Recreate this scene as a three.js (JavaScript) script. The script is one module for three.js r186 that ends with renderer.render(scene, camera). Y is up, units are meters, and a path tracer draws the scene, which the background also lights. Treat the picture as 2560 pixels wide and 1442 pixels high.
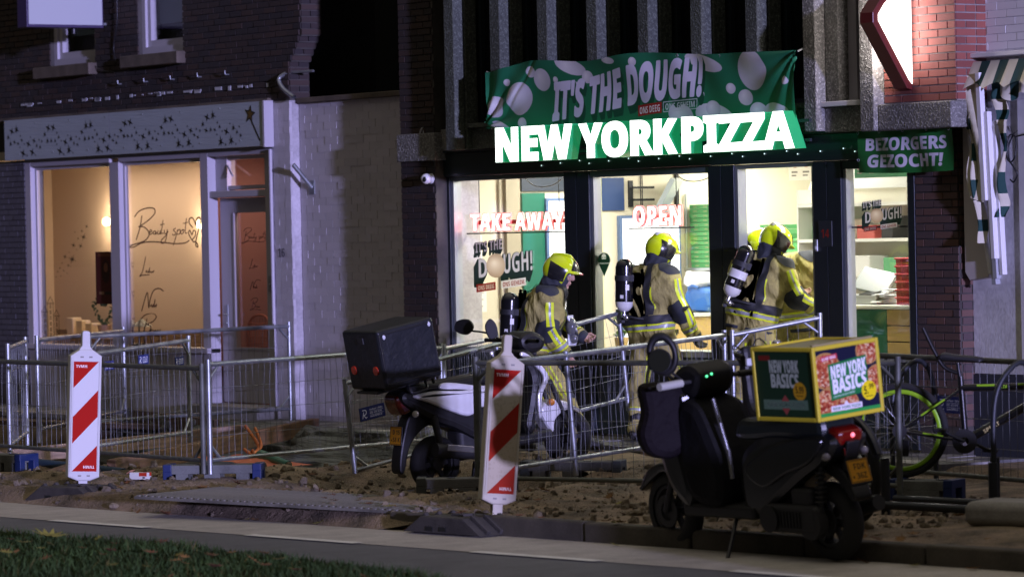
import * as THREE from 'three';
import { mergeGeometries, mergeVertices, toCreasedNormals } from 'three/addons/utils/BufferGeometryUtils.js';
import { RoundedBoxGeometry } from 'three/addons/geometries/RoundedBoxGeometry.js';
import { TextGeometry } from 'three/addons/geometries/TextGeometry.js';
import { FontLoader } from 'three/addons/loaders/FontLoader.js';

/* ---------------- camera, sky, sun, exposure ----------------
   metres; x runs along the shop fronts to the right, z comes out of the fronts to the street, y is up */
const scene = new THREE.Scene();
const camera = new THREE.PerspectiveCamera(8.678, 1024 / 576, 0.5, 400);
const PHI = THREE.MathUtils.degToRad(35.2), DIST = 35;
camera.position.set(Math.cos(PHI) * DIST, 1.92, Math.sin(PHI) * DIST);
camera.lookAt(0, 1.92 - DIST * (143 / 9500), 0);
camera.rotateZ(-0.021);
camera.focus = 31;
camera.userData.fStop = 2.8;

const skyData = new Float32Array(64 * 32 * 4);
for (let j = 0; j < 32; j++) {
  const el = ((j + 0.5) / 32 - 0.5) * Math.PI, up = Math.max(0, Math.sin(el));
  const L = 0.009 + 0.66 * up * up * up;
  for (let i = 0; i < 64; i++) skyData.set([L * 1.0, L * 0.9, L * 0.77, 1], (j * 64 + i) * 4);
}
const sky = new THREE.DataTexture(skyData, 64, 32, THREE.RGBAFormat, THREE.FloatType);
sky.mapping = THREE.EquirectangularReflectionMapping; sky.magFilter = THREE.LinearFilter; sky.needsUpdate = true;
scene.background = sky; scene.environment = sky;

const sun = new THREE.DirectionalLight(new THREE.Color(0.53, 0.5, 1.0), 4.1);
sun.position.set(0.98 * 40 + 2, 0.062 * 40 + 1, 0.18 * 40 + 2);
sun.target.position.set(2, 1, 2);
sun.castShadow = true; sun.shadow.radius = 2.6;
sun.shadow.mapSize.set(4096, 4096);
Object.assign(sun.shadow.camera, { left: -14, right: 14, top: 10, bottom: -10, near: 1, far: 90 });
scene.add(sun, sun.target);

const renderer = new THREE.WebGLRenderer({ antialias: true });
renderer.toneMapping = THREE.LinearToneMapping;
renderer.toneMappingExposure = 1.0;
renderer.shadowMap.enabled = true;

/* ---------------- helpers ---------------- */
function rng(seed) { let a = seed >>> 0; return () => { a = (a + 0x6d2b79f5) | 0; let t = Math.imul(a ^ (a >>> 15), 1 | a); t = (t + Math.imul(t ^ (t >>> 7), 61 | t)) ^ t; return ((t ^ (t >>> 14)) >>> 0) / 4294967296; }; }
const R = rng(77);
const V = (x, y, z) => new THREE.Vector3(x, y, z);
const lerp = (a, b, t) => a + (b - a) * t, clamp = (x, a = 0, b = 1) => Math.min(b, Math.max(a, x));
const sstep = (a, b, x) => { const t = clamp((x - a) / (b - a)); return t * t * (3 - 2 * t); };
const used = new Map();
function numbered(n) { const k = used.get(n) || 0; used.set(n, k + 1); return k ? n + '_' + String(k).padStart(3, '0') : n; }
function tag(o, label, category, group, kind) { if (label) o.userData.label = label; if (category) o.userData.category = category; if (group) o.userData.group = group; if (kind) o.userData.kind = kind; return o; }
function thing(name, label, category, pos = [0, 0, 0], turn = 0, group) {
  const g = new THREE.Group(); g.name = numbered(name); g.position.set(...pos); g.rotation.y = turn; scene.add(g);
  return tag(g, label, category, group);
}
function boxUV(g) {          // uv in metres, by the axis each face looks along
  if (g.index) g = g.toNonIndexed();
  const p = g.attributes.position, uv = new Float32Array(p.count * 2), a = V(), b = V(), c = V(), n = V();
  for (let i = 0; i < p.count; i += 3) {
    a.fromBufferAttribute(p, i); b.fromBufferAttribute(p, i + 1); c.fromBufferAttribute(p, i + 2);
    n.copy(b).sub(a).cross(c.clone().sub(a)); const ax = Math.abs(n.x), ay = Math.abs(n.y), az = Math.abs(n.z);
    [a, b, c].forEach((v, k) => { const o = (i + k) * 2; if (ax >= ay && ax >= az) { uv[o] = v.z; uv[o + 1] = v.y; } else if (ay >= az) { uv[o] = v.x; uv[o + 1] = v.z; } else { uv[o] = v.x; uv[o + 1] = v.y; } });
  }
  g.setAttribute('uv', new THREE.BufferAttribute(uv, 2)); return g;
}
function part(parent, name, geo, mat, label) {
  if (Array.isArray(geo)) geo = merge(geo);
  if (mat.userData.tile) geo = boxUV(geo);
  const m = new THREE.Mesh(geo, mat); m.castShadow = m.receiveShadow = true;
  m.name = parent === scene ? numbered(name) : name; parent.add(m); if (label) m.userData.label = label; return m;
}
function solo(name, label, category, geo, mat, group, kind) { return tag(part(scene, name, geo, mat), label, category, group, kind); }
function merge(list) {
  list = list.map((g) => { g = g.index ? g.toNonIndexed() : g.clone(); for (const k of Object.keys(g.attributes)) if (!['position', 'normal', 'uv', 'color'].includes(k)) g.deleteAttribute(k); if (!g.attributes.uv) g.setAttribute('uv', new THREE.BufferAttribute(new Float32Array(g.attributes.position.count * 2), 2)); return g; });
  if (list.some((g) => !g.attributes.color)) list.forEach((g) => g.deleteAttribute('color'));
  return mergeGeometries(list, false);
}
const bx = (w, h, d, x = 0, y = 0, z = 0) => new THREE.BoxGeometry(w, h, d).translate(x, y, z);
const bb = (x0, x1, y0, y1, z0, z1) => bx(x1 - x0, y1 - y0, z1 - z0, (x0 + x1) / 2, (y0 + y1) / 2, (z0 + z1) / 2);
const rb = (w, h, d, r, x = 0, y = 0, z = 0, s = 2) => new RoundedBoxGeometry(w, h, d, s, Math.min(r, w / 2.01, h / 2.01, d / 2.01)).translate(x, y, z);
const rbb = (x0, x1, y0, y1, z0, z1, r = 0.006) => rb(x1 - x0, y1 - y0, z1 - z0, r, (x0 + x1) / 2, (y0 + y1) / 2, (z0 + z1) / 2);
const xf = (g, fn) => { const m = new THREE.Object3D(); fn(m); m.updateMatrix(); return g.applyMatrix4(m.matrix); };
const turned = (g, rx = 0, ry = 0, rz = 0, x = 0, y = 0, z = 0) => xf(g, (m) => { m.rotation.set(rx, ry, rz); m.position.set(x, y, z); });
function rod(a, b, r, r2 = r, seg = 8) {
  const A = a.isVector3 ? a : V(...a), B = b.isVector3 ? b : V(...b), d = B.clone().sub(A), g = new THREE.CylinderGeometry(r2, r, d.length(), seg);
  g.translate(0, d.length() / 2, 0); g.applyQuaternion(new THREE.Quaternion().setFromUnitVectors(V(0, 1, 0), d.normalize())); return g.translate(A.x, A.y, A.z);
}
function tube(pts, r, seg = 24, rad = 6, closed = false) { return new THREE.TubeGeometry(new THREE.CatmullRomCurve3(pts.map((p) => (p.isVector3 ? p : V(...p))), closed, 'catmullrom', 0.5), seg, r, rad, closed); }
const ball = (r, x, y, z, sx = 1, sy = 1, sz = 1, seg = 14) => new THREE.SphereGeometry(r, seg, Math.max(6, seg - 4)).scale(sx, sy, sz).translate(x, y, z);
function prism(pts, z0, z1, bevel = 0) {   // outline in x,y pushed from z0 to z1
  const s = new THREE.Shape(pts.map(([x, y]) => new THREE.Vector2(x, y)));
  return new THREE.ExtrudeGeometry(s, { depth: z1 - z0 - 2 * bevel, bevelEnabled: bevel > 0, bevelThickness: bevel, bevelSize: bevel, bevelOffset: -bevel, bevelSegments: 2, curveSegments: 10 }).translate(0, 0, z0 + bevel);
}
function smoothPrism(pts, z0, z1, bevel = 0.01, n = 60) {
  const c = new THREE.CatmullRomCurve3(pts.map(([x, y]) => V(x, y, 0)), true, 'centripetal');
  return prism(c.getPoints(n).slice(0, -1).map((p) => [p.x, p.y]), z0, z1, bevel);
}
const lathe = (pts, seg = 24) => new THREE.LatheGeometry(pts.map(([r, y]) => new THREE.Vector2(Math.max(r, 0.0001), y)), seg);
/* tiling value noise */
function tileNoise(seed, per) {
  const r = rng(seed), g = Array.from({ length: per * per }, () => r());
  return (u, v) => { const x = u * per, y = v * per, xi = Math.floor(x), yi = Math.floor(y), f = x - xi, h = y - yi, s = f * f * (3 - 2 * f), t = h * h * (3 - 2 * h), G = (a, b) => g[(((b % per) + per) % per) * per + (((a % per) + per) % per)]; return lerp(lerp(G(xi, yi), G(xi + 1, yi), s), lerp(G(xi, yi + 1), G(xi + 1, yi + 1), s), t); };
}
function dataTex(n, fn, srgb) {   // fn(u, v) -> [r, g, b] 0..1
  const d = new Uint8Array(n * n * 4);
  for (let j = 0; j < n; j++) for (let i = 0; i < n; i++) { const c = fn((i + 0.5) / n, (j + 0.5) / n); const o = (j * n + i) * 4; for (let k = 0; k < 3; k++) d[o + k] = clamp(Array.isArray(c) ? c[k] : c) * 255; d[o + 3] = 255; }
  const t = new THREE.DataTexture(d, n, n); t.wrapS = t.wrapT = THREE.RepeatWrapping; t.magFilter = THREE.LinearFilter; t.minFilter = THREE.LinearMipmapLinearFilter; t.generateMipmaps = true; if (srgb) t.colorSpace = THREE.SRGBColorSpace; t.needsUpdate = true; return t;
}
const N4 = tileNoise(1, 4), N8 = tileNoise(2, 8), N16 = tileNoise(3, 16), N32 = tileNoise(4, 32), N64 = tileNoise(5, 64), N128 = tileNoise(6, 128), N200 = tileNoise(7, 200);
const fbm = (u, v) => 0.4 * N4(u, v) + 0.25 * N8(u, v) + 0.16 * N16(u, v) + 0.1 * N32(u, v) + 0.06 * N64(u, v) + 0.03 * N128(u, v);
const rough3 = (u, v) => 0.3 * N16(u, v) + 0.3 * N64(u, v) + 0.4 * N128(u, v);
const texFbm = dataTex(256, (u, v) => clamp(0.5 + (fbm(u, v) - 0.5) * 2.2));
const texGrain = dataTex(256, (u, v) => rough3(u, v));
const texMott = dataTex(512, (u, v) => { const f = clamp(0.78 + (fbm(u, v) - 0.5) * 0.9 + (N128(u, v) - 0.5) * 0.14); return [f, f, f]; });
const texSpeck = dataTex(512, (u, v) => { const a = N200(u, v), b = N128(u + 0.37, v + 0.11); const f = 0.42 + (a > 0.62 ? 0.5 * b : 0) + (b - 0.5) * 0.25 + (fbm(u, v) - 0.5) * 0.3; return [f, f * 0.99, f * 0.95]; });
const texSand = dataTex(512, (u, v) => { const f = fbm(u, v), k = N128(u, v), q = clamp(0.52 + (f - 0.5) * 1.3 + (k - 0.5) * 0.22); return [q, q * (0.86 - 0.06 * N8(u, v)), q * 0.66]; });
const texRoad = dataTex(512, (u, v) => { const q = 0.7 + (fbm(u, v) - 0.5) * 0.5 + (N200(u, v) - 0.5) * 0.22; return [q, q, q]; });
const texWood = dataTex(256, (u, v) => { const g = Math.sin((v + 0.03 * N4(u, v)) * 60 + 6 * N8(u * 0.25, v)), q = 0.72 + 0.12 * g + 0.25 * (N64(u * 0.1, v) - 0.5) + 0.3 * (N4(u, v) - 0.5); return [q, q * 0.93, q * 0.85]; });
const texWrinkle = dataTex(256, (u, v) => { const a = N4(u + 0.06 * N8(v, u), v + 0.08 * N8(u, v)), b = N8(u + 0.04 * N16(v, u), v), c = N32(u, v); return clamp(0.55 * (1 - Math.abs(2 * a - 1)) + 0.32 * (1 - Math.abs(2 * b - 1)) + 0.13 * c); });
const rep = (t, s) => { const c = t.clone(); c.repeat.set(s, s); c.needsUpdate = true; return c; };
function mat(r, g, b, rough = 0.7, metal = 0, extra = {}) {
  const { tile, ...rest } = extra;
  const m = new THREE.MeshPhysicalMaterial({ color: new THREE.Color().setRGB(r, g, b), roughness: rough, metalness: metal, ...rest });
  if (tile) m.userData.tile = tile; return m;
}
const tiled = (r, g, b, rough, map, s, bump, bs, extra = {}) => mat(r, g, b, rough, extra.metal || 0, { tile: 1, ...(map ? { map: rep(map, s) } : {}), ...(bump ? { bumpMap: rep(bump, extra.bscale || s), bumpScale: bs } : {}), ...(extra.x || {}) });
const glow = (r, g, b, k) => new THREE.MeshStandardMaterial({ color: new THREE.Color().setRGB(0.6, 0.6, 0.6), emissive: new THREE.Color().setRGB(r, g, b), emissiveIntensity: k, roughness: 0.5 });
function canvasTex(w, h, draw) {
  const c = document.createElement('canvas'); c.width = w; c.height = h; const x = c.getContext('2d'); draw(x, w, h);
  const t = new THREE.CanvasTexture(c); t.colorSpace = THREE.SRGBColorSpace; t.anisotropy = 8; return t;
}
/* lettering squeezed, slanted, risen: fits text into a box */
function fitText(x, text, cx, cy, w, h, { skew = 0, rise = 0, font = 'sans-serif', weight = 'bold', fill = '#fff', stroke, sw = 0, shadow } = {}) {
  x.save(); x.translate(cx, cy); x.transform(1, rise, skew, 1, 0, 0);
  x.font = `${weight} 100px ${font}`; x.textAlign = 'center'; x.textBaseline = 'alphabetic';
  const m = x.measureText(text), tw = m.width, th = 73; x.scale(w / tw, h / th); x.lineJoin = 'round';
  if (shadow) { x.fillStyle = shadow.color; x.strokeStyle = shadow.color; x.lineWidth = shadow.sw || 6; for (let k = 6; k >= 1; k--) { x.strokeText(text, (shadow.dx * k) / 6, th / 2 + (shadow.dy * k) / 6); x.fillText(text, (shadow.dx * k) / 6, th / 2 + (shadow.dy * k) / 6); } }
  if (stroke) { x.strokeStyle = stroke; x.lineWidth = sw; x.strokeText(text, 0, th / 2); }
  x.fillStyle = fill; x.fillText(text, 0, th / 2); x.restore();
}
const decal = (t, extra = {}) => new THREE.MeshStandardMaterial({ map: t, transparent: true, roughness: 0.6, side: THREE.DoubleSide, ...extra });
const printed = (t, rough = 0.5, extra = {}) => new THREE.MeshStandardMaterial({ map: t, roughness: rough, ...extra });
function sheet(x0, x1, y0, y1, z, d = 0.001) { return new THREE.PlaneGeometry(x1 - x0, y1 - y0).translate((x0 + x1) / 2, (y0 + y1) / 2, z); }
/* a wall of single bricks: the mortar bed behind, bricks proud of it; `keep` bricks become parts, the rest one joined part */
const unitBox = new THREE.BoxGeometry(1, 1, 1);
function brickwork(parent, o) {
  const { x0, x1, y0, y1, z, course = 0.062, len = 0.22, joint = 0.011, jointY = joint, deep = 0.03, proud = 0.007, holes = [], mats, tints, restMat, keep = 300, seed = 5, edge } = o;
  const r = rng(seed), list = [];
  for (let k = 0, y = y0; y + course * 0.6 <= y1; k++, y += course) {
    const e1 = edge ? edge(y) : x1, off = (k % 2 ? len / 2 : 0) + (k % 4 > 1 ? len * 0.06 : 0);
    for (let x = x0 - off; x < e1; x += len) {
      let a = Math.max(x, x0) + joint / 2, b = Math.min(x + len, e1) - joint / 2; if (b - a < 0.025) continue;
      const t = y + jointY / 2, u = Math.min(y + course, y1) - jointY / 2;
      for (const h of holes) if (u > h[2] && t < h[3]) { if (a < h[0] && b > h[0]) b = h[0] - 0.002; else if (b > h[1] && a < h[1]) a = h[1] + 0.002; else if (a >= h[0] && b <= h[1]) { a = b; } }
      if (b - a < 0.02) continue;
      list.push({ a, b, t, u, p: proud + (r() - 0.5) * 0.005, q: r(), v: r() });
    }
  }
  const vis = o.rank || ((i) => -i.a); list.sort((i, j) => vis(i) - vis(j));
  const rest = [];
  list.forEach((i, n) => {
    const w = i.b - i.a, h = i.u - i.t, cx = (i.a + i.b) / 2, cy = (i.t + i.u) / 2, cz = z + i.p - deep / 2;
    if (n < keep) { const m = part(parent, 'brick', unitBox, mats[Math.floor(i.q * mats.length)]); m.scale.set(w, h, deep); m.position.set(cx, cy, cz); }
    else { const g = bx(w, h, deep, cx, cy, cz), c = mats[Math.floor(i.q * mats.length)].color, col = new Float32Array(24 * 3); for (let k = 0; k < 24; k++) col.set([c.r, c.g, c.b], k * 3); g.setAttribute('color', new THREE.BufferAttribute(col, 3)); rest.push(g); }
  });
  if (rest.length) { const m = part(parent, 'brickwork', rest, restMat || mat(1, 1, 1, 0.85, 0, { vertexColors: true })); m.userData.kind = 'stuff'; }
}
/* ---------------- ground, road, kerb, grass ---------------- */
const mSand = tiled(0.36, 0.33, 0.27, 0.95, texSand, 0.8, texGrain, 0.02, { bscale: 1.6 });
const mDirt = tiled(0.12, 0.11, 0.095, 0.95, texSand, 1.1, texGrain, 0.014, { bscale: 2 });
const mAsphalt = tiled(0.15, 0.155, 0.165, 0.75, texRoad, 1.1, texGrain, 0.004, { bscale: 3 });
const mLane = tiled(0.6, 0.565, 0.51, 0.85, texRoad, 0.9, texGrain, 0.003, { bscale: 3 });
const mPaint = tiled(1.0, 1.0, 0.96, 0.7, texRoad, 1.3);
const mConcrete = tiled(0.30, 0.29, 0.27, 0.85, texMott, 0.7, texGrain, 0.003, { bscale: 2 });
const mDarkConc = tiled(0.13, 0.13, 0.125, 0.85, texMott, 0.7, texGrain, 0.003, { bscale: 2 });
const mKerb = tiled(0.085, 0.075, 0.058, 0.9, texMott, 0.9, texGrain, 0.003, { bscale: 2 });

solo('ground', 'dark ground running out beyond the street', null, new THREE.PlaneGeometry(600, 600).rotateX(-Math.PI / 2).translate(0, -0.75, 0), mDirt, null, 'structure');
const kerbZ = (x) => 6.44 - 0.115 * x;
const lump = (x, z) => (fbm(x * 0.11 + 0.3, z * 0.11 + 0.7) - 0.5) * 0.5 + (N16(x * 0.13, z * 0.13) - 0.5) * 0.12 + (N32(x * 0.14, z * 0.14) - 0.5) * 0.06;
function groundY(x, z) {
  const nearFront = 1 - sstep(0.75, 1.0, z);
  const trench = sstep(0.95, 1.25, z) * (1 - sstep(3.7, 4.4, z)) * (1 - sstep(0.6, 2.1, x));
  const dip = Math.exp(-((x - 3.6) ** 2 / 0.7 + (z - 3.5) ** 2 / 0.5));
  const kerbSide = sstep(kerbZ(x) - 0.7, kerbZ(x) - 0.25, z);
  let y = 0.55 * lump(x, z) * (1 - 0.85 * kerbSide) * (1 - nearFront) * (x > 7.5 ? 0.4 : 1) - 0.42 * trench - 0.15 * dip;
  y = lerp(y, 0.06, nearFront) - 0.02 * kerbSide;
  { const q = sstep(1.0, 0.45, Math.hypot(x - 3.25, z - 1.85)); y = lerp(y, 0.085, q); }
  const d = Math.hypot((x - 4.1) / 1.5, (z - 3.7) / 1.2);
  if (d < 1) y = lerp(-0.13, y, sstep(0.6, 1, d));
  return y;
}
const soilEdge = (x) => kerbZ(x) - 0.05 + (1 - sstep(6.4, 7.3, x)) * (0.14 + 0.1 * (N16(x * 0.07, 0.3) - 0.5));
const soilY = (x, z) => { const zE = soilEdge(x), e = sstep(zE - 0.22, zE, z) * (1 - sstep(6.4, 7.3, x)); return lerp(groundY(x, z), -0.135, e); };
{
  const nx = 420, nz = 130, X0 = -12, X1 = 15, pos = [], idx = [], uv = [];
  for (let j = 0; j <= nz; j++) for (let i = 0; i <= nx; i++) {
    const x = lerp(X0, X1, i / nx), z = lerp(-0.2, soilEdge(x), j / nz); pos.push(x, soilY(x, z), z); uv.push(x, z);
  }
  for (let j = 0; j < nz; j++) for (let i = 0; i < nx; i++) { const a = j * (nx + 1) + i, b = a + nx + 1; idx.push(a, b, a + 1, b, b + 1, a + 1); }
  const g = new THREE.BufferGeometry(); g.setAttribute('position', new THREE.Float32BufferAttribute(pos, 3)); g.setAttribute('uv', new THREE.Float32BufferAttribute(uv, 2)); g.setIndex(idx); g.computeVertexNormals();
  const m = mSand.clone(); m.userData = {}; const s = new THREE.Mesh(g, m); s.name = 'pavement'; s.receiveShadow = s.castShadow = true; scene.add(s); tag(s, 'broken up sandy pavement dug open in front of the shops', null, null, 'structure');
}
const roadTurn = Math.atan(0.115), roadO = [8, 0, kerbZ(8)];
const onRoad = (u, w, y = -0.12) => [roadO[0] + Math.cos(roadTurn) * u + Math.sin(roadTurn) * w, y, roadO[2] - Math.sin(roadTurn) * u + Math.cos(roadTurn) * w];
{
  const road = new THREE.Group(); road.name = 'road'; road.position.set(...roadO); road.rotation.y = roadTurn; scene.add(road); tag(road, 'street with a pale lane strip beside dark asphalt', null, null, 'structure');
  const pl = (w, d, x, y, z) => new THREE.PlaneGeometry(w, d, 1, 1).rotateX(-Math.PI / 2).translate(x, y, z);
  part(road, 'asphalt', pl(60, 14, 0, -0.13, 7.0), mAsphalt);
  part(road, 'lane_strip', pl(60, 0.95, 0, -0.126, 0.47), mLane);
  for (let k = -6; k < 6; k++) part(road, 'lane_mark', pl(1.18, 0.1, 1.08 + k * 2.345, -0.121, 0.95), mPaint);
  const kerb = new THREE.Group(); kerb.name = 'kerb'; kerb.position.set(...roadO); kerb.rotation.y = roadTurn; scene.add(kerb); tag(kerb, 'row of worn concrete kerb stones along the street', null, null, 'structure');
  const ks = rb(0.985, 0.3, 0.13, 0.018), r = rng(12);
  for (let k = -1; k < 9; k++) { const m = part(kerb, 'kerb_stone', ks, mKerb); m.position.set(k, -0.155 + (r() - 0.5) * 0.02, -0.065 + (r() - 0.5) * 0.015); m.rotation.x = (r() - 0.5) * 0.05; }
}
/* paving along the fronts */
{
  const p = new THREE.Group(); p.name = 'front_path'; scene.add(p); tag(p, 'strip of concrete paving tiles left along the shop fronts', null, null, 'structure');
  const g = bx(0.295, 0.05, 0.295), r = rng(3);
  for (let i = -33; i < 23; i++) for (let j = 0; j < 3; j++) { const m = part(p, 'paving_tile', g, r() < 0.5 ? mDarkConc : mConcrete); m.position.set(i * 0.3 + 0.15, 0.055 + (r() - 0.5) * 0.008, 0.16 + j * 0.3); m.rotation.x = (r() - 0.5) * 0.02; }
}
/* grass verge in the foreground: sod plus blades; its tip curves away at the right */
const verge = (u) => 2.42 + 0.1 * Math.max(0, -u - 1.5) + 0.13 * Math.max(0, u + 0.2) ** 1.35 + (u > 2.6 ? (u - 2.6) * 3 : 0);
const mGrass = mat(0.034, 0.068, 0.014, 0.85, 0, { side: THREE.DoubleSide });
{
  const sod = new THREE.PlaneGeometry(40, 12, 160, 60).rotateX(-Math.PI / 2), pp = sod.attributes.position, grassEdge = 0;
  for (let i = 0; i < pp.count; i++) { const u = pp.getX(i), w = pp.getZ(i) + 6; const q = w - verge(u); pp.setXYZ(i, u, q < 0 ? -0.3 : -0.14 + 0.07 * sstep(0, 0.3, q) + 0.03 * fbm(u * 0.2, w * 0.2), w); }
  sod.computeVertexNormals();
  const m = tiled(0.03, 0.04, 0.018, 0.95, texSand, 1); m.userData = {};
  const s = new THREE.Mesh(sod, m); s.name = 'grass_ground'; s.position.set(...roadO); s.rotation.y = roadTurn; s.receiveShadow = true; scene.add(s); tag(s, 'soil of the grass verge in the foreground', null, null, 'structure');
  const blade = new THREE.BufferGeometry();
  blade.setAttribute('position', new THREE.Float32BufferAttribute([-0.004, 0, 0, 0.004, 0, 0, -0.003, 0.5, 0.05, 0.003, 0.5, 0.05, 0, 1, 0.25], 3)); blade.setIndex([0, 1, 2, 1, 3, 2, 2, 3, 4]); blade.computeVertexNormals();
  const n = 60000, im = new THREE.InstancedMesh(blade, mGrass, n), o = new THREE.Object3D(), r = rng(9), c = new THREE.Color();
  for (let i = 0; i < n; i++) {
    const u = lerp(-7.5, 3.4, r()), w = verge(u) + 0.04 + 3.2 * Math.pow(r(), 1.4), [x, , z] = onRoad(u, w), h = 0.03 + 0.06 * r() * (0.5 + N16(u * 0.11, w * 0.11));
    o.position.set(x, -0.07, z); o.rotation.set((r() - 0.5) * 0.9, r() * 6.28, (r() - 0.5) * 0.9); o.scale.set(1 + r(), h, h * 1.6); o.updateMatrix(); im.setMatrixAt(i, o.matrix);
    const q = 0.55 + 0.9 * r() * N8(u * 0.2, w * 0.2) + 0.25; c.setRGB(q * (r() < 0.08 ? 2.2 : 1), q, q * 0.9); im.setColorAt(i, c);
  }
  im.name = 'grass'; im.receiveShadow = true; scene.add(im); tag(im, 'dark green grass verge along the bottom of the view', 'grass', null, 'stuff');
}
/* fallen leaves */
function leafGeo(s) {
  const sh = new THREE.Shape(); const k = 11; for (let i = 0; i <= k * 2; i++) { const a = (i / (k * 2)) * Math.PI * 2 - Math.PI / 2, q = (i % 2 ? 0.52 : 1) * (0.75 + 0.25 * Math.sin(a * 2.5) ** 2) * s; i ? sh.lineTo(Math.cos(a) * q, Math.sin(a) * q) : sh.moveTo(Math.cos(a) * q, Math.sin(a) * q); }
  const g = new THREE.ExtrudeGeometry(sh, { depth: 0.001, bevelEnabled: false }).rotateX(-Math.PI / 2), p = g.attributes.position; for (let i = 0; i < p.count; i++) p.setY(i, p.getY(i) + 0.35 * s * Math.pow(Math.hypot(p.getX(i), p.getZ(i)) / s, 2) * (p.getX(i) > 0 ? 1 : 0.5)); g.computeVertexNormals(); return g;
}
const mLeaf = [mat(0.22, 0.2, 0.035, 0.8), mat(0.26, 0.13, 0.035, 0.8), mat(0.16, 0.06, 0.02, 0.85), mat(0.12, 0.17, 0.03, 0.8)];
{
  const r = rng(21), lg = leafGeo(0.06);
  const spots = [[-3.55, 2.75, 0, 'yellow maple leaf curled up on the left of the grass'], [-3.25, 2.6, 3, 'green leaf standing up behind the yellow leaves in the grass'], [-3.05, 2.62, 0, 'pale yellow leaf in the middle of the leaf cluster in the grass'], [-2.75, 2.6, 1, 'orange leaf at the right of the leaf cluster in the grass'], [-2.62, 2.72, 0, 'greenish yellow leaf lying before the orange leaf in the grass'], [-3.0, 3.1, 1, 'brown leaf lying lower in the grass below the leaf cluster'], [-1.35, 2.95, 0, 'pale yellow leaf alone further right in the grass']];
  spots.forEach(([u, w, k, label]) => { const [x, , z] = onRoad(u, w); const m = solo('fallen_leaf', label, 'leaf', lg, mLeaf[k], 'fallen leaves in the grass'); m.position.set(x, 0.03, z); m.rotation.set(0.5 + (r() - 0.5), r() * 6, 0.5 * (r() - 0.5)); m.scale.setScalar(1.7 + r() * 0.6); });
  const small = leafGeo(0.035), n = 230, im = new THREE.InstancedMesh(small, mat(1, 1, 1, 0.85), n), o = new THREE.Object3D(), c = new THREE.Color();
  for (let i = 0; i < n; i++) {
    const f = r(); let x, y, z;
    if (f < 0.3) { const u = lerp(-6, 2.6, r()), w = verge(u) + 0.1 + 1.4 * r();[x, , z] = onRoad(u, w); y = -0.005; } else if (f < 0.62) { const u = lerp(-5, 5.5, r()), w = -0.16 * r() * r() * 8 + 0.1;[x, , z] = onRoad(u, w); y = w > 0 ? -0.118 : 0.012; if (w > 0) { z += 0.05 * r(); } } else { x = lerp(1, 11, r()); z = lerp(2.5, kerbZ(x) - 0.2, r()); y = groundY(x, z) + 0.01; }
    o.position.set(x, y, z); o.rotation.set((r() - 0.5) * 0.7, r() * 6.3, (r() - 0.5) * 0.7); o.scale.setScalar(0.7 + r() * 0.9); o.updateMatrix(); im.setMatrixAt(i, o.matrix); c.copy(mLeaf[Math.floor(r() * 3)].color).multiplyScalar(0.6 + 0.5 * r()); im.setColorAt(i, c);
  }
  im.name = 'leaf_litter'; scene.add(im); tag(im, 'small brown autumn leaves scattered on kerb, sand and grass', 'leaves', null, 'stuff');
}
/* rubble, clods and grit on the dug sand */
{
  const r = rng(31), rock = new THREE.IcosahedronGeometry(1, 1), p = rock.attributes.position; for (let i = 0; i < p.count; i++) { const k = 0.75 + 0.5 * N8(p.getX(i) * 0.3 + 0.5, p.getY(i) * 0.3 + p.getZ(i) * 0.2 + 0.5); p.setXYZ(i, p.getX(i) * k, p.getY(i) * k * 0.7, p.getZ(i) * k); } rock.computeVertexNormals();
  const n = 6500, im = new THREE.InstancedMesh(rock, mat(1, 1, 1, 0.95, 0, { bumpMap: texGrain, bumpScale: 0.01 }), n), o = new THREE.Object3D(), c = new THREE.Color();
  for (let i = 0; i < n; i++) {
    let x, z, s; const f = r();
    if (f < 0.12) { x = lerp(-5.5, 2.2, r()); z = lerp(0.95, 1.5, r()); s = 0.03 + 0.13 * r() * r(); }
    else { x = lerp(-2, 10.5, r()); z = lerp(2.2, kerbZ(x) - (x > 6.9 ? 0.2 : -0.05), r()); s = 0.005 + 0.035 * Math.pow(r(), 7); }
    o.position.set(x, soilY(x, z) + s * 0.2, z); o.rotation.set(r() * 6, r() * 6, r() * 6); o.scale.set(s * (0.8 + r() * 0.6), s, s * (0.8 + r() * 0.5)); o.updateMatrix(); im.setMatrixAt(i, o.matrix);
    const q = 0.4 + 0.8 * r(); f < 0.12 ? c.setRGB(0.14 * q, 0.145 * q, 0.13 * q) : c.setRGB(0.27 * q, 0.22 * q, 0.15 * q); im.setColorAt(i, c);
  }
  im.name = 'rubble'; im.castShadow = im.receiveShadow = true; scene.add(im); tag(im, 'grey rubble and clods in the trench and on the sand', 'rubble', null, 'stuff');
}
/* ---------------- left building: beauty shop ---------------- */
const mBrickDark = [mat(0.036, 0.024, 0.021, 0.85), mat(0.03, 0.021, 0.02, 0.88), mat(0.044, 0.027, 0.022, 0.85), mat(0.025, 0.02, 0.021, 0.9)];
const mMortarDark = tiled(0.075, 0.068, 0.06, 0.95, texMott, 1.2);
const mPlaster = tiled(0.54, 0.51, 0.54, 0.7, texMott, 0.5, texGrain, 0.002, { bscale: 2 });
const mPaintedBrick = [mat(0.5, 0.475, 0.505, 0.6, 0, { bumpMap: texGrain, bumpScale: 0.003 }), mat(0.48, 0.455, 0.485, 0.62, 0, { bumpMap: texGrain, bumpScale: 0.003 }), mat(0.52, 0.49, 0.525, 0.6, 0, { bumpMap: texGrain, bumpScale: 0.003 })];
const mFrame = mat(0.42, 0.4, 0.44, 0.45);
const mFrameDark = mat(0.2, 0.2, 0.24, 0.5);
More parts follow.
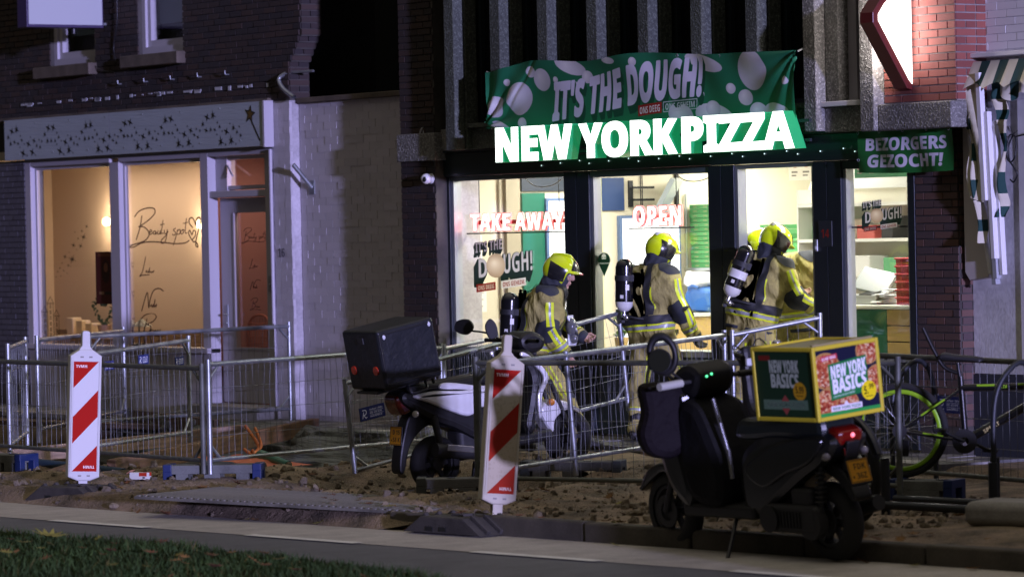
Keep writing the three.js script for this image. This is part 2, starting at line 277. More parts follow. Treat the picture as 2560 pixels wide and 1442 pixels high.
const mStone = tiled(0.13, 0.105, 0.08, 0.9, texMott, 1.2, texGrain, 0.003);
const mPane = new THREE.MeshPhysicalMaterial({ color: 0xffffff, transmission: 1, thickness: 0, roughness: 0.0, ior: 1.5 });
const mPaneDim = new THREE.MeshPhysicalMaterial({ color: 0xffffff, transmission: 1, thickness: 0, roughness: 0.0, ior: 1.5, specularIntensity: 0.35 });
const mDarkRoom = mat(0.02, 0.022, 0.026, 0.7);
const mBlackMetal = mat(0.012, 0.013, 0.015, 0.4);
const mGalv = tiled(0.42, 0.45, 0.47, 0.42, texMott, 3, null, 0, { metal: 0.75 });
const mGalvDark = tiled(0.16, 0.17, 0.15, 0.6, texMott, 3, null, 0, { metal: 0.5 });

const beauty = thing('beauty_shop', 'dark brick corner house with a lit beauty salon window on the left', 'building');
{
  const b = beauty;
  // upper wall; the right end is corbelled out step by step
  const edge = (y) => lerp(-3.80, -3.56, clamp(Math.floor((y - 3.6) / 0.062) / 5));
  const holes = [[-8.8, -7.78, 3.85, 5.1], [-6.83, -5.88, 3.88, 5.1]];
  part(b, 'upper_wall', [bb(-12, -8.8, 3.28, 6.4, -0.24, -0.008), bb(-8.8, -7.78, 3.28, 3.85, -0.24, -0.008), bb(-7.78, -6.83, 3.28, 6.4, -0.24, -0.008), bb(-6.83, -5.88, 3.28, 3.88, -0.24, -0.008), bb(-5.88, -3.81, 3.28, 6.4, -0.24, -0.008), bb(-8.8, -7.78, 5.1, 6.4, -0.24, -0.008), bb(-6.83, -5.88, 5.1, 6.4, -0.24, -0.008), ...[0, 1, 2, 3, 4].map((k) => bb(-3.81, -3.765 + 0.048 * k, 3.6 + 0.062 * (k + 1), 6.4, -0.24 + 0.001 * k, -0.009 - 0.0006 * k))], mMortarDark);
  brickwork(b, { x0: -10.4, x1: -3.8, y0: 3.3, y1: 5.0, z: -0.002, holes, mats: mBrickDark, edge, seed: 4 });
  // bricks of the lit end face
  const end = new THREE.Group();
  for (let k = 0; k < 28; k++) { const y = 3.3 + k * 0.062, e = edge(y); const w = k % 2 ? [0.0, 0.105, 0.11, 0.235] : [0.0, 0.235]; for (let q = 0; q + 1 < w.length; q += 2) { const m = part(b, 'brick', unitBox, mBrickDark[(k + q) % 4]); m.scale.set(0.03, 0.051, w[q + 1] - w[q] - 0.008); m.position.set(e - 0.009, y + 0.031, -0.004 - (w[q] + w[q + 1]) / 2); } }
  for (const [x0, x1, y0] of [[-8.8, -7.78, 3.85], [-6.83, -5.88, 3.88]]) {
    const f = part(b, 'window_frame', [bb(x0 + 0.002, x0 + 0.075, y0, 5.1, -0.16, -0.05), bb(x1 - 0.075, x1 - 0.002, y0, 5.1, -0.16, -0.05), bb(x0 + 0.076, x1 - 0.076, y0, y0 + 0.08, -0.16, -0.05), bb(x0 + 0.078, x0 + 0.14, y0 + 0.082, 5.1, -0.15, -0.08), bb(x1 - 0.14, x1 - 0.078, y0 + 0.082, 5.1, -0.15, -0.08), bb(x0 + 0.142, x1 - 0.142, y0 + 0.082, y0 + 0.15, -0.15, -0.08)], mFrame);
    part(f, 'pane', bb(x0 + 0.142, x1 - 0.142, y0 + 0.152, 5.1, -0.125, -0.119), mPaneDim);
    part(f, 'dark_room', bb(x0, x1, y0, 5.1, -0.9, -0.3), mDarkRoom);
    part(f, 'blind', bb(x0 + 0.1, x1 - 0.1, y0 + 0.33, 5.1, -0.22, -0.21), mat(0.05, 0.075, 0.09, 0.8));
    part(b, 'window_sill', rbb(x0 - 0.22, x1 + 0.04, y0 - 0.13, y0 - 0.003, -0.05, 0.11, 0.01), mStone);
  }
  // metal flashing, hooks and torn paint line under the windows
  part(b, 'cornice_strip', bb(-10.4, -4.15, 3.285, 3.315, 0.0, 0.05), mStone);
  const r = rng(8); const bits = []; for (let i = 0; i < 46; i++) { const x = lerp(-9.5, -4.1, r()); bits.push(bb(x, x + 0.03 + 0.1 * r(), 3.45 + (r() - 0.5) * 0.05, 3.46 + r() * 0.012, 0.006, 0.013)); }
  part(b, 'peeling_paint', bits, mat(0.45, 0.46, 0.5, 0.8)).userData.kind = 'stuff';
  for (let k = 0; k < 5; k++) part(b, 'wall_hook', [rod([-7.2 + 0.56 * k, 3.59, 0], [-7.2 + 0.56 * k, 3.59, 0.05], 0.008), rod([-7.2 + 0.56 * k, 3.59, 0.05], [-7.2 + 0.56 * k, 3.63, 0.055], 0.008)], mGalv);
  // pilaster of painted brick at the right, dark pier at the left
  part(b, 'pilaster', bb(-4.145, -3.82, 0.02, 3.28, -0.24, -0.006), mPlaster);
  brickwork(b, { x0: -4.14, x1: -3.815, y0: 0.1, y1: 3.28, z: -0.004, mats: mPaintedBrick, keep: 120, seed: 6, proud: 0.0016, joint: 0.006, jointY: 0.0008 });
  part(b, 'left_pier', bb(-11, -9.47, 0.02, 2.83, -0.24, -0.006), mMortarDark);
  brickwork(b, { x0: -10.4, x1: -9.46, y0: 0.3, y1: 2.83, z: 0, mats: [mat(0.09, 0.085, 0.1, 0.8), mat(0.08, 0.075, 0.09, 0.8)], keep: 60, seed: 7 });
  // shop front
  part(b, 'lintel', bb(-9.47, -4.15, 2.8, 3.28, -0.24, -0.001), mFrameDark);
  part(b, 'frame', [bb(-9.46, -9.34, 0.7, 2.8, -0.12, -0.002), bb(-7.53, -7.33, 0.775, 2.755, -0.12, -0.002), bb(-5.6, -5.45, 0.2, 2.8, -0.12, -0.002), bb(-9.339, -7.531, 2.755, 2.799, -0.12, -0.004), bb(-7.329, -5.601, 2.755, 2.799, -0.12, -0.004), bb(-4.315, -4.15, 0.2, 2.8, -0.12, -0.003), bb(-5.449, -4.316, 2.76, 2.8, -0.12, -0.004)], mFrame);
  for (const [x0, x1] of [[-9.339, -7.531], [-7.329, -5.601]]) {
    const w = part(b, 'window', [bb(x0, x0 + 0.04, 0.775, 2.754, -0.1, -0.06), bb(x1 - 0.04, x1, 0.775, 2.754, -0.1, -0.06), bb(x0 + 0.041, x1 - 0.041, 2.715, 2.754, -0.1, -0.06)], mFrame);
    part(w, 'pane', bb(x0 + 0.041, x1 - 0.041, 0.776, 2.714, -0.083, -0.077), mPane);
  }
  part(b, 'window_ledge', rbb(-9.46, -5.45, 0.715, 0.772, -0.12, 0.045, 0.008), mFrame);
  part(b, 'base_panel', bb(-9.46, -5.602, 0.05, 0.71, -0.11, -0.01), mPlaster);
  // transom light and door
  const tr = part(b, 'transom_window', [bb(-5.448, -5.22, 2.4, 2.758, -0.2, -0.1), bb(-5.219, -4.317, 2.41, 2.45, -0.2, -0.11), bb(-5.219, -4.317, 2.72, 2.758, -0.2, -0.11)], mFrame);
  part(tr, 'pane', bb(-5.219, -4.317, 2.451, 2.719, -0.16, -0.154), mPane);
  part(tr, 'window_stay', rod([-5.2, 2.66, -0.1], [-5.02, 2.55, -0.05], 0.012), mFrame);
  part(b, 'transom_ledge', rbb(-5.448, -4.317, 2.33, 2.399, -0.2, -0.02, 0.01), mFrame);
  const d = part(b, 'door', [bb(-5.44, -5.18, 0.21, 2.325, -0.2, -0.14), bb(-4.39, -4.32, 0.21, 2.325, -0.2, -0.14), bb(-5.179, -4.391, 2.17, 2.325, -0.2, -0.14), bb(-5.179, -4.391, 0.21, 0.755, -0.2, -0.14)], mFrame);
  part(d, 'pane', bb(-5.179, -4.391, 0.756, 2.169, -0.173, -0.167), mPane);
  part(d, 'glazing_bead', [bb(-5.179, -5.155, 0.757, 2.168, -0.165, -0.13), bb(-5.154, -4.392, 0.757, 0.78, -0.165, -0.13)], mFrame);
  part(d, 'handle', [rbb(-5.345, -5.305, 0.98, 1.22, -0.139, -0.128, 0.004), rod([-5.325, 1.12, -0.13], [-5.325, 1.12, -0.08], 0.009), rod([-5.325, 1.12, -0.08], [-5.215, 1.115, -0.078], 0.009), ball(0.012, -5.325, 1.03, -0.125)], mGalv);
  part(b, 'door_step', rbb(-5.6, -4.1, 0.02, 0.2, -0.2, 0.28, 0.012), mConcrete);
  part(b, 'downpipe', rod([-4.16, 0.2, 0.02], [-4.16, 2.8, 0.02], 0.02), mFrame);
  // salon room
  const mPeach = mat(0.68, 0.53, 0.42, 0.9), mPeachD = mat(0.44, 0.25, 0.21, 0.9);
  part(b, 'room_wall', [bb(-11.8, -5.75, 0.05, 2.9, -1.72, -1.6)], mPeach);
  part(b, 'room_wall', [bb(-11.92, -11.8, 0.05, 2.9, -1.72, -0.25)], mPeach);
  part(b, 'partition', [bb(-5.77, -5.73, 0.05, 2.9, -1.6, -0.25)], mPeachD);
  part(b, 'room_floor', bb(-11.8, -4.2, 0.03, 0.1, -1.72, -0.25), mat(0.25, 0.16, 0.09, 0.6));
  part(b, 'room_ceiling', bb(-11.8, -4.2, 2.85, 2.95, -1.72, -0.25), mat(0.7, 0.6, 0.48, 0.9));
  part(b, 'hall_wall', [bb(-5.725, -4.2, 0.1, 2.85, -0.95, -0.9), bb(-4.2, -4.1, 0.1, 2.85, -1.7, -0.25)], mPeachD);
  part(b, 'skirting_panel', bb(-11.7, -5.8, 0.1, 0.86, -1.6, -1.575), mat(0.2, 0.12, 0.055, 0.8, 0, { bumpMap: texGrain, bumpScale: 0.01 }));
  part(b, 'back_strip', bb(-3.81, -3.6, 0, 3.28, -3, -0.24), mBlackMetal);
  part(b, 'rear_block', bb(-12, -3.6, 2.96, 6.4, -6, -0.91), mBlackMetal);
}
/* sconces: a glowing bulb and a lamp in it */
for (const [x, y, label] of [[-10.3, 2.13, 'small round wall lamp glowing behind the left salon window'], [-8.16, 2.07, 'small round wall lamp glowing behind the right salon window']]) {
  const t = thing('wall_lamp', label, 'wall lamp', [x, y, -1.5], 0, 'wall lamps in the salon');
  part(t, 'bulb', new THREE.SphereGeometry(0.05, 16, 12), glow(1, 0.78, 0.42, 9)).castShadow = false;
  part(t, 'wall_plate', new THREE.CylinderGeometry(0.05, 0.05, 0.02, 16).rotateX(Math.PI / 2).translate(0, 0, -0.085), mGalv);
  const l = new THREE.PointLight(new THREE.Color(1, 0.78, 0.5), 1.3, 0, 2); l.castShadow = true; l.shadow.radius = 3; l.position.set(x, y, -1.5); scene.add(l);
}
/* ceiling panel of the salon */
{
  const t = thing('ceiling_lamp', 'warm flat ceiling lamp inside the beauty salon', 'ceiling lamp', [-9.0, 2.82, -0.95]);
  part(t, 'frame', bx(2.6, 0.03, 0.5, 0, 0.005, 0), mFrame); part(t, 'diffuser', bx(2.5, 0.004, 0.4, 0, -0.014, 0), glow(1, 0.75, 0.46, 1.6));
  const l = new THREE.RectAreaLight(new THREE.Color(1, 0.78, 0.58), 7.5, 2.5, 0.4); l.position.set(-9.0, 2.78, -0.95); l.lookAt(-9.0, 0, -0.95); scene.add(l);
}
{ // door hall lamp
  const t = thing('ceiling_lamp', 'dim warm ceiling lamp in the hall behind the salon door', 'ceiling lamp', [-4.85, 2.82, -0.55]);
  part(t, 'frame', bx(0.36, 0.03, 0.36, 0, 0.005, 0), mFrame); part(t, 'diffuser', bx(0.3, 0.004, 0.3, 0, -0.014, 0), glow(1, 0.6, 0.4, 1.2));
  const l = new THREE.RectAreaLight(new THREE.Color(1, 0.68, 0.58), 26, 0.3, 0.3); l.position.set(-4.85, 2.78, -0.55); l.lookAt(-4.85, 0, -0.55); scene.add(l);
}
/* white painted yard wall between the shops */
const yard = thing('yard_wall', 'low white painted brick wall between the two shops', 'wall');
{
  part(yard, 'wall', bb(-3.81, -0.98, 0.02, 3.245, -0.34, -0.118), mPlaster);
  brickwork(yard, { x0: -3.81, x1: -1.45, y0: 0.12, y1: 3.245, z: -0.116, mats: mPaintedBrick, keep: 300, seed: 9, proud: 0.0016, joint: 0.006, jointY: 0.0008, course: 0.075, len: 0.235 });
  part(yard, 'coping', rbb(-3.8, -1.0, 3.247, 3.30, -0.36, -0.07, 0.008), mStone);
}
/* flag holder, bent pipe, cables */
solo('flag_holder', 'slanted metal flagpole holder on the white yard wall', 'flag holder', [rod([-3.59, 2.4, -0.108], [-3.60, 2.63, 0.1], 0.022, 0.022, 12), bb(-3.64, -3.54, 2.33, 2.47, -0.114, -0.104)], mGalv);
solo('bent_pipe', 'bent white pipe end sticking out of the dark brick corner', 'pipe', [rod([-3.86, 3.56, -0.02], [-3.5, 3.56, -0.1], 0.014), tube([[-3.86, 3.56, -0.02], [-3.93, 3.5, 0.04], [-3.84, 3.4, 0.05], [-3.62, 3.3, 0.06]], 0.022, 20, 8)], mGalv);
solo('wall_cable', 'thin cable hanging down the brick wall beside the projecting lightbox', 'cable', [tube([[-7.25, 4.9, 0.02], [-7.22, 4.3, 0.03], [-7.33, 4.0, 0.02], [-7.27, 3.83, 0.03]], 0.006, 24, 5), tube([[-7.9, 3.88, 0.02], [-7.6, 3.76, 0.03], [-7.3, 3.72, 0.02]], 0.005, 16, 5)], mBlackMetal);
/* fascia board with star trail */
{
  const t = thing('fascia_board', 'long grey shop fascia board with a trail of dark stars and a wand', 'sign board');
  part(t, 'board', bb(-9.74, -4.15, 2.835, 3.285, 0.003, 0.1), mat(0.36, 0.41, 0.45, 0.55, 0, { bumpMap: rep(texFbm, 3), bumpScale: 0.003 }));
  part(t, 'end_cap', rbb(-4.149, -4.11, 2.82, 3.29, 0.002, 0.115, 0.005), mFrame);
  part(t, 'screw', Array.from({ length: 14 }, (_, k) => ball(0.007, -9.4 + k * 0.4, k % 2 ? 3.24 : 2.9, 0.101)), mGalv);
  part(t, 'board_joint', bb(-7.32, -7.315, 2.836, 3.284, 0.098, 0.1008), mFrameDark);
  const tx = canvasTex(2048, 166, (x, w, h) => {
    const r = rng(5), star = (cx, cy, s0, n = 8, s = s0 * 1.45) => { x.beginPath(); for (let i = 0; i <= n * 2; i++) { const a = (i / (n * 2)) * 6.283 + 0.35, q = i % 2 ? 0.22 * s : s * (i % 4 ? 0.72 : 1); x.lineTo(cx + Math.cos(a) * q, cy + Math.sin(a) * q); } x.fill(); };
    x.fillStyle = '#15110b';
    for (let k = 0; k < 6; k++) {
      const X = 20 + k * 318;
      [[40, 45, 17], [82, 42, 17], [8, 70, 12], [30, 96, 12], [62, 94, 10], [95, 96, 9], [115, 66, 6], [130, 84, 9], [138, 142, 19], [182, 104, 16], [215, 138, 18], [232, 92, 13], [258, 110, 9], [275, 88, 6], [285, 120, 9], [300, 96, 7], [170, 152, 7], [205, 76, 5], [245, 152, 5], [110, 112, 5], [150, 100, 5]].forEach(([a, b, s]) => { if (X + a < 1900) star(X + a + (r() - 0.5) * 5, b + (r() - 0.5) * 5, s, 4 + Math.floor(r() * 2) * 2); });
    }
    x.beginPath(); for (let i = 0; i <= 10; i++) { const a = (i / 10) * 6.283 - 1.4, q = i % 2 ? 14 : 33; x.lineTo(1962 + Math.cos(a) * q, 46 + Math.sin(a) * q); } x.fillStyle = '#5a4416'; x.fill(); x.lineWidth = 5; x.strokeStyle = '#1b150b'; x.stroke();
    x.beginPath(); x.moveTo(1973, 72); x.lineTo(2030, 146); x.lineWidth = 7; x.stroke();
  });
  part(t, 'star_print', sheet(-9.72, -4.17, 2.835, 3.285, 0.103), decal(tx));
}
/* projecting lightbox, unlit */
{
  const t = thing('projecting_lightbox', 'unlit white projecting lightbox in a dark frame at the top left', 'sign', [-7.5, 4.2, 0.1]);
  part(t, 'housing', rbb(-0.11, 0.105, 0, 1.1, 0, 0.93, 0.008), mat(0.05, 0.035, 0.09, 0.4));
  part(t, 'face', bb(0.1055, 0.115, 0.03, 1.07, 0.02, 0.91), mat(0.42, 0.44, 0.46, 0.5));
  part(t, 'bracket', [rod([-0.02, 0.05, -0.1], [-0.02, 0.05, 0.0], 0.02), rod([-0.02, 0.9, -0.1], [-0.02, 0.9, 0.0], 0.02)], mGalv);
  part(t, 'bracket_foot', rod([-0.02, -0.06, 0.3], [-0.02, 0.0, 0.3], 0.03), mBlackMetal);
}
/* lettering on the salon glass */
function strokeTex(w, h, color, draw) { return canvasTex(w, h, (x) => { x.strokeStyle = color; x.fillStyle = color; x.lineCap = x.lineJoin = 'round'; draw(x); }); }
const P = (x, pts, lw) => { x.lineWidth = lw; x.beginPath(); const c = new THREE.CatmullRomCurve3(pts.map(([a, b]) => V(a, b, 0)), false, 'centripetal'); c.getPoints(pts.length * 10).forEach((p, i) => (i ? x.lineTo(p.x, p.y) : x.moveTo(p.x, p.y))); x.stroke(); };
function drawBeauty(x, lw = 9) {   // 860 x 420
  P(x, [[65, 85], [120, 35], [230, 5], [310, 15], [318, 50], [270, 100], [170, 160], [115, 185]], lw);
  P(x, [[155, 82], [130, 190], [80, 310]], lw);
  P(x, [[115, 185], [180, 190], [232, 235], [235, 275], [190, 320], [90, 350], [10, 370], [2, 385], [60, 380], [130, 350], [250, 335], [420, 345], [560, 358], [680, 350], [720, 330]], lw);
  P(x, [[240, 245], [275, 232], [262, 218], [244, 238], [248, 262], [275, 255], [300, 235]], lw * 0.8);        // e
  P(x, [[318, 232], [300, 232], [292, 255], [310, 262], [322, 235], [322, 262], [345, 240]], lw * 0.8);        // a
  P(x, [[348, 228], [345, 260], [365, 258], [378, 228], [376, 262], [392, 250]], lw * 0.8);                     // u
  P(x, [[412, 130], [398, 200], [392, 255], [412, 255]], lw * 0.8); P(x, [[380, 172], [430, 165]], lw * 0.7);    // t
  P(x, [[425, 225], [428, 258], [450, 255], [462, 222], [450, 290], [425, 345], [385, 350], [390, 320], [440, 280], [470, 240]], lw * 0.8); // y
  P(x, [[560, 210], [535, 225], [560, 250], [548, 275], [522, 268]], lw * 0.8);                                  // s
  P(x, [[585, 225], [560, 300], [530, 372]], lw * 0.8); P(x, [[582, 235], [612, 222], [610, 262], [572, 268]], lw * 0.8); // p
  P(x, [[645, 225], [622, 240], [630, 265], [655, 250], [645, 225], [672, 232]], lw * 0.8);                     // o
  P(x, [[694, 118], [680, 200], [678, 258], [698, 255]], lw * 0.8); P(x, [[655, 165], [710, 155]], lw * 0.7);    // t
  P(x, [[765, 205], [728, 165], [728, 125], [762, 112], [790, 150], [805, 190], [812, 130], [845, 108], [858, 150], [830, 240], [800, 340], [800, 385], [822, 392], [815, 360], [780, 340]], lw * 1.1);
  P(x, [[770, 345], [735, 300], [715, 255], [730, 232], [755, 275], [775, 235], [795, 240], [790, 290], [755, 325]], lw);
}
const wine = '#3d0806';
const tBeauty = strokeTex(880, 430, wine, (x) => { x.translate(8, 14); drawBeauty(x, 12); });
const script = (kind) => strokeTex(512, 440, wine, (x) => {
  if (kind === 'L') { P(x, [[160, 20], [120, 160], [70, 290], [30, 330], [20, 345], [60, 330], [230, 320]], 17); P(x, [[185, 250], [165, 255], [160, 280], [190, 265], [200, 285], [225, 250], [215, 285], [245, 200], [235, 285], [265, 260], [268, 285], [300, 262], [282, 285], [325, 262], [340, 248], [318, 285]], 13); }
  if (kind === 'N') { P(x, [[40, 400], [90, 260], [150, 130], [165, 260], [170, 350], [210, 200], [280, 90], [380, 70], [440, 105]], 17); P(x, [[225, 300], [200, 330], [235, 318], [232, 345], [262, 300], [258, 345], [290, 230], [275, 340], [315, 300], [300, 345]], 13); }
  if (kind === 'B') { P(x, [[60, 120], [140, 50], [280, 30], [320, 80], [260, 160], [150, 210]], 17); P(x, [[160, 120], [130, 240], [90, 360]], 17); P(x, [[150, 210], [220, 240], [215, 300], [140, 370], [30, 415], [20, 425], [120, 400], [260, 395], [420, 415]], 17); P(x, [[220, 330], [235, 300], [262, 305], [270, 335], [295, 305], [285, 335], [310, 305], [320, 335], [345, 300], [350, 340], [385, 295], [370, 335]], 13); }
  if (kind === 'l') { P(x, [[150, 20], [120, 200], [80, 330], [40, 380]], 17); }
  if (kind === 'h') { P(x, [[150, 250], [60, 120], [110, 60], [170, 140], [230, 50], [290, 110], [190, 340], [170, 420]], 16); P(x, [[150, 280], [120, 200], [180, 210], [220, 190], [190, 280]], 12); }
});
const tScript = { L: script('L'), N: script('N'), B: script('B'), l: script('l'), h: script('h') };
const mDecal = {}; for (const k in tScript) mDecal[k] = decal(tScript[k]);
const sticker = (label, category, x0, x1, y0, y1, z, m, group) => solo('window_sticker', label, category, sheet(x0, x1, y0, y1, z), m, group);
sticker('dark red handwritten Beauty spot lettering with hearts on the salon glass', 'window lettering', -7.24, -5.70, 1.80, 2.27, -0.068, decal(tBeauty));
for (const [k, x0, x1, y0, y1, w] of [['L', -7.05, -6.55, 1.46, 1.74, 'Lashes'], ['N', -7.05, -6.45, 1.12, 1.44, 'Nails'], ['B', -7.1, -6.45, 0.86, 1.14, 'Brows'], ['l', -7.02, -6.6, 0.62 + 0.16, 0.9, 'a half hidden service name']]) sticker(`thin dark red handwriting reading ${w} on the salon glass`, 'window lettering', x0, x1, y0, y1, -0.068, mDecal[k]);
[1.62, 1.31, 1.02].forEach((y, i) => sticker(`small pair of outlined hearts beside the ${['Lashes', 'Nails', 'Brows'][i]} lettering`, 'window lettering', -7.22, -7.1, y - 0.06, y + 0.07, -0.068, mDecal.h));
sticker('faint dark red Beauty spot lettering on the salon door glass', 'window lettering', -5.06, -4.5, 1.84, 2.02, -0.16, decal(tBeauty));
[['L', 1.62, 'Lashes'], ['N', 1.42, 'Nails'], ['B', 1.22, 'Brows']].forEach(([k, y, w]) => sticker(`faint ${w} handwriting on the salon door glass`, 'window lettering', -4.93, -4.66, y - 0.06, y + 0.08, -0.16, mDecal[k]));
{ // sparkle trail and a plain fantasy tower with bunting, standing in for the character art
  const tx = canvasTex(512, 640, (x) => {
    x.fillStyle = '#3d2a10'; const star = (cx, cy, s) => { x.beginPath(); for (let i = 0; i <= 16; i++) { const a = (i / 16) * 6.283 + 0.4, q = i % 2 ? 0.2 * s : s * (i % 4 ? 0.65 : 1); x.lineTo(cx + Math.cos(a) * q, cy + Math.sin(a) * q); } x.fill(); };
    [[440, 30, 28], [380, 80, 22], [400, 150, 50], [330, 165, 20], [290, 90, 14], [270, 240, 40], [360, 250, 40], [215, 320, 10], [310, 290, 12], [160, 370, 36], [250, 400, 66], [200, 470, 24], [120, 440, 16], [90, 500, 18], [60, 540, 16], [140, 530, 18], [40, 600, 14], [180, 560, 12], [100, 590, 12], [230, 480, 10]].forEach((s) => star(...s));
  });
  sticker('trail of dark sparkle stars on the left salon window', 'window sticker', -8.98, -8.05, 1.48, 2.1, -0.068, decal(tx));
  const tw = canvasTex(256, 512, (x) => {
    x.strokeStyle = x.fillStyle = '#4a3718'; x.lineWidth = 5; x.lineJoin = 'round';
    const house = (a, b, w, hgt) => { x.strokeRect(a, b, w, hgt); x.beginPath(); x.moveTo(a - 8, b); x.lineTo(a + w / 2, b - w * 0.8); x.lineTo(a + w + 8, b); x.closePath(); x.stroke(); for (let i = 0; i < hgt - 40; i += 46) x.strokeRect(a + w / 2 - 7, b + 14 + i, 14, 22); };
    house(20, 270, 62, 240); house(92, 200, 70, 310); house(172, 300, 60, 210);
    for (let i = 0; i < 5; i++) { x.beginPath(); x.moveTo(10 + i * 48, 500); x.lineTo(34 + i * 48, 470); x.lineTo(58 + i * 48, 500); x.stroke(); }
  });
  sticker('outline drawing of a row of pointed roofed houses low on the left salon window', 'window sticker', -9.29, -8.82, 0.79, 1.5, -0.068, decal(tw));
}
/* poster, plants, chair and table inside the salon */
{
  const tp = canvasTex(256, 400, (x) => { x.fillStyle = '#4a1208'; x.fillRect(0, 0, 256, 400); x.fillStyle = '#6e3a1c'; x.fillRect(30, 10, 200, 26); x.fillStyle = '#2c0b06'; x.beginPath(); x.ellipse(128, 150, 52, 90, 0, 0, 7); x.fill(); x.fillStyle = '#7b4a35'; x.beginPath(); x.ellipse(128, 120, 26, 36, 0, 0, 7); x.fill(); x.fillStyle = '#8a6a4a'; x.fillRect(40, 305, 60, 22); x.fillStyle = '#1d1a14'; x.fillRect(110, 305, 90, 22); });
  solo('poster', 'dark red poster hanging on the left salon window', 'poster', bb(-8.0, -7.545, 1.22, 1.79, -0.072, -0.068), printed(tp, 0.7));
  const mLeafG = mat(0.02, 0.05, 0.012, 0.7);
  const pl = thing('heart_wreath', 'leafy heart shaped wreath standing on the salon window ledge', 'plant', [-9.24, 0.917, -0.85]);
  const r = rng(14), lv = []; for (let i = 0; i < 70; i++) { const a = (i / 70) * 6.283, x = 0.2 * Math.sin(a) ** 3 * 1.1, y = 0.15 * Math.cos(a) - 0.06 * Math.cos(2 * a) - 0.02 * Math.cos(3 * a); lv.push(turned(ball(0.024, 0, 0, 0, 1, 0.35, 1, 6), r() * 6, r() * 6, r() * 6, x + (r() - 0.5) * 0.04, 0.2 + y + (r() - 0.5) * 0.04, (r() - 0.5) * 0.05)); }
  part(pl, 'foliage', lv, mLeafG); part(pl, 'pot', lathe([[0.0, -0.08], [0.06, -0.08], [0.08, 0.04], [0.07, 0.04], [0.0, 0.03]]), mat(0.3, 0.2, 0.15, 0.7));
  const tb = thing('side_table', 'small pale table with white jars in the salon', 'table', [-9.55, 0.1, -0.85]);
  part(tb, 'table_top', rb(1.2, 0.03, 0.45, 0.008, 0, 0.72, 0), mat(0.6, 0.45, 0.3, 0.5)); for (const [x, z] of [[-0.55, -0.18], [0.55, -0.18], [-0.55, 0.18], [0.55, 0.18]]) part(tb, 'leg', rod([x, 0, z], [x, 0.7, z], 0.015), mFrame);
  for (let k = 0; k < 3; k++) solo('jar', ['tall white box on the salon side table', 'middle white box on the salon side table', 'right white box on the salon side table'][k], 'box', rb(0.14, 0.2 - 0.03 * k, 0.12, 0.01, -9.95 + 0.22 * k, 0.835 + 0.1 - 0.015 * k, -0.85), mat(0.75, 0.62, 0.45, 0.6));
  const ch = thing('wire_chair', 'round backed wire chair behind the salon door glass', 'chair', [-5.5, 0.1, -0.6]);
  const mC = mat(0.5, 0.2, 0.12, 0.5);
  part(ch, 'back_frame', tube([[-0.2, 0.5, 0], [-0.21, 0.85, -0.02], [-0.12, 0.98, -0.03], [0.12, 0.98, -0.03], [0.21, 0.85, -0.02], [0.2, 0.5, 0]], 0.014, 40, 6), mC);
  for (let k = -3; k <= 3; k++) part(ch, 'back_wire', rod([k * 0.055, 0.5, 0], [k * 0.055, 0.97, -0.03], 0.006), mC);
  for (let k = 0; k < 6; k++) part(ch, 'back_wire', rod([-0.2, 0.56 + k * 0.07, 0.005], [0.2, 0.56 + k * 0.07, 0.005], 0.005), mC);
  part(ch, 'seat', rb(0.44, 0.04, 0.4, 0.02, 0, 0.47, 0.17), mC); for (const [x, z] of [[-0.19, 0], [0.19, 0], [-0.19, 0.34], [0.19, 0.34]]) part(ch, 'leg', rod([x, 0, z], [x, 0.46, z], 0.012), mC);
  for (let k = 0; k < 2; k++) { const v = thing('lantern', k ? 'right dark metal lantern on the salon ledge' : 'left dark metal lantern on the salon ledge', 'lantern', [-7.5 + 0.26 * k, 0.776, -0.2]); part(v, 'frame', [rod([-0.07, 0, -0.07], [-0.07, 0.2, -0.07], 0.006), rod([0.07, 0, -0.07], [0.07, 0.2, -0.07], 0.006), rod([-0.07, 0, 0.07], [-0.07, 0.2, 0.07], 0.006), rod([0.07, 0, 0.07], [0.07, 0.2, 0.07], 0.006), bx(0.16, 0.015, 0.16, 0, 0.007, 0)], mBlackMetal); part(v, 'roof', new THREE.ConeGeometry(0.12, 0.09, 4).rotateY(Math.PI / 4).translate(0, 0.245, 0), mBlackMetal); }
  { const tn = canvasTex(64, 64, (x) => { x.fillStyle = '#2a2a33'; x.font = 'bold 54px serif'; x.textAlign = 'center'; x.fillText('16', 32, 50); }); solo('house_number', 'small dark house number 16 on the painted pilaster', 'house number', sheet(-4.08, -3.94, 1.68, 1.82, 0.008), decal(tn)); }
  solo('bell_push', 'small bell push plate on the salon door jamb', 'bell', [rbb(-4.27, -4.2, 1.36, 1.52, -0.0025, 0.012, 0.004), ball(0.012, -4.235, 1.43, 0.014)], mGalv);
}
/* ---------------- pizza shop ---------------- */
const font = new FontLoader().parse ? await new FontLoader().loadAsync('fonts/droid/droid_sans_bold.typeface.json') : null;
const mShopDark = mat(0.012, 0.022, 0.024, 0.32, 0, { clearcoat: 0.3 });
const mShopPost = mat(0.014, 0.02, 0.026, 0.4);
const mAlu = mat(0.4, 0.42, 0.42, 0.35, 0.6);
const mAgg = tiled(0.34, 0.34, 0.33, 0.85, texSpeck, 0.55, texSpeck, 0.008, { bscale: 0.55 }), mAggDark = tiled(0.155, 0.18, 0.155, 0.85, texSpeck, 0.55, texSpeck, 0.008, { bscale: 0.55 });  // paler copy on the last bay puts the slice sign's light into its colour
const mGlassDark = mat(0.006, 0.007, 0.009, 0.12);
const mBrickPier = [mat(0.11, 0.065, 0.055, 0.85), mat(0.09, 0.058, 0.052, 0.85), mat(0.13, 0.07, 0.055, 0.85), mat(0.08, 0.055, 0.055, 0.9)];
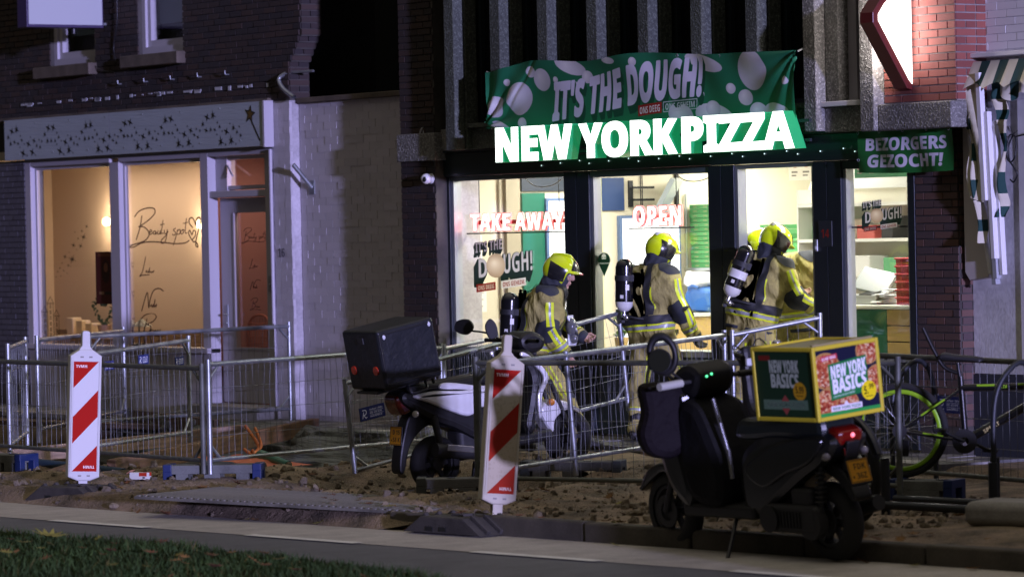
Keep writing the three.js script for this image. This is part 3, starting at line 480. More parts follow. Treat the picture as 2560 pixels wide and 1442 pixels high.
const mBrickRed = [mat(0.24, 0.07, 0.052, 0.85), mat(0.2, 0.06, 0.047, 0.85), mat(0.27, 0.082, 0.06, 0.85)];
const mMortar = tiled(0.3, 0.28, 0.26, 0.95, texMott, 1.2);
const pizza = thing('pizza_shop', 'pizza shop building with concrete fins above a dark green lit shop front', 'building');
{
  const b = pizza;
  // left pier
  part(b, 'left_pier', bb(-1.57, -0.99, 0.02, 6.4, -0.3, 0.15), mMortarDark);
  brickwork(b, { x0: -1.57, x1: -0.985, y0: 0.5, y1: 4.4, z: 0.156, mats: mBrickDark, keep: 190, seed: 11, proud: 0.005, rank: (i) => Math.abs(i.t - 2.6) });
  part(b, 'pier_block', rbb(-1.59, -0.95, 2.6, 2.86, -0.05, 0.19, 0.008), mAgg);
  // fins, sills, dark upper windows
  part(b, 'upper_wall', bb(-1.6, 6.35, 2.9, 6.4, -6, -0.35), mDarkRoom);
  for (let k = 0; k < 8; k++) {
    const x = -0.58 + 0.744 * k;
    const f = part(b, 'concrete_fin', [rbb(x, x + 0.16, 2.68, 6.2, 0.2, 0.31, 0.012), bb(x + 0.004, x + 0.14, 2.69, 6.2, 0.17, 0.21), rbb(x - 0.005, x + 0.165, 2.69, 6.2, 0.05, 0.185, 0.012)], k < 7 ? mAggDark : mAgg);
    if (k < 7) {
      const w = part(b, 'upper_window', [bb(x + 0.17, x + 0.21, 2.93, 6.2, -0.05, 0.03), bb(x + 0.7, x + 0.735, 2.93, 6.2, -0.05, 0.03), bb(x + 0.21, x + 0.7, 2.93, 2.97, -0.05, 0.03)], mShopPost);
      part(w, 'pane', bb(x + 0.21, x + 0.7, 2.971, 6.2, -0.02, -0.012), mGlassDark);
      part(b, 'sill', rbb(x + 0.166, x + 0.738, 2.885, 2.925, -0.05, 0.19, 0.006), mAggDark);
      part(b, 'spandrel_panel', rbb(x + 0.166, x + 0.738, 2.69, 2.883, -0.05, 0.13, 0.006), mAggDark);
    }
  }
  { // gap between pier and first fin
    const w = part(b, 'upper_window', bb(-0.98, -0.95, 2.87, 6.2, -0.05, 0.03), mShopPost); part(w, 'pane', bb(-0.984, -0.61, 2.9, 6.2, -0.02, -0.012), mGlassDark); part(b, 'spandrel_panel', bb(-0.965, -0.61, 2.69, 2.89, -0.05, 0.1), mAgg);
  }
  // last bay with pale frame
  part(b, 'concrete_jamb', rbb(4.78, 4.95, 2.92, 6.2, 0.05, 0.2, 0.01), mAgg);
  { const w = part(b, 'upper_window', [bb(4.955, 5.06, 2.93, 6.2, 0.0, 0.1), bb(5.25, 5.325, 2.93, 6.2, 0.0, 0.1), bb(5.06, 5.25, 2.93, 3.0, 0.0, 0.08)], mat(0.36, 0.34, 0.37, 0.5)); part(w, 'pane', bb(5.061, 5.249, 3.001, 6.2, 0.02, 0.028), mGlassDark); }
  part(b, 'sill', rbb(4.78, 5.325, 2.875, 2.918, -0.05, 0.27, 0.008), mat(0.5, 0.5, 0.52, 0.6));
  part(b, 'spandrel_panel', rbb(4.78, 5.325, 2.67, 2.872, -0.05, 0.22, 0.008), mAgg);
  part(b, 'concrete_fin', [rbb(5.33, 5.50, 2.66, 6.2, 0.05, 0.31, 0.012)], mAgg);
  // right pier above and below
  part(b, 'upper_pier', bb(5.505, 6.36, 2.87, 6.4, -0.13, 0.192), mMortar);
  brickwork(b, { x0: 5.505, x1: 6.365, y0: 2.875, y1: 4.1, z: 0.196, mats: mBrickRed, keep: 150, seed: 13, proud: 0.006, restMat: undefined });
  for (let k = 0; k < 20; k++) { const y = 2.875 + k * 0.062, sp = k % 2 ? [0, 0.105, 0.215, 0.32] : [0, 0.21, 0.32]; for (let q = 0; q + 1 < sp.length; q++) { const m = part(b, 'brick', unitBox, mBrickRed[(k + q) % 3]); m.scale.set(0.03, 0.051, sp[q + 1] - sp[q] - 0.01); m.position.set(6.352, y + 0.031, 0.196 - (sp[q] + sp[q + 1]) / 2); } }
  part(b, 'base_block', rbb(5.505, 6.375, 2.66, 2.868, -0.12, 0.27, 0.012), mAgg);
  part(b, 'right_pier', bb(5.65, 6.15, 0.02, 2.655, -0.4, 0.012), mMortarDark);
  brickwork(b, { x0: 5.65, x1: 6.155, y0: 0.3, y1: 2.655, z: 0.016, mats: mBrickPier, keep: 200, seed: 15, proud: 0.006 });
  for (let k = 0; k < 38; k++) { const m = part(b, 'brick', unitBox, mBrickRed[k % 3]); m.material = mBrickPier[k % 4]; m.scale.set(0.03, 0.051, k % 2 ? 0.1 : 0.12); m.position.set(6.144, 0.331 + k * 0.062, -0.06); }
  // shop front
  part(b, 'fascia', rbb(-1.0, 5.65, 2.445, 2.665, -0.12, 0.06, 0.006), mShopDark);
  part(b, 'fascia_top', bb(-1.0, 5.65, 2.668, 2.688, -0.12, 0.09), mShopPost);
  const posts = [[-1.015, -0.95], [0.885, 1.265], [2.99, 3.34], [4.385, 4.745], [5.57, 5.648]];
  posts.forEach(([x0, x1]) => part(b, 'post', x1 - x0 > 0.2 ? [rbb(x0, (x0 + x1) / 2 - 0.003, 0.1, 2.443, -0.09, 0.03, 0.005), rbb((x0 + x1) / 2 + 0.003, x1, 0.1, 2.443, -0.09, 0.03, 0.005), bb(x0 + 0.02, x1 - 0.02, 0.1, 2.44, -0.08, 0.022)] : rbb(x0, x1, 0.1, 2.443, -0.09, 0.03, 0.005), mShopPost));
  for (const [x0, x1, top, lab] of [[-0.949, 0.884, 2.40, 0], [1.266, 2.989, 2.385, 0], [4.746, 5.569, 2.37, 1]]) {
    const w = part(b, 'window', [bb(x0, x0 + 0.035, 0.85, top, -0.08, 0.004), bb(x1 - 0.035, x1, 0.85, top, -0.08, 0.004), bb(x0, x1, 0.80, 0.849, -0.08, 0.012)], mAlu);
    part(w, 'pane', bb(x0 + 0.036, x1 - 0.036, 0.85, top - 0.001, -0.043, -0.037), mPane);
    part(b, lab ? 'head_rail' : 'blind_box', rbb(x0, x1, top, 2.444, -0.08, 0.02, 0.006), lab ? mShopPost : mat(0.1, 0.13, 0.13, 0.45));
    part(b, 'base_panel', bb(x0, x1, 0.1, 0.799, -0.07, 0.0), mShopDark);
  }
  part(b, 'glazing_bar', bb(4.785, 5.53, 1.885, 1.9, -0.075, -0.046), mBlackMetal);
  part(b, 'door_frame', [bb(3.341, 3.375, 0.17, 2.44, -0.08, 0.012), bb(4.35, 4.384, 0.17, 2.44, -0.08, 0.012), bb(3.376, 4.349, 2.405, 2.442, -0.08, 0.012)], mAlu);
  part(b, 'door_step', rbb(3.3, 4.42, 0.02, 0.16, -0.3, 0.32, 0.012), mConcrete);
  // room
  const mWall = mat(0.66, 0.6, 0.46, 0.85, 0, { bumpMap: rep(texFbm, 2), bumpScale: 0.002 }), mWhite = mat(0.74, 0.74, 0.7, 0.6);
  part(b, 'room_floor', bb(-1.05, 5.65, 0.05, 0.15, -4.7, -0.1), mat(0.3, 0.28, 0.25, 0.4));
  part(b, 'room_wall', bb(-1.2, -1.05, 0.05, 2.85, -4.8, -0.1), mWall);
  part(b, 'room_wall', bb(-1.2, 5.8, 0.05, 2.85, -4.8, -4.65), mWhite);
  part(b, 'room_wall', bb(5.655, 5.8, 0.05, 2.85, -4.65, -0.1), mWhite);
  part(b, 'room_ceiling', bb(-1.2, 5.8, 2.8, 2.9, -4.8, -0.12), mWhite);
  // wall panels on the left wall
  part(b, 'wall_pipe', [rod([-1.03, 0.2, -0.6], [-1.03, 2.8, -0.6], 0.012), bb(-1.049, -1.0, 0.2, 2.8, -0.82, -0.66)], mat(0.34, 0.3, 0.22, 0.7));
  part(b, 'wall_panel', bb(-1.049, -1.02, 0.2, 2.28, -1.13, -0.86), mat(0.012, 0.13, 0.085, 0.4), 'green lower wall panel');
  part(b, 'wall_panel', bb(-1.049, -1.02, 2.3, 2.75, -1.45, -0.86), mat(0.03, 0.04, 0.06, 0.5), 'dark panel above the green one');
  part(b, 'wall_panel', bb(-1.049, -1.03, 2.1, 2.42, -2.09, -1.82), mat(0.02, 0.05, 0.16, 0.3), 'dark blue screen panel');
  part(b, 'wall_panel', bb(-1.049, -1.03, 0.3, 2.42, -1.815, -1.73), mat(0.6, 0.62, 0.3, 0.5), 'pale yellow strip');
  part(b, 'socket_box', rbb(-1.049, -1.02, 2.06, 2.14, -2.7, -2.58, 0.005), mAlu);
  part(b, 'wall_trunking', bb(-1.049, -1.02, 2.05, 2.8, -2.76, -2.72), mBlackMetal);
  part(b, 'conduit', rod([-1.04, 2.8, -2.3], [-1.04, 2.05, -2.3], 0.006), mBlackMetal);
}
/* lamps of the shop: lit ceiling panels with area lights just below */
for (let k = 0; k < 4; k++) {
  const x = 0.2 + (k % 2) * 3.4, z = k < 2 ? -1.15 : -3.3;
  const t = thing('ceiling_panel', ['front left', 'front right', 'rear left', 'rear right'][k] + ' white light panel in the pizza shop ceiling', 'ceiling lamp', [x, 2.785, z], 0, 'light panels of the pizza shop');
  part(t, 'frame', bx(1.64, 0.02, 0.64, 0, 0.003, 0), mAlu); part(t, 'diffuser', bx(1.6, 0.004, 0.6, 0, -0.012, 0), glow(1, 0.97, 0.86, 3));
  const l = new THREE.RectAreaLight(new THREE.Color(1, 0.97, 0.86), 30, 1.6, 0.6); l.position.set(x, 2.755, z); l.lookAt(x, 0, z); scene.add(l);
}
/* counter, crates, boxes, screens */
{
  const mGreenF = mat(0.02, 0.19, 0.1, 0.4), mOak = mat(0.62, 0.42, 0.16, 0.5), mTop = mat(0.72, 0.72, 0.66, 0.3);
  const c = thing('shop_counter', 'green fronted shop counter with yellow wooden drawers at its right', 'counter');
  part(c, 'front', bb(2.6, 3.86, 0.15, 1.18, -1.25, -1.2), mGreenF);
  for (let k = 0; k < 7; k++) part(c, 'drawer', rbb(3.87, 4.9, 1.05 - k * 0.14, 1.18 - k * 0.14, -1.25, -1.195, 0.004), mOak);
  part(c, 'body', bb(2.6, 4.9, 0.15, 1.17, -1.75, -1.26), mat(0.2, 0.19, 0.17, 0.6)); part(c, 'worktop', rbb(2.56, 4.95, 1.185, 1.22, -1.8, -1.17, 0.006), mTop);
  const mCrate = mat(0.5, 0.03, 0.05, 0.45);
  const cg = [rb(0.46, 0.06, 0.4, 0.008, 0, 0.03, 0), rb(0.48, 0.016, 0.42, 0.005, 0, 0.06, 0), ...[-0.15, -0.05, 0.05, 0.15].map((x) => bx(0.012, 0.05, 0.41, x, 0.028, 0))];
  for (let k = 0; k < 6; k++) { const t = thing('dough_crate', k === 0 ? 'red dough crate lowest in the stack on the counter' : k === 5 ? 'red dough crate topmost in the stack on the counter' : `red dough crate, ${['', 'second', 'third', 'fourth', 'fifth'][k]} from below in the stack on the counter`, 'crate', [4.22, 1.222 + k * 0.067, -1.4], 0, 'red dough crates stacked on the counter'); part(t, 'body', cg, mCrate); }
  const m = thing('order_screen', 'small bright order screen mounted behind the counter', 'monitor', [3.3, 1.68, -2.2]); part(m, 'casing', rb(0.34, 0.24, 0.03, 0.008), mBlackMetal); part(m, 'screen', bx(0.31, 0.21, 0.003, 0, 0, 0.017), glow(0.75, 0.85, 1, 1.3)); part(m, 'stand', rod([0, -0.12, 0], [0, -0.3, 0], 0.012), mAlu);
  const till = thing('cash_register', 'grey cash register leaning back on the counter', 'cash register', [3.45, 1.22, -1.45]); part(till, 'base', rb(0.4, 0.09, 0.36, 0.015, 0, 0.045, 0), mat(0.25, 0.26, 0.26, 0.5)); part(till, 'display', turned(rb(0.36, 0.24, 0.03, 0.01), -0.7, 0.3, 0, 0, 0.2, 0.02), mat(0.2, 0.22, 0.22, 0.3)); part(till, 'keypad', turned(bx(0.16, 0.01, 0.12), 0.2, 0, 0, 0.05, 0.1, 0.12), mBlackMetal);
  const pp = thing('paper_pile', 'crumpled plastic and papers beside the cash register', 'papers', [3.72, 1.222, -1.35]); const r = rng(41); for (let k = 0; k < 5; k++) part(pp, 'sheet_of_paper', turned(bx(0.22, 0.003, 0.14), 0.3 * (r() - 0.5), r() * 3, 0.5 * (r() - 0.3), 0.03 * k - 0.05, 0.05 + k * 0.02, 0), mat(0.6, 0.62, 0.62, 0.4));
  // shelf behind with stock
  const sh = thing('stock_shelf', 'white wall shelf with stock behind the counter', 'shelf', [2.4, 0.15, -2.85]);
  for (const y of [0.9, 1.3, 1.62, 1.95]) part(sh, 'shelf_board', bx(3.0, 0.03, 0.35, 0, y, 0), mTop); part(sh, 'back_panel', bx(3.0, 2.0, 0.02, 0, 1.1, -0.19), mat(0.72, 0.7, 0.6, 0.7)); for (const x of [-1.49, 1.49]) part(sh, 'side_panel', bx(0.02, 2.0, 0.36, x, 1.1, 0), mTop);
  const stock = [[1.2, 1.6, 0.24, 0.16, [0.2, 0.5, 0.25], 'green food box'], [1.5, 1.6, 0.2, 0.2, [0.7, 0.65, 0.5], 'cream food box'], [1.85, 1.6, 0.25, 0.14, [0.5, 0.1, 0.08], 'red food tin box'], [2.15, 1.6, 0.16, 0.22, [0.02, 0.02, 0.02], 'black carton'], [1.3, 1.28, 0.3, 0.16, [0.55, 0.5, 0.4], 'kraft carton'], [1.75, 1.28, 0.3, 0.18, [0.7, 0.7, 0.66], 'white tub'], [2.2, 1.28, 0.22, 0.16, [0.1, 0.35, 0.15], 'dark green carton'], [2.6, 1.28, 0.24, 0.18, [0.68, 0.66, 0.6], 'pale tub'], [1.6, 0.88, 0.3, 0.2, [0.66, 0.66, 0.6], 'low white tub'], [2.1, 0.88, 0.3, 0.18, [0.55, 0.6, 0.62], 'bluish tub']];
  stock.forEach(([x, y, w, h, c3, n]) => solo('stock_box', n + ' on the white shelf behind the counter', 'box', rb(w, h, 0.24, 0.01, x, 0.15 + y + 0.037 + h / 2 - 0.02, -2.82), mat(...c3, 0.6)));
  // green pizza boxes
  const mPB = [mat(0.09, 0.36, 0.12, 0.65), mat(0.12, 0.42, 0.15, 0.65)], mKraft = mat(0.36, 0.42, 0.2, 0.7);
  const box1 = rb(0.34, 0.042, 0.34, 0.003, 0, 0.021, 0), slot = [bx(0.06, 0.012, 0.004, 0.08, 0.02, 0.17), bx(0.06, 0.012, 0.004, -0.08, 0.02, 0.17)];
  let nth = 0; const r2 = rng(43);
  const ORD = ['lowest', 'second', 'third', 'fourth', 'fifth', 'sixth', 'seventh', 'eighth', 'ninth', 'tenth', 'eleventh', 'twelfth', 'thirteenth', 'fourteenth', 'fifteenth', 'sixteenth', 'seventeenth', 'eighteenth'];
  const stack = (x, y, z, n, where) => { for (let k = 0; k < n; k++) { nth++; const t = thing('pizza_box', `green pizza box, ${k === n - 1 ? 'topmost' : ORD[k] + (k ? ' from below' : '')}, stack ${where}`, 'pizza box', [x + (r2() - 0.5) * 0.012, y + k * 0.0445, z + (r2() - 0.5) * 0.015], (r2() - 0.5) * 0.08, 'green pizza boxes in the stack ' + where); part(t, 'carton', box1, mPB[k % 2]); part(t, 'flap', slot, mKraft); } };
  const rack = thing('box_rack', 'wall rack carrying two stacks of green pizza boxes', 'rack', [-0.85, 0.15, -3.08]); for (const y of [0.46, 1.36]) part(rack, 'shelf_board', bx(0.4, 0.025, 0.5, 0, y, 0), mAlu); for (const z of [-0.24, 0.24]) part(rack, 'upright', rod([-0.17, 0, z], [-0.17, 2.1, z], 0.012), mAlu);
  stack(-0.84, 1.523, -3.05, 14, 'on the upper wall rack board');
  stack(-0.84, 0.623, -3.05, 9, 'on the lower wall rack board');
  stack(-0.5, 1.05, -3.95, 18, 'left inside the open door');
  stack(0.62, 1.8, -2.75, 3, 'behind the firefighter in the doorway');
  const tb = thing('prep_table', 'steel prep table at the left inside the open door', 'table', [-0.5, 0.15, -3.95]); part(tb, 'table_top', bx(0.7, 0.03, 0.7, 0, 0.88, 0), mAlu); for (const [x, z] of [[-0.3, -0.3], [0.3, -0.3], [-0.3, 0.3], [0.3, 0.3]]) part(tb, 'leg', rod([x, 0, z], [x, 0.87, z], 0.02), mAlu);
  // cupboard with blue and white bags on it
  const cb = thing('side_cupboard', 'wooden side cupboard under the blue bags', 'cupboard', [-0.72, 0.15, -2.7]); part(cb, 'body', rb(0.5, 0.9, 0.9, 0.008, 0, 0.45, 0), mOak); part(cb, 'worktop', bx(0.54, 0.03, 0.94, 0, 0.92, 0), mTop);
  const bag = (name, label, x, y, z, w, h, d, m) => { const g = new THREE.SphereGeometry(1, 20, 14), p = g.attributes.position; for (let i = 0; i < p.count; i++) { const a = p.getX(i), q = p.getY(i), e = p.getZ(i), k = 1 + 0.2 * (N16(a * 0.2 + 0.5, e * 0.2 + q * 0.1 + 0.5) - 0.5) * 2; const bxy = (v) => Math.sign(v) * Math.pow(Math.abs(v), 0.55); p.setXYZ(i, bxy(a) * w * k, bxy(q) * h * k, bxy(e) * d * k); } g.computeVertexNormals(); const t = thing(name, label, 'bag', [x, y, z]); part(t, 'body', g, m); part(t, 'handle', tube([[-w * 0.5, h * 0.9, d], [0, h * 1.1, d * 1.1], [w * 0.5, h * 0.9, d]], 0.012, 12, 6), m); };
  bag('delivery_bag', 'blue delivery bag lying on the side cupboard', -0.72, 1.22, -2.88, 0.16, 0.12, 0.2, mat(0.02, 0.12, 0.42, 0.6));
  bag('delivery_bag', 'white plastic bag lying on top of the blue bag', -0.74, 1.41, -2.8, 0.12, 0.07, 0.14, mat(0.7, 0.72, 0.75, 0.4));
  // glazed lit cabinets on the left wall
  for (const [z0, z1, y0, y1, label] of [[-1.45, -1.15, 0.2, 2.2, 'tall bright white cabinet beside the green wall panel'], [-2.72, -2.03, 0.75, 2.02, 'bright white lit menu display on the left shop wall']]) { const t = thing('light_cabinet', label, 'display'); part(t, 'casing', rbb(-1.045, -0.99, y0 - 0.03, y1 + 0.03, z0 - 0.03, z1 + 0.03, 0.008), mat(0.1, 0.16, 0.3, 0.4)); part(t, 'lit_screen', bb(-0.989, -0.985, y0, y1, z0, z1), glow(0.95, 0.97, 1, 1.5)); }
  const steelM = mat(0.5, 0.5, 0.48, 0.3, 0.7);
  const ov = thing('pizza_oven', 'steel conveyor pizza oven at the back of the shop', 'oven', [0.75, 0.15, -4.1]); part(ov, 'body', [rb(1.5, 0.5, 0.8, 0.02, 0, 1.05, 0), rb(0.3, 0.12, 0.6, 0.01, -0.9, 1.0, 0)], steelM); part(ov, 'leg', [bx(0.06, 0.8, 0.06, -0.65, 0.4, 0.3), bx(0.06, 0.8, 0.06, 0.65, 0.4, 0.3), bx(0.06, 0.8, 0.06, -0.65, 0.4, -0.3), bx(0.06, 0.8, 0.06, 0.65, 0.4, -0.3)], steelM); part(ov, 'window', bx(0.5, 0.2, 0.01, 0, 1.08, 0.404), mBlackMetal); part(ov, 'control_panel', bx(0.2, 0.3, 0.02, 0.58, 1.05, 0.404), mat(0.1, 0.1, 0.11, 0.4));
  const hd = thing('extractor_hood', 'steel extractor hood hanging over the pizza oven', 'hood', [0.75, 2.2, -4.1]); part(hd, 'hood', prism([[-0.9, 0], [0.9, 0], [0.7, 0.35], [-0.7, 0.35]], -0.45, 0.45, 0.01), steelM);
  const tn = canvasTex(160, 220, (x) => { x.fillStyle = '#e9e6dc'; x.fillRect(0, 0, 160, 220); x.fillStyle = '#8d8a80'; for (let i = 0; i < 11; i++) x.fillRect(16, 22 + i * 17, 70 + ((i * 37) % 58), 6); x.fillStyle = '#2d7a4a'; x.fillRect(16, 6, 128, 10); });
  [[1.75, -0.3, 'upper'], [1.3, -0.34, 'lower']].forEach(([y, z, w]) => solo('wall_notice', w + ' paper notice on the cream wall behind the dough sticker', 'notice', turned(sheet(-0.1, 0.1, -0.14, 0.14, 0), 0, Math.PI / 2, 0, -1.046, y, z), printed(tn, 0.7)));
  for (let k = 0; k < 3; k++) solo('menu_poster', ['left', 'middle', 'right'][k] + ' menu poster over the stock shelf at the back', 'poster', turned(sheet(-0.42, 0.42, -0.16, 0.16, 0), 0, 0, 0, 1.3 + k * 0.95, 2.5, -2.6), printed(canvasTex(256, 96, (x) => { x.fillStyle = ['#e7e1cf', '#2c6f46', '#e4d9c0'][k]; x.fillRect(0, 0, 256, 96); const q = rng(90 + k); for (let i = 0; i < 5; i++) { x.fillStyle = '#b5683a'; x.beginPath(); x.arc(28 + i * 50, 40, 20, 0, 7); x.fill(); x.fillStyle = '#d9a464'; x.beginPath(); x.arc(28 + i * 50, 40, 15, 0, 7); x.fill(); x.fillStyle = '#7d7668'; x.fillRect(12 + i * 50, 70, 26 + 10 * q(), 5); x.fillRect(12 + i * 50, 80, 18 + 12 * q(), 4); } }), 0.6));
  const tv = thing('television', 'tilted flat television on a dark wall bracket in the shop', 'television', [-1.03, 2.26, -2.3]);
  part(tv, 'wall_plate', bx(0.02, 0.26, 0.05, 0.01, 0, 0.14), mBlackMetal); part(tv, 'arm', [bx(0.02, 0.022, 0.26, 0.06, 0.06, 0.02), bx(0.02, 0.022, 0.26, 0.06, -0.06, 0.02)], mBlackMetal); part(tv, 'panel', turned(rb(0.05, 0.36, 0.5, 0.01), 0, 0.75, -0.5, 0.2, -0.02, -0.18), mat(0.3, 0.34, 0.36, 0.3));
  const pl = thing('potted_plant', 'small plant with thin leaves at the window post', 'plant', [1.4, 0.85, -0.2]); const lv = []; for (let k = 0; k < 26; k++) lv.push(turned(ball(0.03, 0, 0, 0, 1, 0.2, 0.5, 6), r() * 6, r() * 6, r() * 6, (r() - 0.5) * 0.14, 0.12 + r() * 0.22, (r() - 0.5) * 0.1)); part(pl, 'foliage', lv, mat(0.1, 0.2, 0.04, 0.7)); part(pl, 'pot', lathe([[0, 0], [0.05, 0], [0.065, 0.1], [0, 0.1]]), mOak);
  solo('window_board', 'pale board inside the window carrying a small plant', 'shelf', bb(1.27, 2.95, 0.83, 0.848, -0.35, -0.09), mTop);
}
/* neon signs in the windows */
function letters(parent, text, x0, x1, y0, y1, z, depth, bold, name, bodyMat, faceMat, track = 0, thin) {
  const chars = [...text]; let pen = 0; const parts = [];
  for (const ch of chars) {
    const gl = font.data.glyphs[ch], adv = (gl.ha / font.data.resolution) * 0.72 + track;
    if (ch !== ' ') parts.push([ch, pen]); pen += ch === ' ' ? adv * 0.75 : adv;
  }
  const gs = parts.map(([ch, px]) => [ch, px, new THREE.ShapeGeometry(font.generateShapes(ch, 0.72), 6)]);
  let lo = 1e9, hi = -1e9, b = 1e9, t = -1e9; for (const [, px, g] of gs) { g.computeBoundingBox(); lo = Math.min(lo, px + g.boundingBox.min.x); hi = Math.max(hi, px + g.boundingBox.max.x); } b = 0; t = gs.find((g) => 'NTEOPZ'.includes(g[0]))[2].boundingBox.max.y;
  const sx = (x1 - x0) / (hi - lo), sy = (y1 - y0) / (t - b);
  for (const [ch, px] of parts) {
    const shapes = font.generateShapes(ch, 0.72);
    const body = new THREE.ExtrudeGeometry(shapes, { depth: 1, bevelEnabled: bold > 0, bevelThickness: 0.001, bevelSize: bold / sx, bevelSegments: 1, curveSegments: 6 });
    body.translate(px - lo, 0, 0).scale(sx, sy, depth).translate(x0, y0, z - depth);
    const m = part(parent, name, body, bodyMat);
    const face = new THREE.ExtrudeGeometry(shapes, { depth: 0.001, bevelEnabled: bold > 0, bevelThickness: 0.001, bevelSize: (thin ?? bold * 0.93) / sx, bevelSegments: 1, curveSegments: 6 });
    face.translate(px - lo, 0, 0).scale(sx, sy, 1).translate(x0, y0, z + 0.002 + depth * 0.002);
    part(m, 'lit_face', face, faceMat);
  }
}
{
  const red = glow(0.95, 0.03, 0.04, 1.0), tubeM = glow(1, 0.66, 0.62, 3.0);
  for (const [txt, x0, x1, y0, y1, label, w] of [['TAKE AWAY', -0.86, 0.62, 1.93, 2.085, 'red glowing TAKE AWAY neon sign in the left shop window', 1.5], ['OPEN', 1.68, 2.37, 1.945, 2.115, 'red glowing OPEN neon sign in the middle shop window', 0.7]]) {
    const t = thing('neon_sign', label, 'neon sign');
    letters(t, txt, x0, x1, y0, y1, -0.15, 0.02, 0.011, 'letter', red, tubeM, 0.05, 0.001);
    part(t, 'rail', [bb(x0 + 0.05, x1 - 0.05, (y0 + y1) / 2 - 0.02, (y0 + y1) / 2 + 0.02, -0.2, -0.18)], mat(0.35, 0.02, 0.02, 0.4));
    part(t, 'shelf_rail', bb(x0 - 0.06, x1 + 0.1, y0 - 0.03, y0 - 0.018, -0.22, -0.14), mBlackMetal);
    part(t, 'hanging_wire', [rod([x0 + 0.1, y1, -0.18], [x0 + 0.1, 2.75, -0.18], 0.004), rod([x1 - 0.1, y1, -0.18], [x1 - 0.1, 2.75, -0.18], 0.004)], mBlackMetal);
    const l = new THREE.RectAreaLight(new THREE.Color(1, 0.18, 0.16), 2.2, w, 0.16); l.position.set((x0 + x1) / 2, (y0 + y1) / 2, -0.135); l.lookAt((x0 + x1) / 2, (y0 + y1) / 2, 5); scene.add(l);
  }
  for (const [x, a] of [[0.35, 'left'], [2.6, 'middle']]) solo('hanging_cable', `thin cable sagging at the top of the ${a} shop window`, 'cable', tube([[x - 0.35, 2.42, -0.15], [x - 0.15, 2.33, -0.15], [x + 0.1, 2.33, -0.15], [x + 0.3, 2.4, -0.15]], 0.005, 24, 5), mat(0.4, 0.4, 0.4, 0.5));
}
/* lit channel letters over the front */
{
  const t = thing('illuminated_letters', 'white lit NEW YORK PIZZA channel letters over the shop front', 'shop sign');
  const side = new THREE.MeshStandardMaterial({ color: new THREE.Color().setRGB(0.015, 0.25, 0.09), emissive: new THREE.Color().setRGB(0.005, 0.17, 0.065), emissiveIntensity: 1, roughness: 0.4 }), face = glow(0.9, 1, 0.93, 2.6);
  for (const [w, x0, x1] of [['NEW', 0.49, 1.63], ['YORK', 1.765, 3.135], ['PIZZA', 3.235, 4.69]]) {
    letters(t, w, x0, x1, 2.558, 2.84, 0.48, 0.12, 0.02, 'letter', side, face, -0.015);
    const l = new THREE.RectAreaLight(new THREE.Color(0.86, 1, 0.93), 2.4, x1 - x0, 0.28); l.position.set((x0 + x1) / 2, 2.7, 0.505); l.lookAt((x0 + x1) / 2, 2.7, 5); scene.add(l);
  }
  part(t, 'mounting_rail', [bb(0.3, 4.75, 2.6, 2.625, 0.33, 0.355), bb(0.3, 4.75, 2.76, 2.785, 0.33, 0.355)], mShopPost);
  part(t, 'rail_bracket', Array.from({ length: 8 }, (_, k) => bb(0.4 + k * 0.56, 0.43 + k * 0.56, 2.59, 2.66, 0.05, 0.332)), mShopPost);
  const glintGlow = glow(0.7, 1, 0.95, 1.2);
  for (let k = 0; k < 19; k++) part(t, 'glint_dot', ball(0.0055, 0.6 + k * 0.243 + 0.05 * ((k * 7) % 3), 2.51 + (k % 3) * 0.014, 0.068, 1, 1, 1, 8), glintGlow);  // glowing dots stand for glints under the letters, no lamps there
}
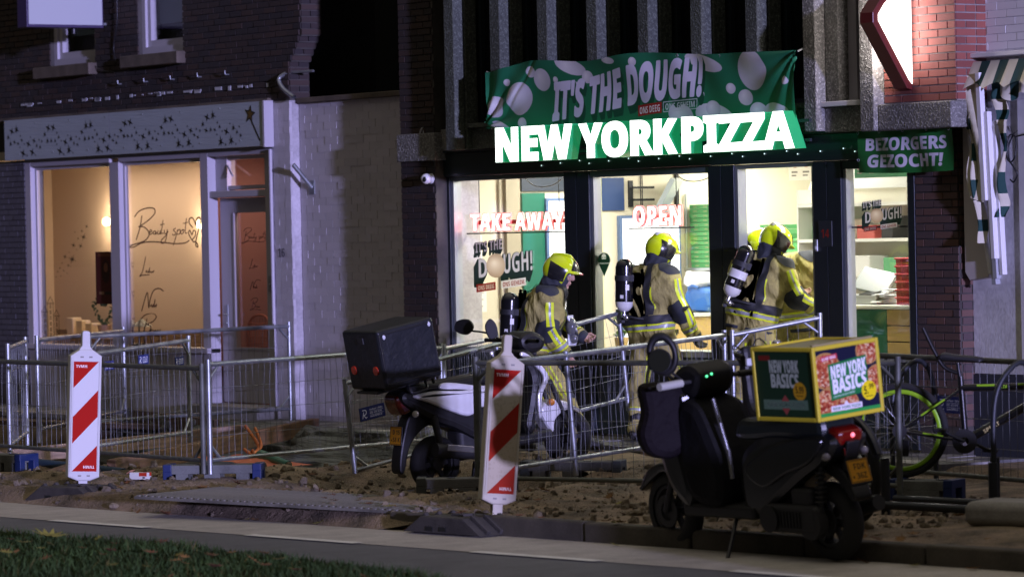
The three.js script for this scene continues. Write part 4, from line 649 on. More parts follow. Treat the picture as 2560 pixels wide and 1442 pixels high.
/* cloth banners */
function cloth(nx, ny, fn) { const g = new THREE.PlaneGeometry(1, 1, nx, ny), p = g.attributes.position; for (let i = 0; i < p.count; i++) { const u = p.getX(i) + 0.5, v = p.getY(i) + 0.5; p.setXYZ(i, ...fn(u, v)); } g.computeVertexNormals(); return g; }
const curve = (pts) => (u) => { for (let i = 1; i < pts.length; i++) if (u <= pts[i][0]) { const t = (u - pts[i - 1][0]) / (pts[i][0] - pts[i - 1][0]); return lerp(pts[i - 1][1], pts[i][1], t * t * (3 - 2 * t)); } return pts[pts.length - 1][1]; };
{
  const tx = canvasTex(1792, 240, (x, W, H) => {
    const g = x.createLinearGradient(0, 0, 0, H); g.addColorStop(0, '#1c6a4a'); g.addColorStop(1, '#1f7d4c'); x.fillStyle = g; x.fillRect(0, 0, W, H);
    const dots = [[55, 150, 34, 44], [130, 60, 12, 14], [275, 40, 20, 20], [205, 130, 48, 60], [345, 70, 34, 40], [230, 220, 18, 20], [430, 70, 10, 12], [520, 20, 60, 28], [545, 90, 14, 16], [620, 60, 22, 24], [760, 12, 26, 12], [905, 30, 14, 16], [1290, 30, 70, 26], [1170, 218, 46, 44], [1365, 225, 75, 50], [1270, 140, 16, 18], [1440, 120, 16, 18], [1345, 190, 26, 28], [1560, 60, 52, 66], [1520, 150, 26, 26], [1590, 200, 30, 34], [1740, 95, 12, 14], [1690, 205, 48, 36], [90, 228, 40, 16]];
    for (const [a, b, rx0, ry] of dots) { const rx = rx0 * 1.55; const q = x.createRadialGradient(a - rx * 0.3, b - ry * 0.3, 2, a, b, rx * 1.3); q.addColorStop(0, '#e6e4e6'); q.addColorStop(1, '#b4b2bd'); x.fillStyle = q; x.beginPath(); x.ellipse(a, b, rx, ry, 0.2, 0, 7); x.fill(); }
    fitText(x, "IT'S THE DOUGH!", 850, 112, 870, 132, { rise: -0.085, skew: -0.06, fill: '#d6d3e6', stroke: '#d6d3e6', sw: 7, shadow: { color: '#0c4f33', dx: 14, dy: 16, sw: 8 } });
    x.save(); x.transform(1, -0.085, 0, 1, 0, 0); x.fillStyle = '#a5221f'; x.fillRect(925, 262, 138, 38); x.strokeStyle = '#cfd6d2'; x.lineWidth = 3; x.strokeRect(1072, 264, 186, 34); x.restore();
    fitText(x, 'ONS DEEG', 994, 197, 122, 24, { rise: -0.085, fill: '#efe9e6' }); fitText(x, 'ONS GEHEIM', 1165, 182, 168, 22, { rise: -0.085, fill: '#cfd6d2' });
  });
  const top = curve([[0, 3.37], [0.16, 3.445], [0.35, 3.40], [0.5, 3.435], [0.78, 3.37], [1, 3.35]]), bot = curve([[0, 2.86], [0.1, 2.84], [0.5, 2.84], [1, 2.745]]);
  const g = cloth(220, 44, (u, v) => {
    const x = lerp(0.17, 4.6, u) + 0.02 * Math.sin(v * 3) * (1 - u), y = lerp(bot(u), top(u), v);
    const d0 = Math.hypot(u * 4.4, v * 0.55 - 0.05), a0 = Math.atan2(v * 0.55 - 0.02, u * 4.4 + 0.02), d1 = Math.hypot((1 - u) * 4.4, (1 - v) * 0.55), a1 = Math.atan2((1 - v) * 0.55, (1 - u) * 4.4 + 0.02);
    let z = 0.362;
    z += 0.03 * Math.exp(-d0 * 1.6) * Math.sin(a0 * 12 + 1) + 0.02 * Math.exp(-d1 * 1.8) * Math.sin(a1 * 14) + 0.016 * Math.sin(u * 13 + v * 2.2) * v + 0.008 * Math.sin(u * 37 + v * 5 + 2 * Math.sin(u * 9)) * (0.3 + v) + 0.012 * (N8(u, v * 0.3) - 0.5);
    z = Math.max(z, 0.325); z -= 0.012 * Math.exp(-Math.pow((u * 4.4 - 0.12 - v * 0.62) / 0.03, 2)) * sstep(0.05, 0.5, v) ;
    return [x, y, z];
  });
  const t = thing('shop_banner', 'long green cloth banner with dough bubbles reading ITS THE DOUGH above the letters', 'banner');
  part(t, 'cloth', g, printed(tx, 0.55, { side: THREE.DoubleSide }));
  part(t, 'eyelet', [0.02, 0.18, 0.5, 0.64, 0.77, 0.9, 0.985].map((u) => new THREE.TorusGeometry(0.014, 0.004, 6, 12).translate(lerp(0.17, 4.6, u), top(u) - 0.02, 0.35)), mGalv);
  part(t, 'tie', [tube([[0.18, 3.36, 0.33], [0.1, 3.38, 0.3], [0.05, 3.36, 0.2]], 0.008, 10, 5), tube([[0.18, 2.87, 0.27], [0.1, 2.86, 0.25], [0.02, 2.88, 0.2]], 0.012, 10, 5), tube([[4.59, 3.34, 0.33], [4.62, 3.36, 0.3]], 0.008, 8, 5)], mat(0.5, 0.52, 0.55, 0.6));
  const t2 = canvasTex(1024, 320, (x, W, H) => { x.fillStyle = '#1f6a2e'; x.fillRect(0, 0, W, H); fitText(x, 'BEZORGERS', 505, 106, 880, 92, { fill: '#dfdce8', stroke: '#dfdce8', sw: 4 }); fitText(x, 'GEZOCHT!', 505, 230, 820, 92, { fill: '#dfdce8', stroke: '#dfdce8', sw: 4 }); });
  const b2 = thing('help_wanted_banner', 'green BEZORGERS GEZOCHT banner hung over the right shop window', 'banner');
  part(b2, 'cloth', cloth(90, 30, (u, v) => [lerp(5.06, 6.2, u), lerp(2.335 + 0.02 * u * (1 - u) * 4 * -0.5 - 0.01 * u, 2.672, v), 0.1 + 0.012 * Math.sin(u * 17 + v * 3) + 0.01 * Math.sin(u * 8 - v * 4) * (1 - v)]), printed(t2, 0.5, { side: THREE.DoubleSide }));
  part(b2, 'eyelet', [[0.02, 0.95], [0.25, 0.96], [0.5, 0.96], [0.75, 0.96], [0.98, 0.95], [0.02, 0.3]].map(([u, v]) => new THREE.TorusGeometry(0.012, 0.003, 6, 12).translate(lerp(5.06, 6.2, u), lerp(2.335, 2.672, v), 0.125)), mGalv);
}
/* stickers on the glass */
{
  const dough = canvasTex(768, 720, (x) => {
    fitText(x, "IT'S THE", 190, 140, 330, 120, { rise: -0.14, fill: '#c7c3cf', shadow: { color: '#12281f', dx: -22, dy: 26, sw: 14 } });
    fitText(x, 'D', 110, 400, 130, 220, { rise: -0.1, fill: '#c4c0ca', shadow: { color: '#12281f', dx: -26, dy: 30, sw: 14 } });
    fitText(x, 'UGH!', 530, 330, 360, 230, { rise: -0.12, fill: '#c4c0ca', shadow: { color: '#12281f', dx: -22, dy: 34, sw: 14 } });
    const q = x.createRadialGradient(250, 340, 10, 265, 370, 125); q.addColorStop(0, '#e9dccb'); q.addColorStop(1, '#b89f86'); x.fillStyle = q; x.beginPath(); x.ellipse(268, 375, 112, 140, 0, 0, 7); x.fill();
    x.save(); x.transform(1, -0.14, 0, 1, 0, 0); x.fillStyle = '#8e1712'; x.fillRect(30, 600, 232, 92); x.fillStyle = '#ddd9dd'; x.fillRect(330, 600, 290, 92); x.restore();
    fitText(x, 'ONS DEEG', 146, 625, 200, 54, { rise: -0.14, fill: '#d9cfc5' }); fitText(x, 'ONS GEHEIM', 476, 578, 260, 54, { rise: -0.14, fill: '#8e1712' });
  });
  const m = new THREE.MeshPhysicalMaterial({ map: dough, transparent: true, roughness: 1, transmission: 0.4, thickness: 0, side: THREE.DoubleSide });
  sticker('large ITS THE DOUGH sticker with a ball of dough on the left shop window', 'window sticker', -0.66, 0.38, 1.33, 1.9, -0.03, m);
  sticker('small ITS THE DOUGH sticker with a ball of dough on the right shop window', 'window sticker', 4.93, 5.47, 1.84, 2.14, -0.03, m);
  const pin = canvasTex(160, 256, (x) => { x.fillStyle = '#e9ece9'; x.beginPath(); x.arc(80, 84, 80, Math.PI * 0.86, Math.PI * 2.14); x.lineTo(80, 252); x.fill(); x.fillStyle = '#123a2b'; x.beginPath(); x.arc(80, 84, 72, Math.PI * 0.86, Math.PI * 2.14); x.lineTo(80, 240); x.fill(); x.fillStyle = '#dfe6e2'; x.fillRect(54, 40, 52, 34); x.beginPath(); x.arc(80, 44, 26, Math.PI, 0); x.fill(); x.fillStyle = '#123a2b'; x.fillRect(62, 52, 10, 12); x.fillRect(88, 52, 10, 12); x.fillStyle = '#dfe6e2'; x.font = 'bold 22px sans-serif'; x.textAlign = 'center'; x.fillText('AFHAALPUNT', 80, 122, 138); });
  sticker('dark green drop shaped AFHAALPUNT sticker on the middle window', 'window sticker', 1.29, 1.49, 1.49, 1.72, -0.03, new THREE.MeshPhysicalMaterial({ map: pin, transparent: true, roughness: 1, transmission: 0.35, thickness: 0, side: THREE.DoubleSide }));
  const no = canvasTex(128, 160, (x) => { x.fillStyle = '#2b3036'; x.fillRect(0, 0, 128, 160); x.fillStyle = '#9a2018'; x.font = 'bold 78px sans-serif'; x.textAlign = 'center'; x.fillText('14', 64, 106); });
  const np = thing('house_number_plate', 'grey plate with a red number 14 on the dark door post', 'house number', [4.545, 1.845, 0.031]); part(np, 'plate', rb(0.17, 0.21, 0.008, 0.003, 0, 0, 0.004), mat(0.04, 0.045, 0.05, 0.4)); part(np, 'number_print', sheet(-0.08, 0.08, -0.1, 0.1, 0.0095), printed(no, 0.5));
  const bell = thing('door_bell', 'small white doorbell left of the number plate', 'bell', [4.43, 1.75, 0.031]); part(bell, 'case', rb(0.035, 0.1, 0.016, 0.006, 0, 0, 0.008), mAlu); part(bell, 'button', rb(0.02, 0.03, 0.006, 0.003, 0, -0.02, 0.018), mat(0.7, 0.72, 0.75, 0.4));
}
/* camera, cables */
{
  const t = thing('security_camera', 'white ball security camera at the upper left corner of the shop front', 'camera', [-1.05, 2.43, 0.16]);
  part(t, 'housing', ball(0.05, 0, 0, 0.06), mat(0.7, 0.7, 0.72, 0.4)); part(t, 'base', new THREE.CylinderGeometry(0.045, 0.05, 0.03, 18).rotateX(Math.PI / 2).translate(0, 0, 0.012), mat(0.6, 0.6, 0.62, 0.4)); part(t, 'lens', ball(0.026, 0.02, -0.005, 0.095, 1, 1, 0.6), mBlackMetal);
  solo('wall_cable', 'pale loop of loose cable on the brick pier left of the shop front', 'cable', [tube([[-1.3, 2.62, 0.16], [-1.22, 2.86, 0.17], [-1.18, 2.92, 0.15], [-1.16, 2.8, 0.17], [-1.12, 2.64, 0.16]], 0.006, 30, 5), tube([[-1.18, 2.92, 0.16], [-1.24, 2.78, 0.18], [-1.2, 2.66, 0.16]], 0.005, 20, 5)], mat(0.45, 0.45, 0.5, 0.5));
}
/* lit pizza slice projecting from the right pier */
{
  const t = thing('pizza_slice_sign', 'lit white pizza slice shaped sign with a maroon edge projecting from the brick pier', 'illuminated sign', [5.69, 0, 0]);
  const out = [[0.2, 2.97], [0.255, 2.985], [0.6, 3.5], [0.6, 3.58], [0.52, 3.68], [0.4, 3.77], [0.26, 3.82], [0.2, 3.83]];
  const inn = [[0.205, 3.02], [0.235, 3.05], [0.545, 3.515], [0.545, 3.565], [0.48, 3.65], [0.37, 3.735], [0.25, 3.785], [0.205, 3.79]];
  const side = (pts, d0, d1, bev) => { const g = prism(pts.map(([z, y]) => [-z, y]), d0, d1, bev); return g.rotateY(Math.PI / 2); };  // local x out of the face
  part(t, 'housing', side(out, 0, 0.158, 0.006), mat(0.12, 0.018, 0.016, 0.35));
  part(t, 'lit_face', side(inn, 0.158, 0.164, 0), glow(1, 0.86, 0.78, 4)); part(t, 'lit_face', side(inn, -0.006, 0, 0), glow(1, 0.86, 0.78, 4));
  part(t, 'bracket', [rod([0.08, 3.1, 0.19], [0.08, 3.1, 0.26], 0.02), rod([0.08, 3.6, 0.19], [0.08, 3.6, 0.26], 0.02)], mGalv);
  for (const s of [1, -1]) { const l = new THREE.RectAreaLight(new THREE.Color(1, 0.88, 0.9), s > 0 ? 17 : 30, 0.22, 0.6); l.position.set(5.77 + s * 0.1, 3.48, 0.36); l.lookAt(5.77 + s * 3, 3.48, 0.36); scene.add(l); }
}
/* ---------------- right building with the folded striped awning ---------------- */
const mWhiteWall = tiled(0.88, 0.89, 0.92, 0.75, texMott, 0.35, texGrain, 0.003, { bscale: 1.5 });
const mWhitePaint = mat(0.78, 0.78, 0.8, 0.4);
const whiteHouse = thing('white_building', 'white painted building at the right edge with a dark plinth', 'building');
{
  const b = whiteHouse;
  part(b, 'wall', bb(6.16, 14, 0.72, 2.62, -0.4, -0.12), mWhiteWall);
  part(b, 'upper_wall', bb(6.16, 14, 2.62, 6.4, -0.4, -0.124), mWhiteWall);
  brickwork(b, { x0: 6.17, x1: 7.6, y0: 3.26, y1: 4.2, z: -0.121, mats: [mat(0.84, 0.84, 0.86, 0.6), mat(0.8, 0.8, 0.82, 0.6)], keep: 120, seed: 17, proud: 0.003, joint: 0.006 });
  part(b, 'plinth', bb(6.16, 14, 0.02, 0.715, -0.4, -0.105), mat(0.03, 0.035, 0.05, 0.7));
  part(b, 'body', bb(6.4, 14, 0, 6.4, -6, -0.42), mDarkRoom);
  part(b, 'window_frame', [rbb(6.72, 6.84, 0.8, 2.86, -0.15, -0.105, 0.006), rbb(6.84, 8.2, 2.74, 2.86, -0.15, -0.105, 0.006), rbb(6.84, 8.2, 0.8, 0.9, -0.15, -0.105, 0.006)], mWhitePaint);
  part(b, 'pane', bb(6.84, 8.2, 0.9, 2.74, -0.115, -0.11), mGlassDark);
  part(b, 'rain_ledge', rbb(6.22, 8.5, 3.2, 3.235, -0.12, 0.05, 0.006), mWhitePaint);
  part(b, 'crack', tube([[6.58, 2.62, -0.118], [6.62, 2.66, -0.118], [6.66, 2.6, -0.118], [6.72, 2.63, -0.118]], 0.002, 16, 4), mBlackMetal);
}
{
  const t = thing('folded_awning', 'folded green and cream striped awning on white rails at the right edge', 'awning');
  part(t, 'side_cheek', prism([[6.2, 3.19], [6.27, 3.19], [6.28, 2.6], [6.5, 1.55], [6.47, 1.48], [6.25, 1.46], [6.2, 1.52]], -0.12, 0.0, 0.006), mat(0.58, 0.54, 0.54, 0.6));
  part(t, 'cheek_edge', [rod([6.285, 3.18, 0.0], [6.285, 2.58, 0.0], 0.018), rod([6.285, 2.58, 0.0], [6.505, 1.52, 0.0], 0.022), ball(0.022, 6.505, 1.52, 0)], mWhitePaint);
  part(t, 'guide_rail', [turned(rb(0.05, 1.0, 0.05, 0.006), 0, 0, 0.05, 6.51, 2.58, 0.07), turned(rb(0.045, 1.15, 0.05, 0.006), 0, 0, 0.05, 6.575, 2.2, 0.045), turned(rb(0.04, 1.2, 0.05, 0.006), 0, 0, 0.05, 6.615, 2.1, 0.0)], mWhitePaint);
  part(t, 'grey_rail', [turned(rb(0.05, 1.35, 0.05, 0.005), 0, 0, 0.06, 6.53, 2.1, 0.01), turned(rb(0.05, 0.3, 0.05, 0.005), 0, 0, 0.06, 6.585, 1.62, 0.02)], mat(0.4, 0.42, 0.45, 0.5));
  const green = mat(0.012, 0.055, 0.05, 0.85, 0, { side: THREE.DoubleSide }), cream = mat(0.6, 0.57, 0.44, 0.85, 0, { side: THREE.DoubleSide });
  // scalloped valance, stripe by stripe
  for (let k = 0; k < 9; k++) {
    const x0 = 6.36 + k * 0.105;
    part(t, 'valance_stripe', cloth(8, 10, (u, v) => { const x = x0 + u * 0.105, s = 0.045 * Math.abs(Math.sin(((x - 6.36) / 0.24) * Math.PI)); return [x, lerp(2.98 - 0.03 + s, 3.17, v), 0.12 - 0.1 * v + 0.02 * Math.sin(x * 26) * (1 - v)]; }), k % 2 ? green : cream);
    if (k > 1) part(t, 'valance_stripe', cloth(8, 8, (u, v) => { const x = x0 + u * 0.105; return [x, lerp(2.88 + 0.03 * Math.sin(x * 22), 3.0, v), 0.02 + 0.03 * Math.sin(x * 30 + 1) * (1 - v)]; }), k % 2 ? cream : green);
  }
  // hanging folds
  const hang = (pts, w, n, z, first) => { for (let k = 0; k < n; k++) part(t, 'fold_stripe', cloth(6, 8, (u, v) => { const s = (k + v) / n, f = s * (pts.length - 1), i = Math.min(pts.length - 2, Math.floor(f)), q = f - i, x = lerp(pts[i][0], pts[i + 1][0], q), y = lerp(pts[i][1], pts[i + 1][1], q), ww = w * (1 - 0.55 * s); return [x + (u - 0.5) * ww, y, z + 0.04 * Math.sin(u * 5 + s * 7) + 0.02 * Math.sin(s * 20)]; }), (k + first) % 2 ? green : cream); };
  hang([[6.37, 3.06], [6.33, 2.9], [6.37, 2.78], [6.36, 2.6], [6.40, 2.3], [6.45, 1.95], [6.49, 1.75]], 0.11, 13, 0.06, 0);
  hang([[6.63, 2.95], [6.66, 2.8], [6.70, 2.66], [6.66, 2.4], [6.645, 2.1], [6.64, 1.95]], 0.12, 9, 0.0, 1);
  part(t, 'hanging_cloth', cloth(8, 12, (u, v) => [lerp(6.36, 6.5, u), lerp(2.12, 3.02, v) - 0.05 * u * (1 - v), 0.08 + 0.03 * Math.sin(u * 4 + v * 9)]), cream);
}
solo('rope_coil', 'loops of cord hanging beside the folded awning', 'cord', [tube([[6.74, 2.6, -0.05], [6.7, 2.5, -0.03], [6.72, 2.38, -0.02], [6.78, 2.42, -0.02], [6.77, 2.56, -0.04], [6.72, 2.58, -0.02], [6.71, 2.42, 0], [6.76, 2.36, 0], [6.80, 2.28, -0.02], [6.75, 2.22, -0.03], [6.71, 2.24, -0.03]], 0.007, 70, 5), rod([6.76, 2.57, -0.04], [7.4, 2.66, -0.1], 0.006)], mBlackMetal);
/* ---------------- barriers, beacons, blocks ---------------- */
const tSign = canvasTex(512, 200, (x) => { x.fillStyle = '#16256e'; x.fillRect(0, 0, 512, 200); x.strokeStyle = '#e8ecff'; x.lineWidth = 15; x.lineCap = 'butt'; x.beginPath(); x.moveTo(52, 40); x.lineTo(100, 40); x.quadraticCurveTo(140, 46, 128, 88); x.quadraticCurveTo(116, 118, 72, 112); x.moveTo(78, 66); x.lineTo(44, 166); x.moveTo(72, 112); x.lineTo(110, 166); x.lineTo(140, 150); x.stroke(); x.fillStyle = '#e8ecff'; x.font = 'bold 36px sans-serif'; x.fillText('Verhuur + Infra', 200, 62, 280); x.fillText('010 - 415 10 92', 200, 116, 280); x.fillText('www.RIPBV.nl', 200, 168, 280); x.fillRect(200, 76, 280, 4); x.fillRect(200, 130, 280, 4); });
const mWire = mat(0.2, 0.21, 0.22, 0.5, 0.5), mSignFace = printed(tSign, 0.45), mBlue = mat(0.008, 0.022, 0.1, 0.5);
function fence(label, A, B, { y0 = [0.12, 0.12], top = [0.93, 0.93], dark = false, lean = 0, signs = [], mid = [], foot = true, gap = 0.085, wave = 0.005, seed = 1 } = {}) {
  const L = Math.hypot(B[0] - A[0], B[1] - A[1]), turn = Math.atan2(-(B[1] - A[1]), B[0] - A[0]);
  const t = thing('barrier_fence', label, 'fence', [A[0], 0, A[1]], turn, 'low steel mesh barriers round the road works');
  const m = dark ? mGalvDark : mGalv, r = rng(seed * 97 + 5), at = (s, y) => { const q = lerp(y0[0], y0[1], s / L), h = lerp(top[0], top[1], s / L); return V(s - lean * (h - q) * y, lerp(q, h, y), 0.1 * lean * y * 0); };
  const rr = 0.0205;
  part(t, 'top_rail', rod(at(0, 1), at(L, 1), rr, rr, 10), m); part(t, 'bottom_rail', rod(at(0, 0.04), at(L, 0.04), 0.017, 0.017, 10), m);
  for (const s of [0, L]) { part(t, 'post', rod(at(s, -0.1), at(s, 1.05), 0.022, 0.022, 12), m); const d = s ? -1 : 1; part(t, 'corner_brace', [rod(at(s, 0.84), at(s + d * 0.14, 0.99), 0.012, 0.012, 6), rod(at(s, 0.2), at(s + d * 0.14, 0.05), 0.012, 0.012, 6)], m); }
  for (const s of mid) part(t, 'post', rod(at(s, -0.12), at(s - 0.12, 1.04), 0.02, 0.02, 12), m);
  const n = Math.floor(L / gap), bendy = (s) => wave * Math.sin(s * 3 + seed) + wave * 2 * (r() - 0.5);
  for (let k = 1; k < n; k++) { const s = (k / n) * L, b = bendy(s); part(t, 'wire', tube([at(s, 0.04), at(s + b, 0.3).add(V(0, 0, b)), at(s + b * 1.4, 0.65).add(V(0, 0, b * 1.5)), at(s, 1)], 0.0019, 6, 4), mWire); }
  for (const y of [0.28, 0.52, 0.76]) part(t, 'cross_wire', tube([at(0, y), at(L * 0.3, y).add(V(0, wave * 1.2 * (r() - 0.5), 0.006)), at(L * 0.65, y).add(V(0, wave * 1.2 * (r() - 0.5), 0.006)), at(L, y)], 0.0021, 18, 4), mWire);
  for (const [s, y, w = 0.28] of signs) { const p = at(s, y); const g = part(t, 'info_plate', turned(rb(w, w * 0.4, 0.006, 0.003), 0, 0, Math.atan2((top[1] - top[0]), L), p.x, p.y, 0.016), mBlue); part(g, 'print', turned(sheet(-w / 2 + 0.003, w / 2 - 0.003, -w * 0.2 + 0.003, w * 0.2 - 0.003, 0), 0, 0, Math.atan2((top[1] - top[0]), L), p.x, p.y, 0.0205), mSignFace); }
  return t;
}
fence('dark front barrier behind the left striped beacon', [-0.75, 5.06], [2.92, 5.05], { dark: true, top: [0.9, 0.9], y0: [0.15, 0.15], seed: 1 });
fence('light galvanised barrier running back from the blue ended block to the delivery scooter', [2.97, 5.02], [1.55, 1.86], { top: [0.93, 0.93], y0: [0.15, 0.12], seed: 2 });
fence('galvanised barrier continuing behind the black scooter box toward the shop front', [1.54, 1.82], [0.16, 0.3], { top: [0.92, 0.95], seed: 3 });
fence('leaning barrier with a blue plate below the black box, raised at its far end', [2.70, 3.5], [2.22, 0.36], { y0: [-0.02, 0.42], top: [0.72, 1.19], signs: [[0.24, 0.62]], lean: 0.12, wave: 0.018, seed: 4 });
fence('light barrier running from the right beacon to the shop door', [5.84, 4.44], [4.42, 1.02], { top: [0.94, 1.04], y0: [0.13, 0.2], mid: [1.35], signs: [[0.28, 0.62, 0.24]], seed: 5, gap: 0.07, wave: 0.012 });
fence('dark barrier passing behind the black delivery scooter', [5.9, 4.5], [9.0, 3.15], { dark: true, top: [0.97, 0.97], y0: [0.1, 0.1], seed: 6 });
fence('short barrier in front of the open shop door, raised on the step', [4.7, 1.16], [4.97, 0.47], { top: [1.05, 1.17], y0: [0.25, 0.36], seed: 7 });
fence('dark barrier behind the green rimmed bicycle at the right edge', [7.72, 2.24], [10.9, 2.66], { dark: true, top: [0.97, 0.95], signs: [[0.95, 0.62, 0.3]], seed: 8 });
fence('barrier at the left edge nearest the street behind the first dark one', [-0.7, 5.2 - 0.35], [-2.55, 3.7], { top: [1.0, 1.0], y0: [0.13, 0.13], seed: 9 });
fence('barrier before the left salon window ending at a post by the window middle', [-2.85, 3.42], [-5.55, 0.98], { top: [1.0, 0.98], y0: [0.13, 0.13], seed: 10 });
fence('barrier running to the foot of the white pilaster by the salon door', [-3.3, 2.62], [-3.7, 0.13], { top: [1.0, 1.02], y0: [0.16, 0.16], seed: 11 });
fence('barrier with three blue hire plates before the salon window', [-0.02, 4.45], [-1.33, 2.68], { top: [0.94, 0.99], y0: [0.12, 0.12], signs: [[0.42, 0.86, 0.2], [1.15, 0.87, 0.22], [1.95, 0.8, 0.2]], seed: 12 });

const mBlockC = tiled(0.16, 0.17, 0.16, 0.85, texMott, 1.2, texGrain, 0.003);
function block(label, pos, turn, ends, L = 0.74, base = mBlockC) {
  const t = thing('fence_foot', label, 'fence foot', pos, turn, 'fence foot blocks');
  part(t, 'body', [rb(L - 0.12, 0.07, 0.21, 0.008, 0, 0.105, 0), rb(0.1, 0.075, 0.21, 0.006, -L / 2 + 0.15, 0.037, 0), rb(0.13, 0.075, 0.21, 0.006, 0.0, 0.037, 0), rb(0.1, 0.075, 0.21, 0.006, L / 2 - 0.15, 0.037, 0)], base);
  for (const s of [-1, 1]) part(t, 'end_cap', [rb(0.07, 0.06, 0.225, 0.008, s * (L / 2 - 0.035), 0.118, 0), rb(0.07, 0.1, 0.06, 0.006, s * (L / 2 - 0.035), 0.05, 0.08), rb(0.07, 0.1, 0.06, 0.006, s * (L / 2 - 0.035), 0.05, -0.08)], ends);
  part(t, 'foot_hole', [bx(0.06, 0.006, 0.06, -0.12, 0.1425, 0), bx(0.06, 0.006, 0.06, 0.12, 0.1425, 0)], mBlackMetal);
  return t;
}
block('grey concrete fence foot with blue ends under the left barrier corner', [2.86, 0.0, 4.92], 0.86, mBlue, 0.78);
block('dark fence foot beside the lower end of the right beacon', [5.88, 0.0, 4.58], 0.95, mat(0.05, 0.055, 0.05, 0.8), 0.74, mDarkConc);
block('dark fence foot in the sand behind the light barrier', [4.95, 0.0, 2.95], 0.7, mat(0.05, 0.06, 0.07, 0.8), 0.8, mDarkConc);
block('blue ended fence foot under the bicycle', [8.98, 0.02, 2.9], 0.4, mBlue, 0.5);
block('blue ended fence foot at the left edge of the view', [0.05, 0.0, 5.3], 0.3, mBlue, 0.6);

/* striped beacons */
const tBeacon = (dirtShade) => canvasTex(256, 1040, (x, W, H) => {
  x.fillStyle = dirtShade ? '#c9c2b0' : '#d6d6d6'; x.fillRect(0, 0, W, H);
  x.fillStyle = dirtShade ? '#a51505' : '#ae1204';
  const poly = (p) => { x.beginPath(); p.forEach(([a, b], i) => (i ? x.lineTo(a, b) : x.moveTo(a, b))); x.closePath(); x.fill(); };
  poly([[0, 0], [256, 0], [0, 250]]); poly([[256, 270], [256, 520], [0, 775], [0, 525]]); poly([[256, 795], [256, 1040], [0, 1040]]);
  x.fillStyle = '#f3efea'; x.font = 'bold 44px sans-serif'; x.save(); x.translate(22, 58); x.scale(1, 0.85); x.fillText('TVMH', 0, 0, 118); x.restore(); x.save(); x.translate(234, 984); x.rotate(Math.PI); x.scale(1, 0.85); x.fillText('TVMH', 0, 0, 118); x.restore();
  if (dirtShade) { const r = rng(51); const g = x.createLinearGradient(0, 240, 0, 420); g.addColorStop(0, 'rgba(120,95,50,0)'); g.addColorStop(1, 'rgba(120,95,50,0.20)'); x.fillStyle = g; x.fillRect(0, 240, W, H); for (let i = 0; i < 260; i++) { x.fillStyle = `rgba(90,75,45,${0.04 + 0.08 * r()})`; x.beginPath(); x.ellipse(r() * W, 240 + r() * 800, 2 + r() * 14, 2 + r() * 8, r() * 3, 0, 7); x.fill(); } }  // lower brown wash puts shade into the print; the blots are dirt
  else { const r = rng(52); for (let i = 0; i < 60; i++) { x.fillStyle = `rgba(80,75,60,${0.03 + 0.09 * r()})`; x.beginPath(); x.ellipse(r() * W, r() * H, 1 + r() * 3, 1 + r() * 5, r() * 3, 0, 7); x.fill(); } }
});
function beacon(label, pos, turn, lean, dirtShade, body, H) {
  const t = thing('striped_beacon', label, 'traffic beacon', pos, turn);
  const up = new THREE.Group(); up.name = 'beacon_board'; up.rotation.z = lean[0]; up.rotation.x = lean[1]; t.add(up);
  const w = 0.125, h = H * 0.8, y0 = 0.075;
  const outline = [[-w, y0 + 0.03], [-0.05, y0], [0.05, y0], [w, y0 + 0.03], [w, y0 + h - 0.05], [0.05, y0 + h], [-0.05, y0 + h], [-w, y0 + h - 0.05]];
  part(up, 'shell', prism(outline, -0.05, 0.05, 0.012), body);
  part(up, 'rim', [bb(-w + 0.012, -w + 0.022, y0 + 0.07, y0 + h - 0.09, 0.05, 0.057), bb(w - 0.022, w - 0.012, y0 + 0.07, y0 + h - 0.09, 0.05, 0.057), bb(-w + 0.022, w - 0.022, y0 + 0.062, y0 + 0.07, 0.05, 0.057), bb(-w + 0.022, w - 0.022, y0 + h - 0.09, y0 + h - 0.082, 0.05, 0.057)], body);
  part(up, 'reflective_sheet', sheet(-w + 0.026, w - 0.026, y0 + 0.074, y0 + h - 0.094, 0.0525), printed(tBeacon(dirtShade), 0.95));
  part(up, 'handle', [prism([[-0.055, y0 + h - 0.002], [-0.03, y0 + h + 0.03], [-0.03, y0 + h + 0.13], [-0.022, y0 + h + 0.145], [0.022, y0 + h + 0.145], [0.03, y0 + h + 0.13], [0.03, y0 + h + 0.03], [0.055, y0 + h - 0.002]], -0.03, 0.03, 0.008)], body);
  part(up, 'slot', [bx(0.026, 0.012, 0.004, -0.035, y0 + h - 0.058, 0.0505), bx(0.026, 0.012, 0.004, 0.035, y0 + h - 0.058, 0.0505), bx(0.026, 0.012, 0.004, -0.035, y0 + 0.04, 0.0505), bx(0.026, 0.012, 0.004, 0.035, y0 + 0.04, 0.0505)], mat(0.25, 0.24, 0.22, 0.6));
  part(up, 'foot_tongue', bb(-0.035, 0.035, -0.02, y0, -0.025, 0.025), body);
  return t;
}
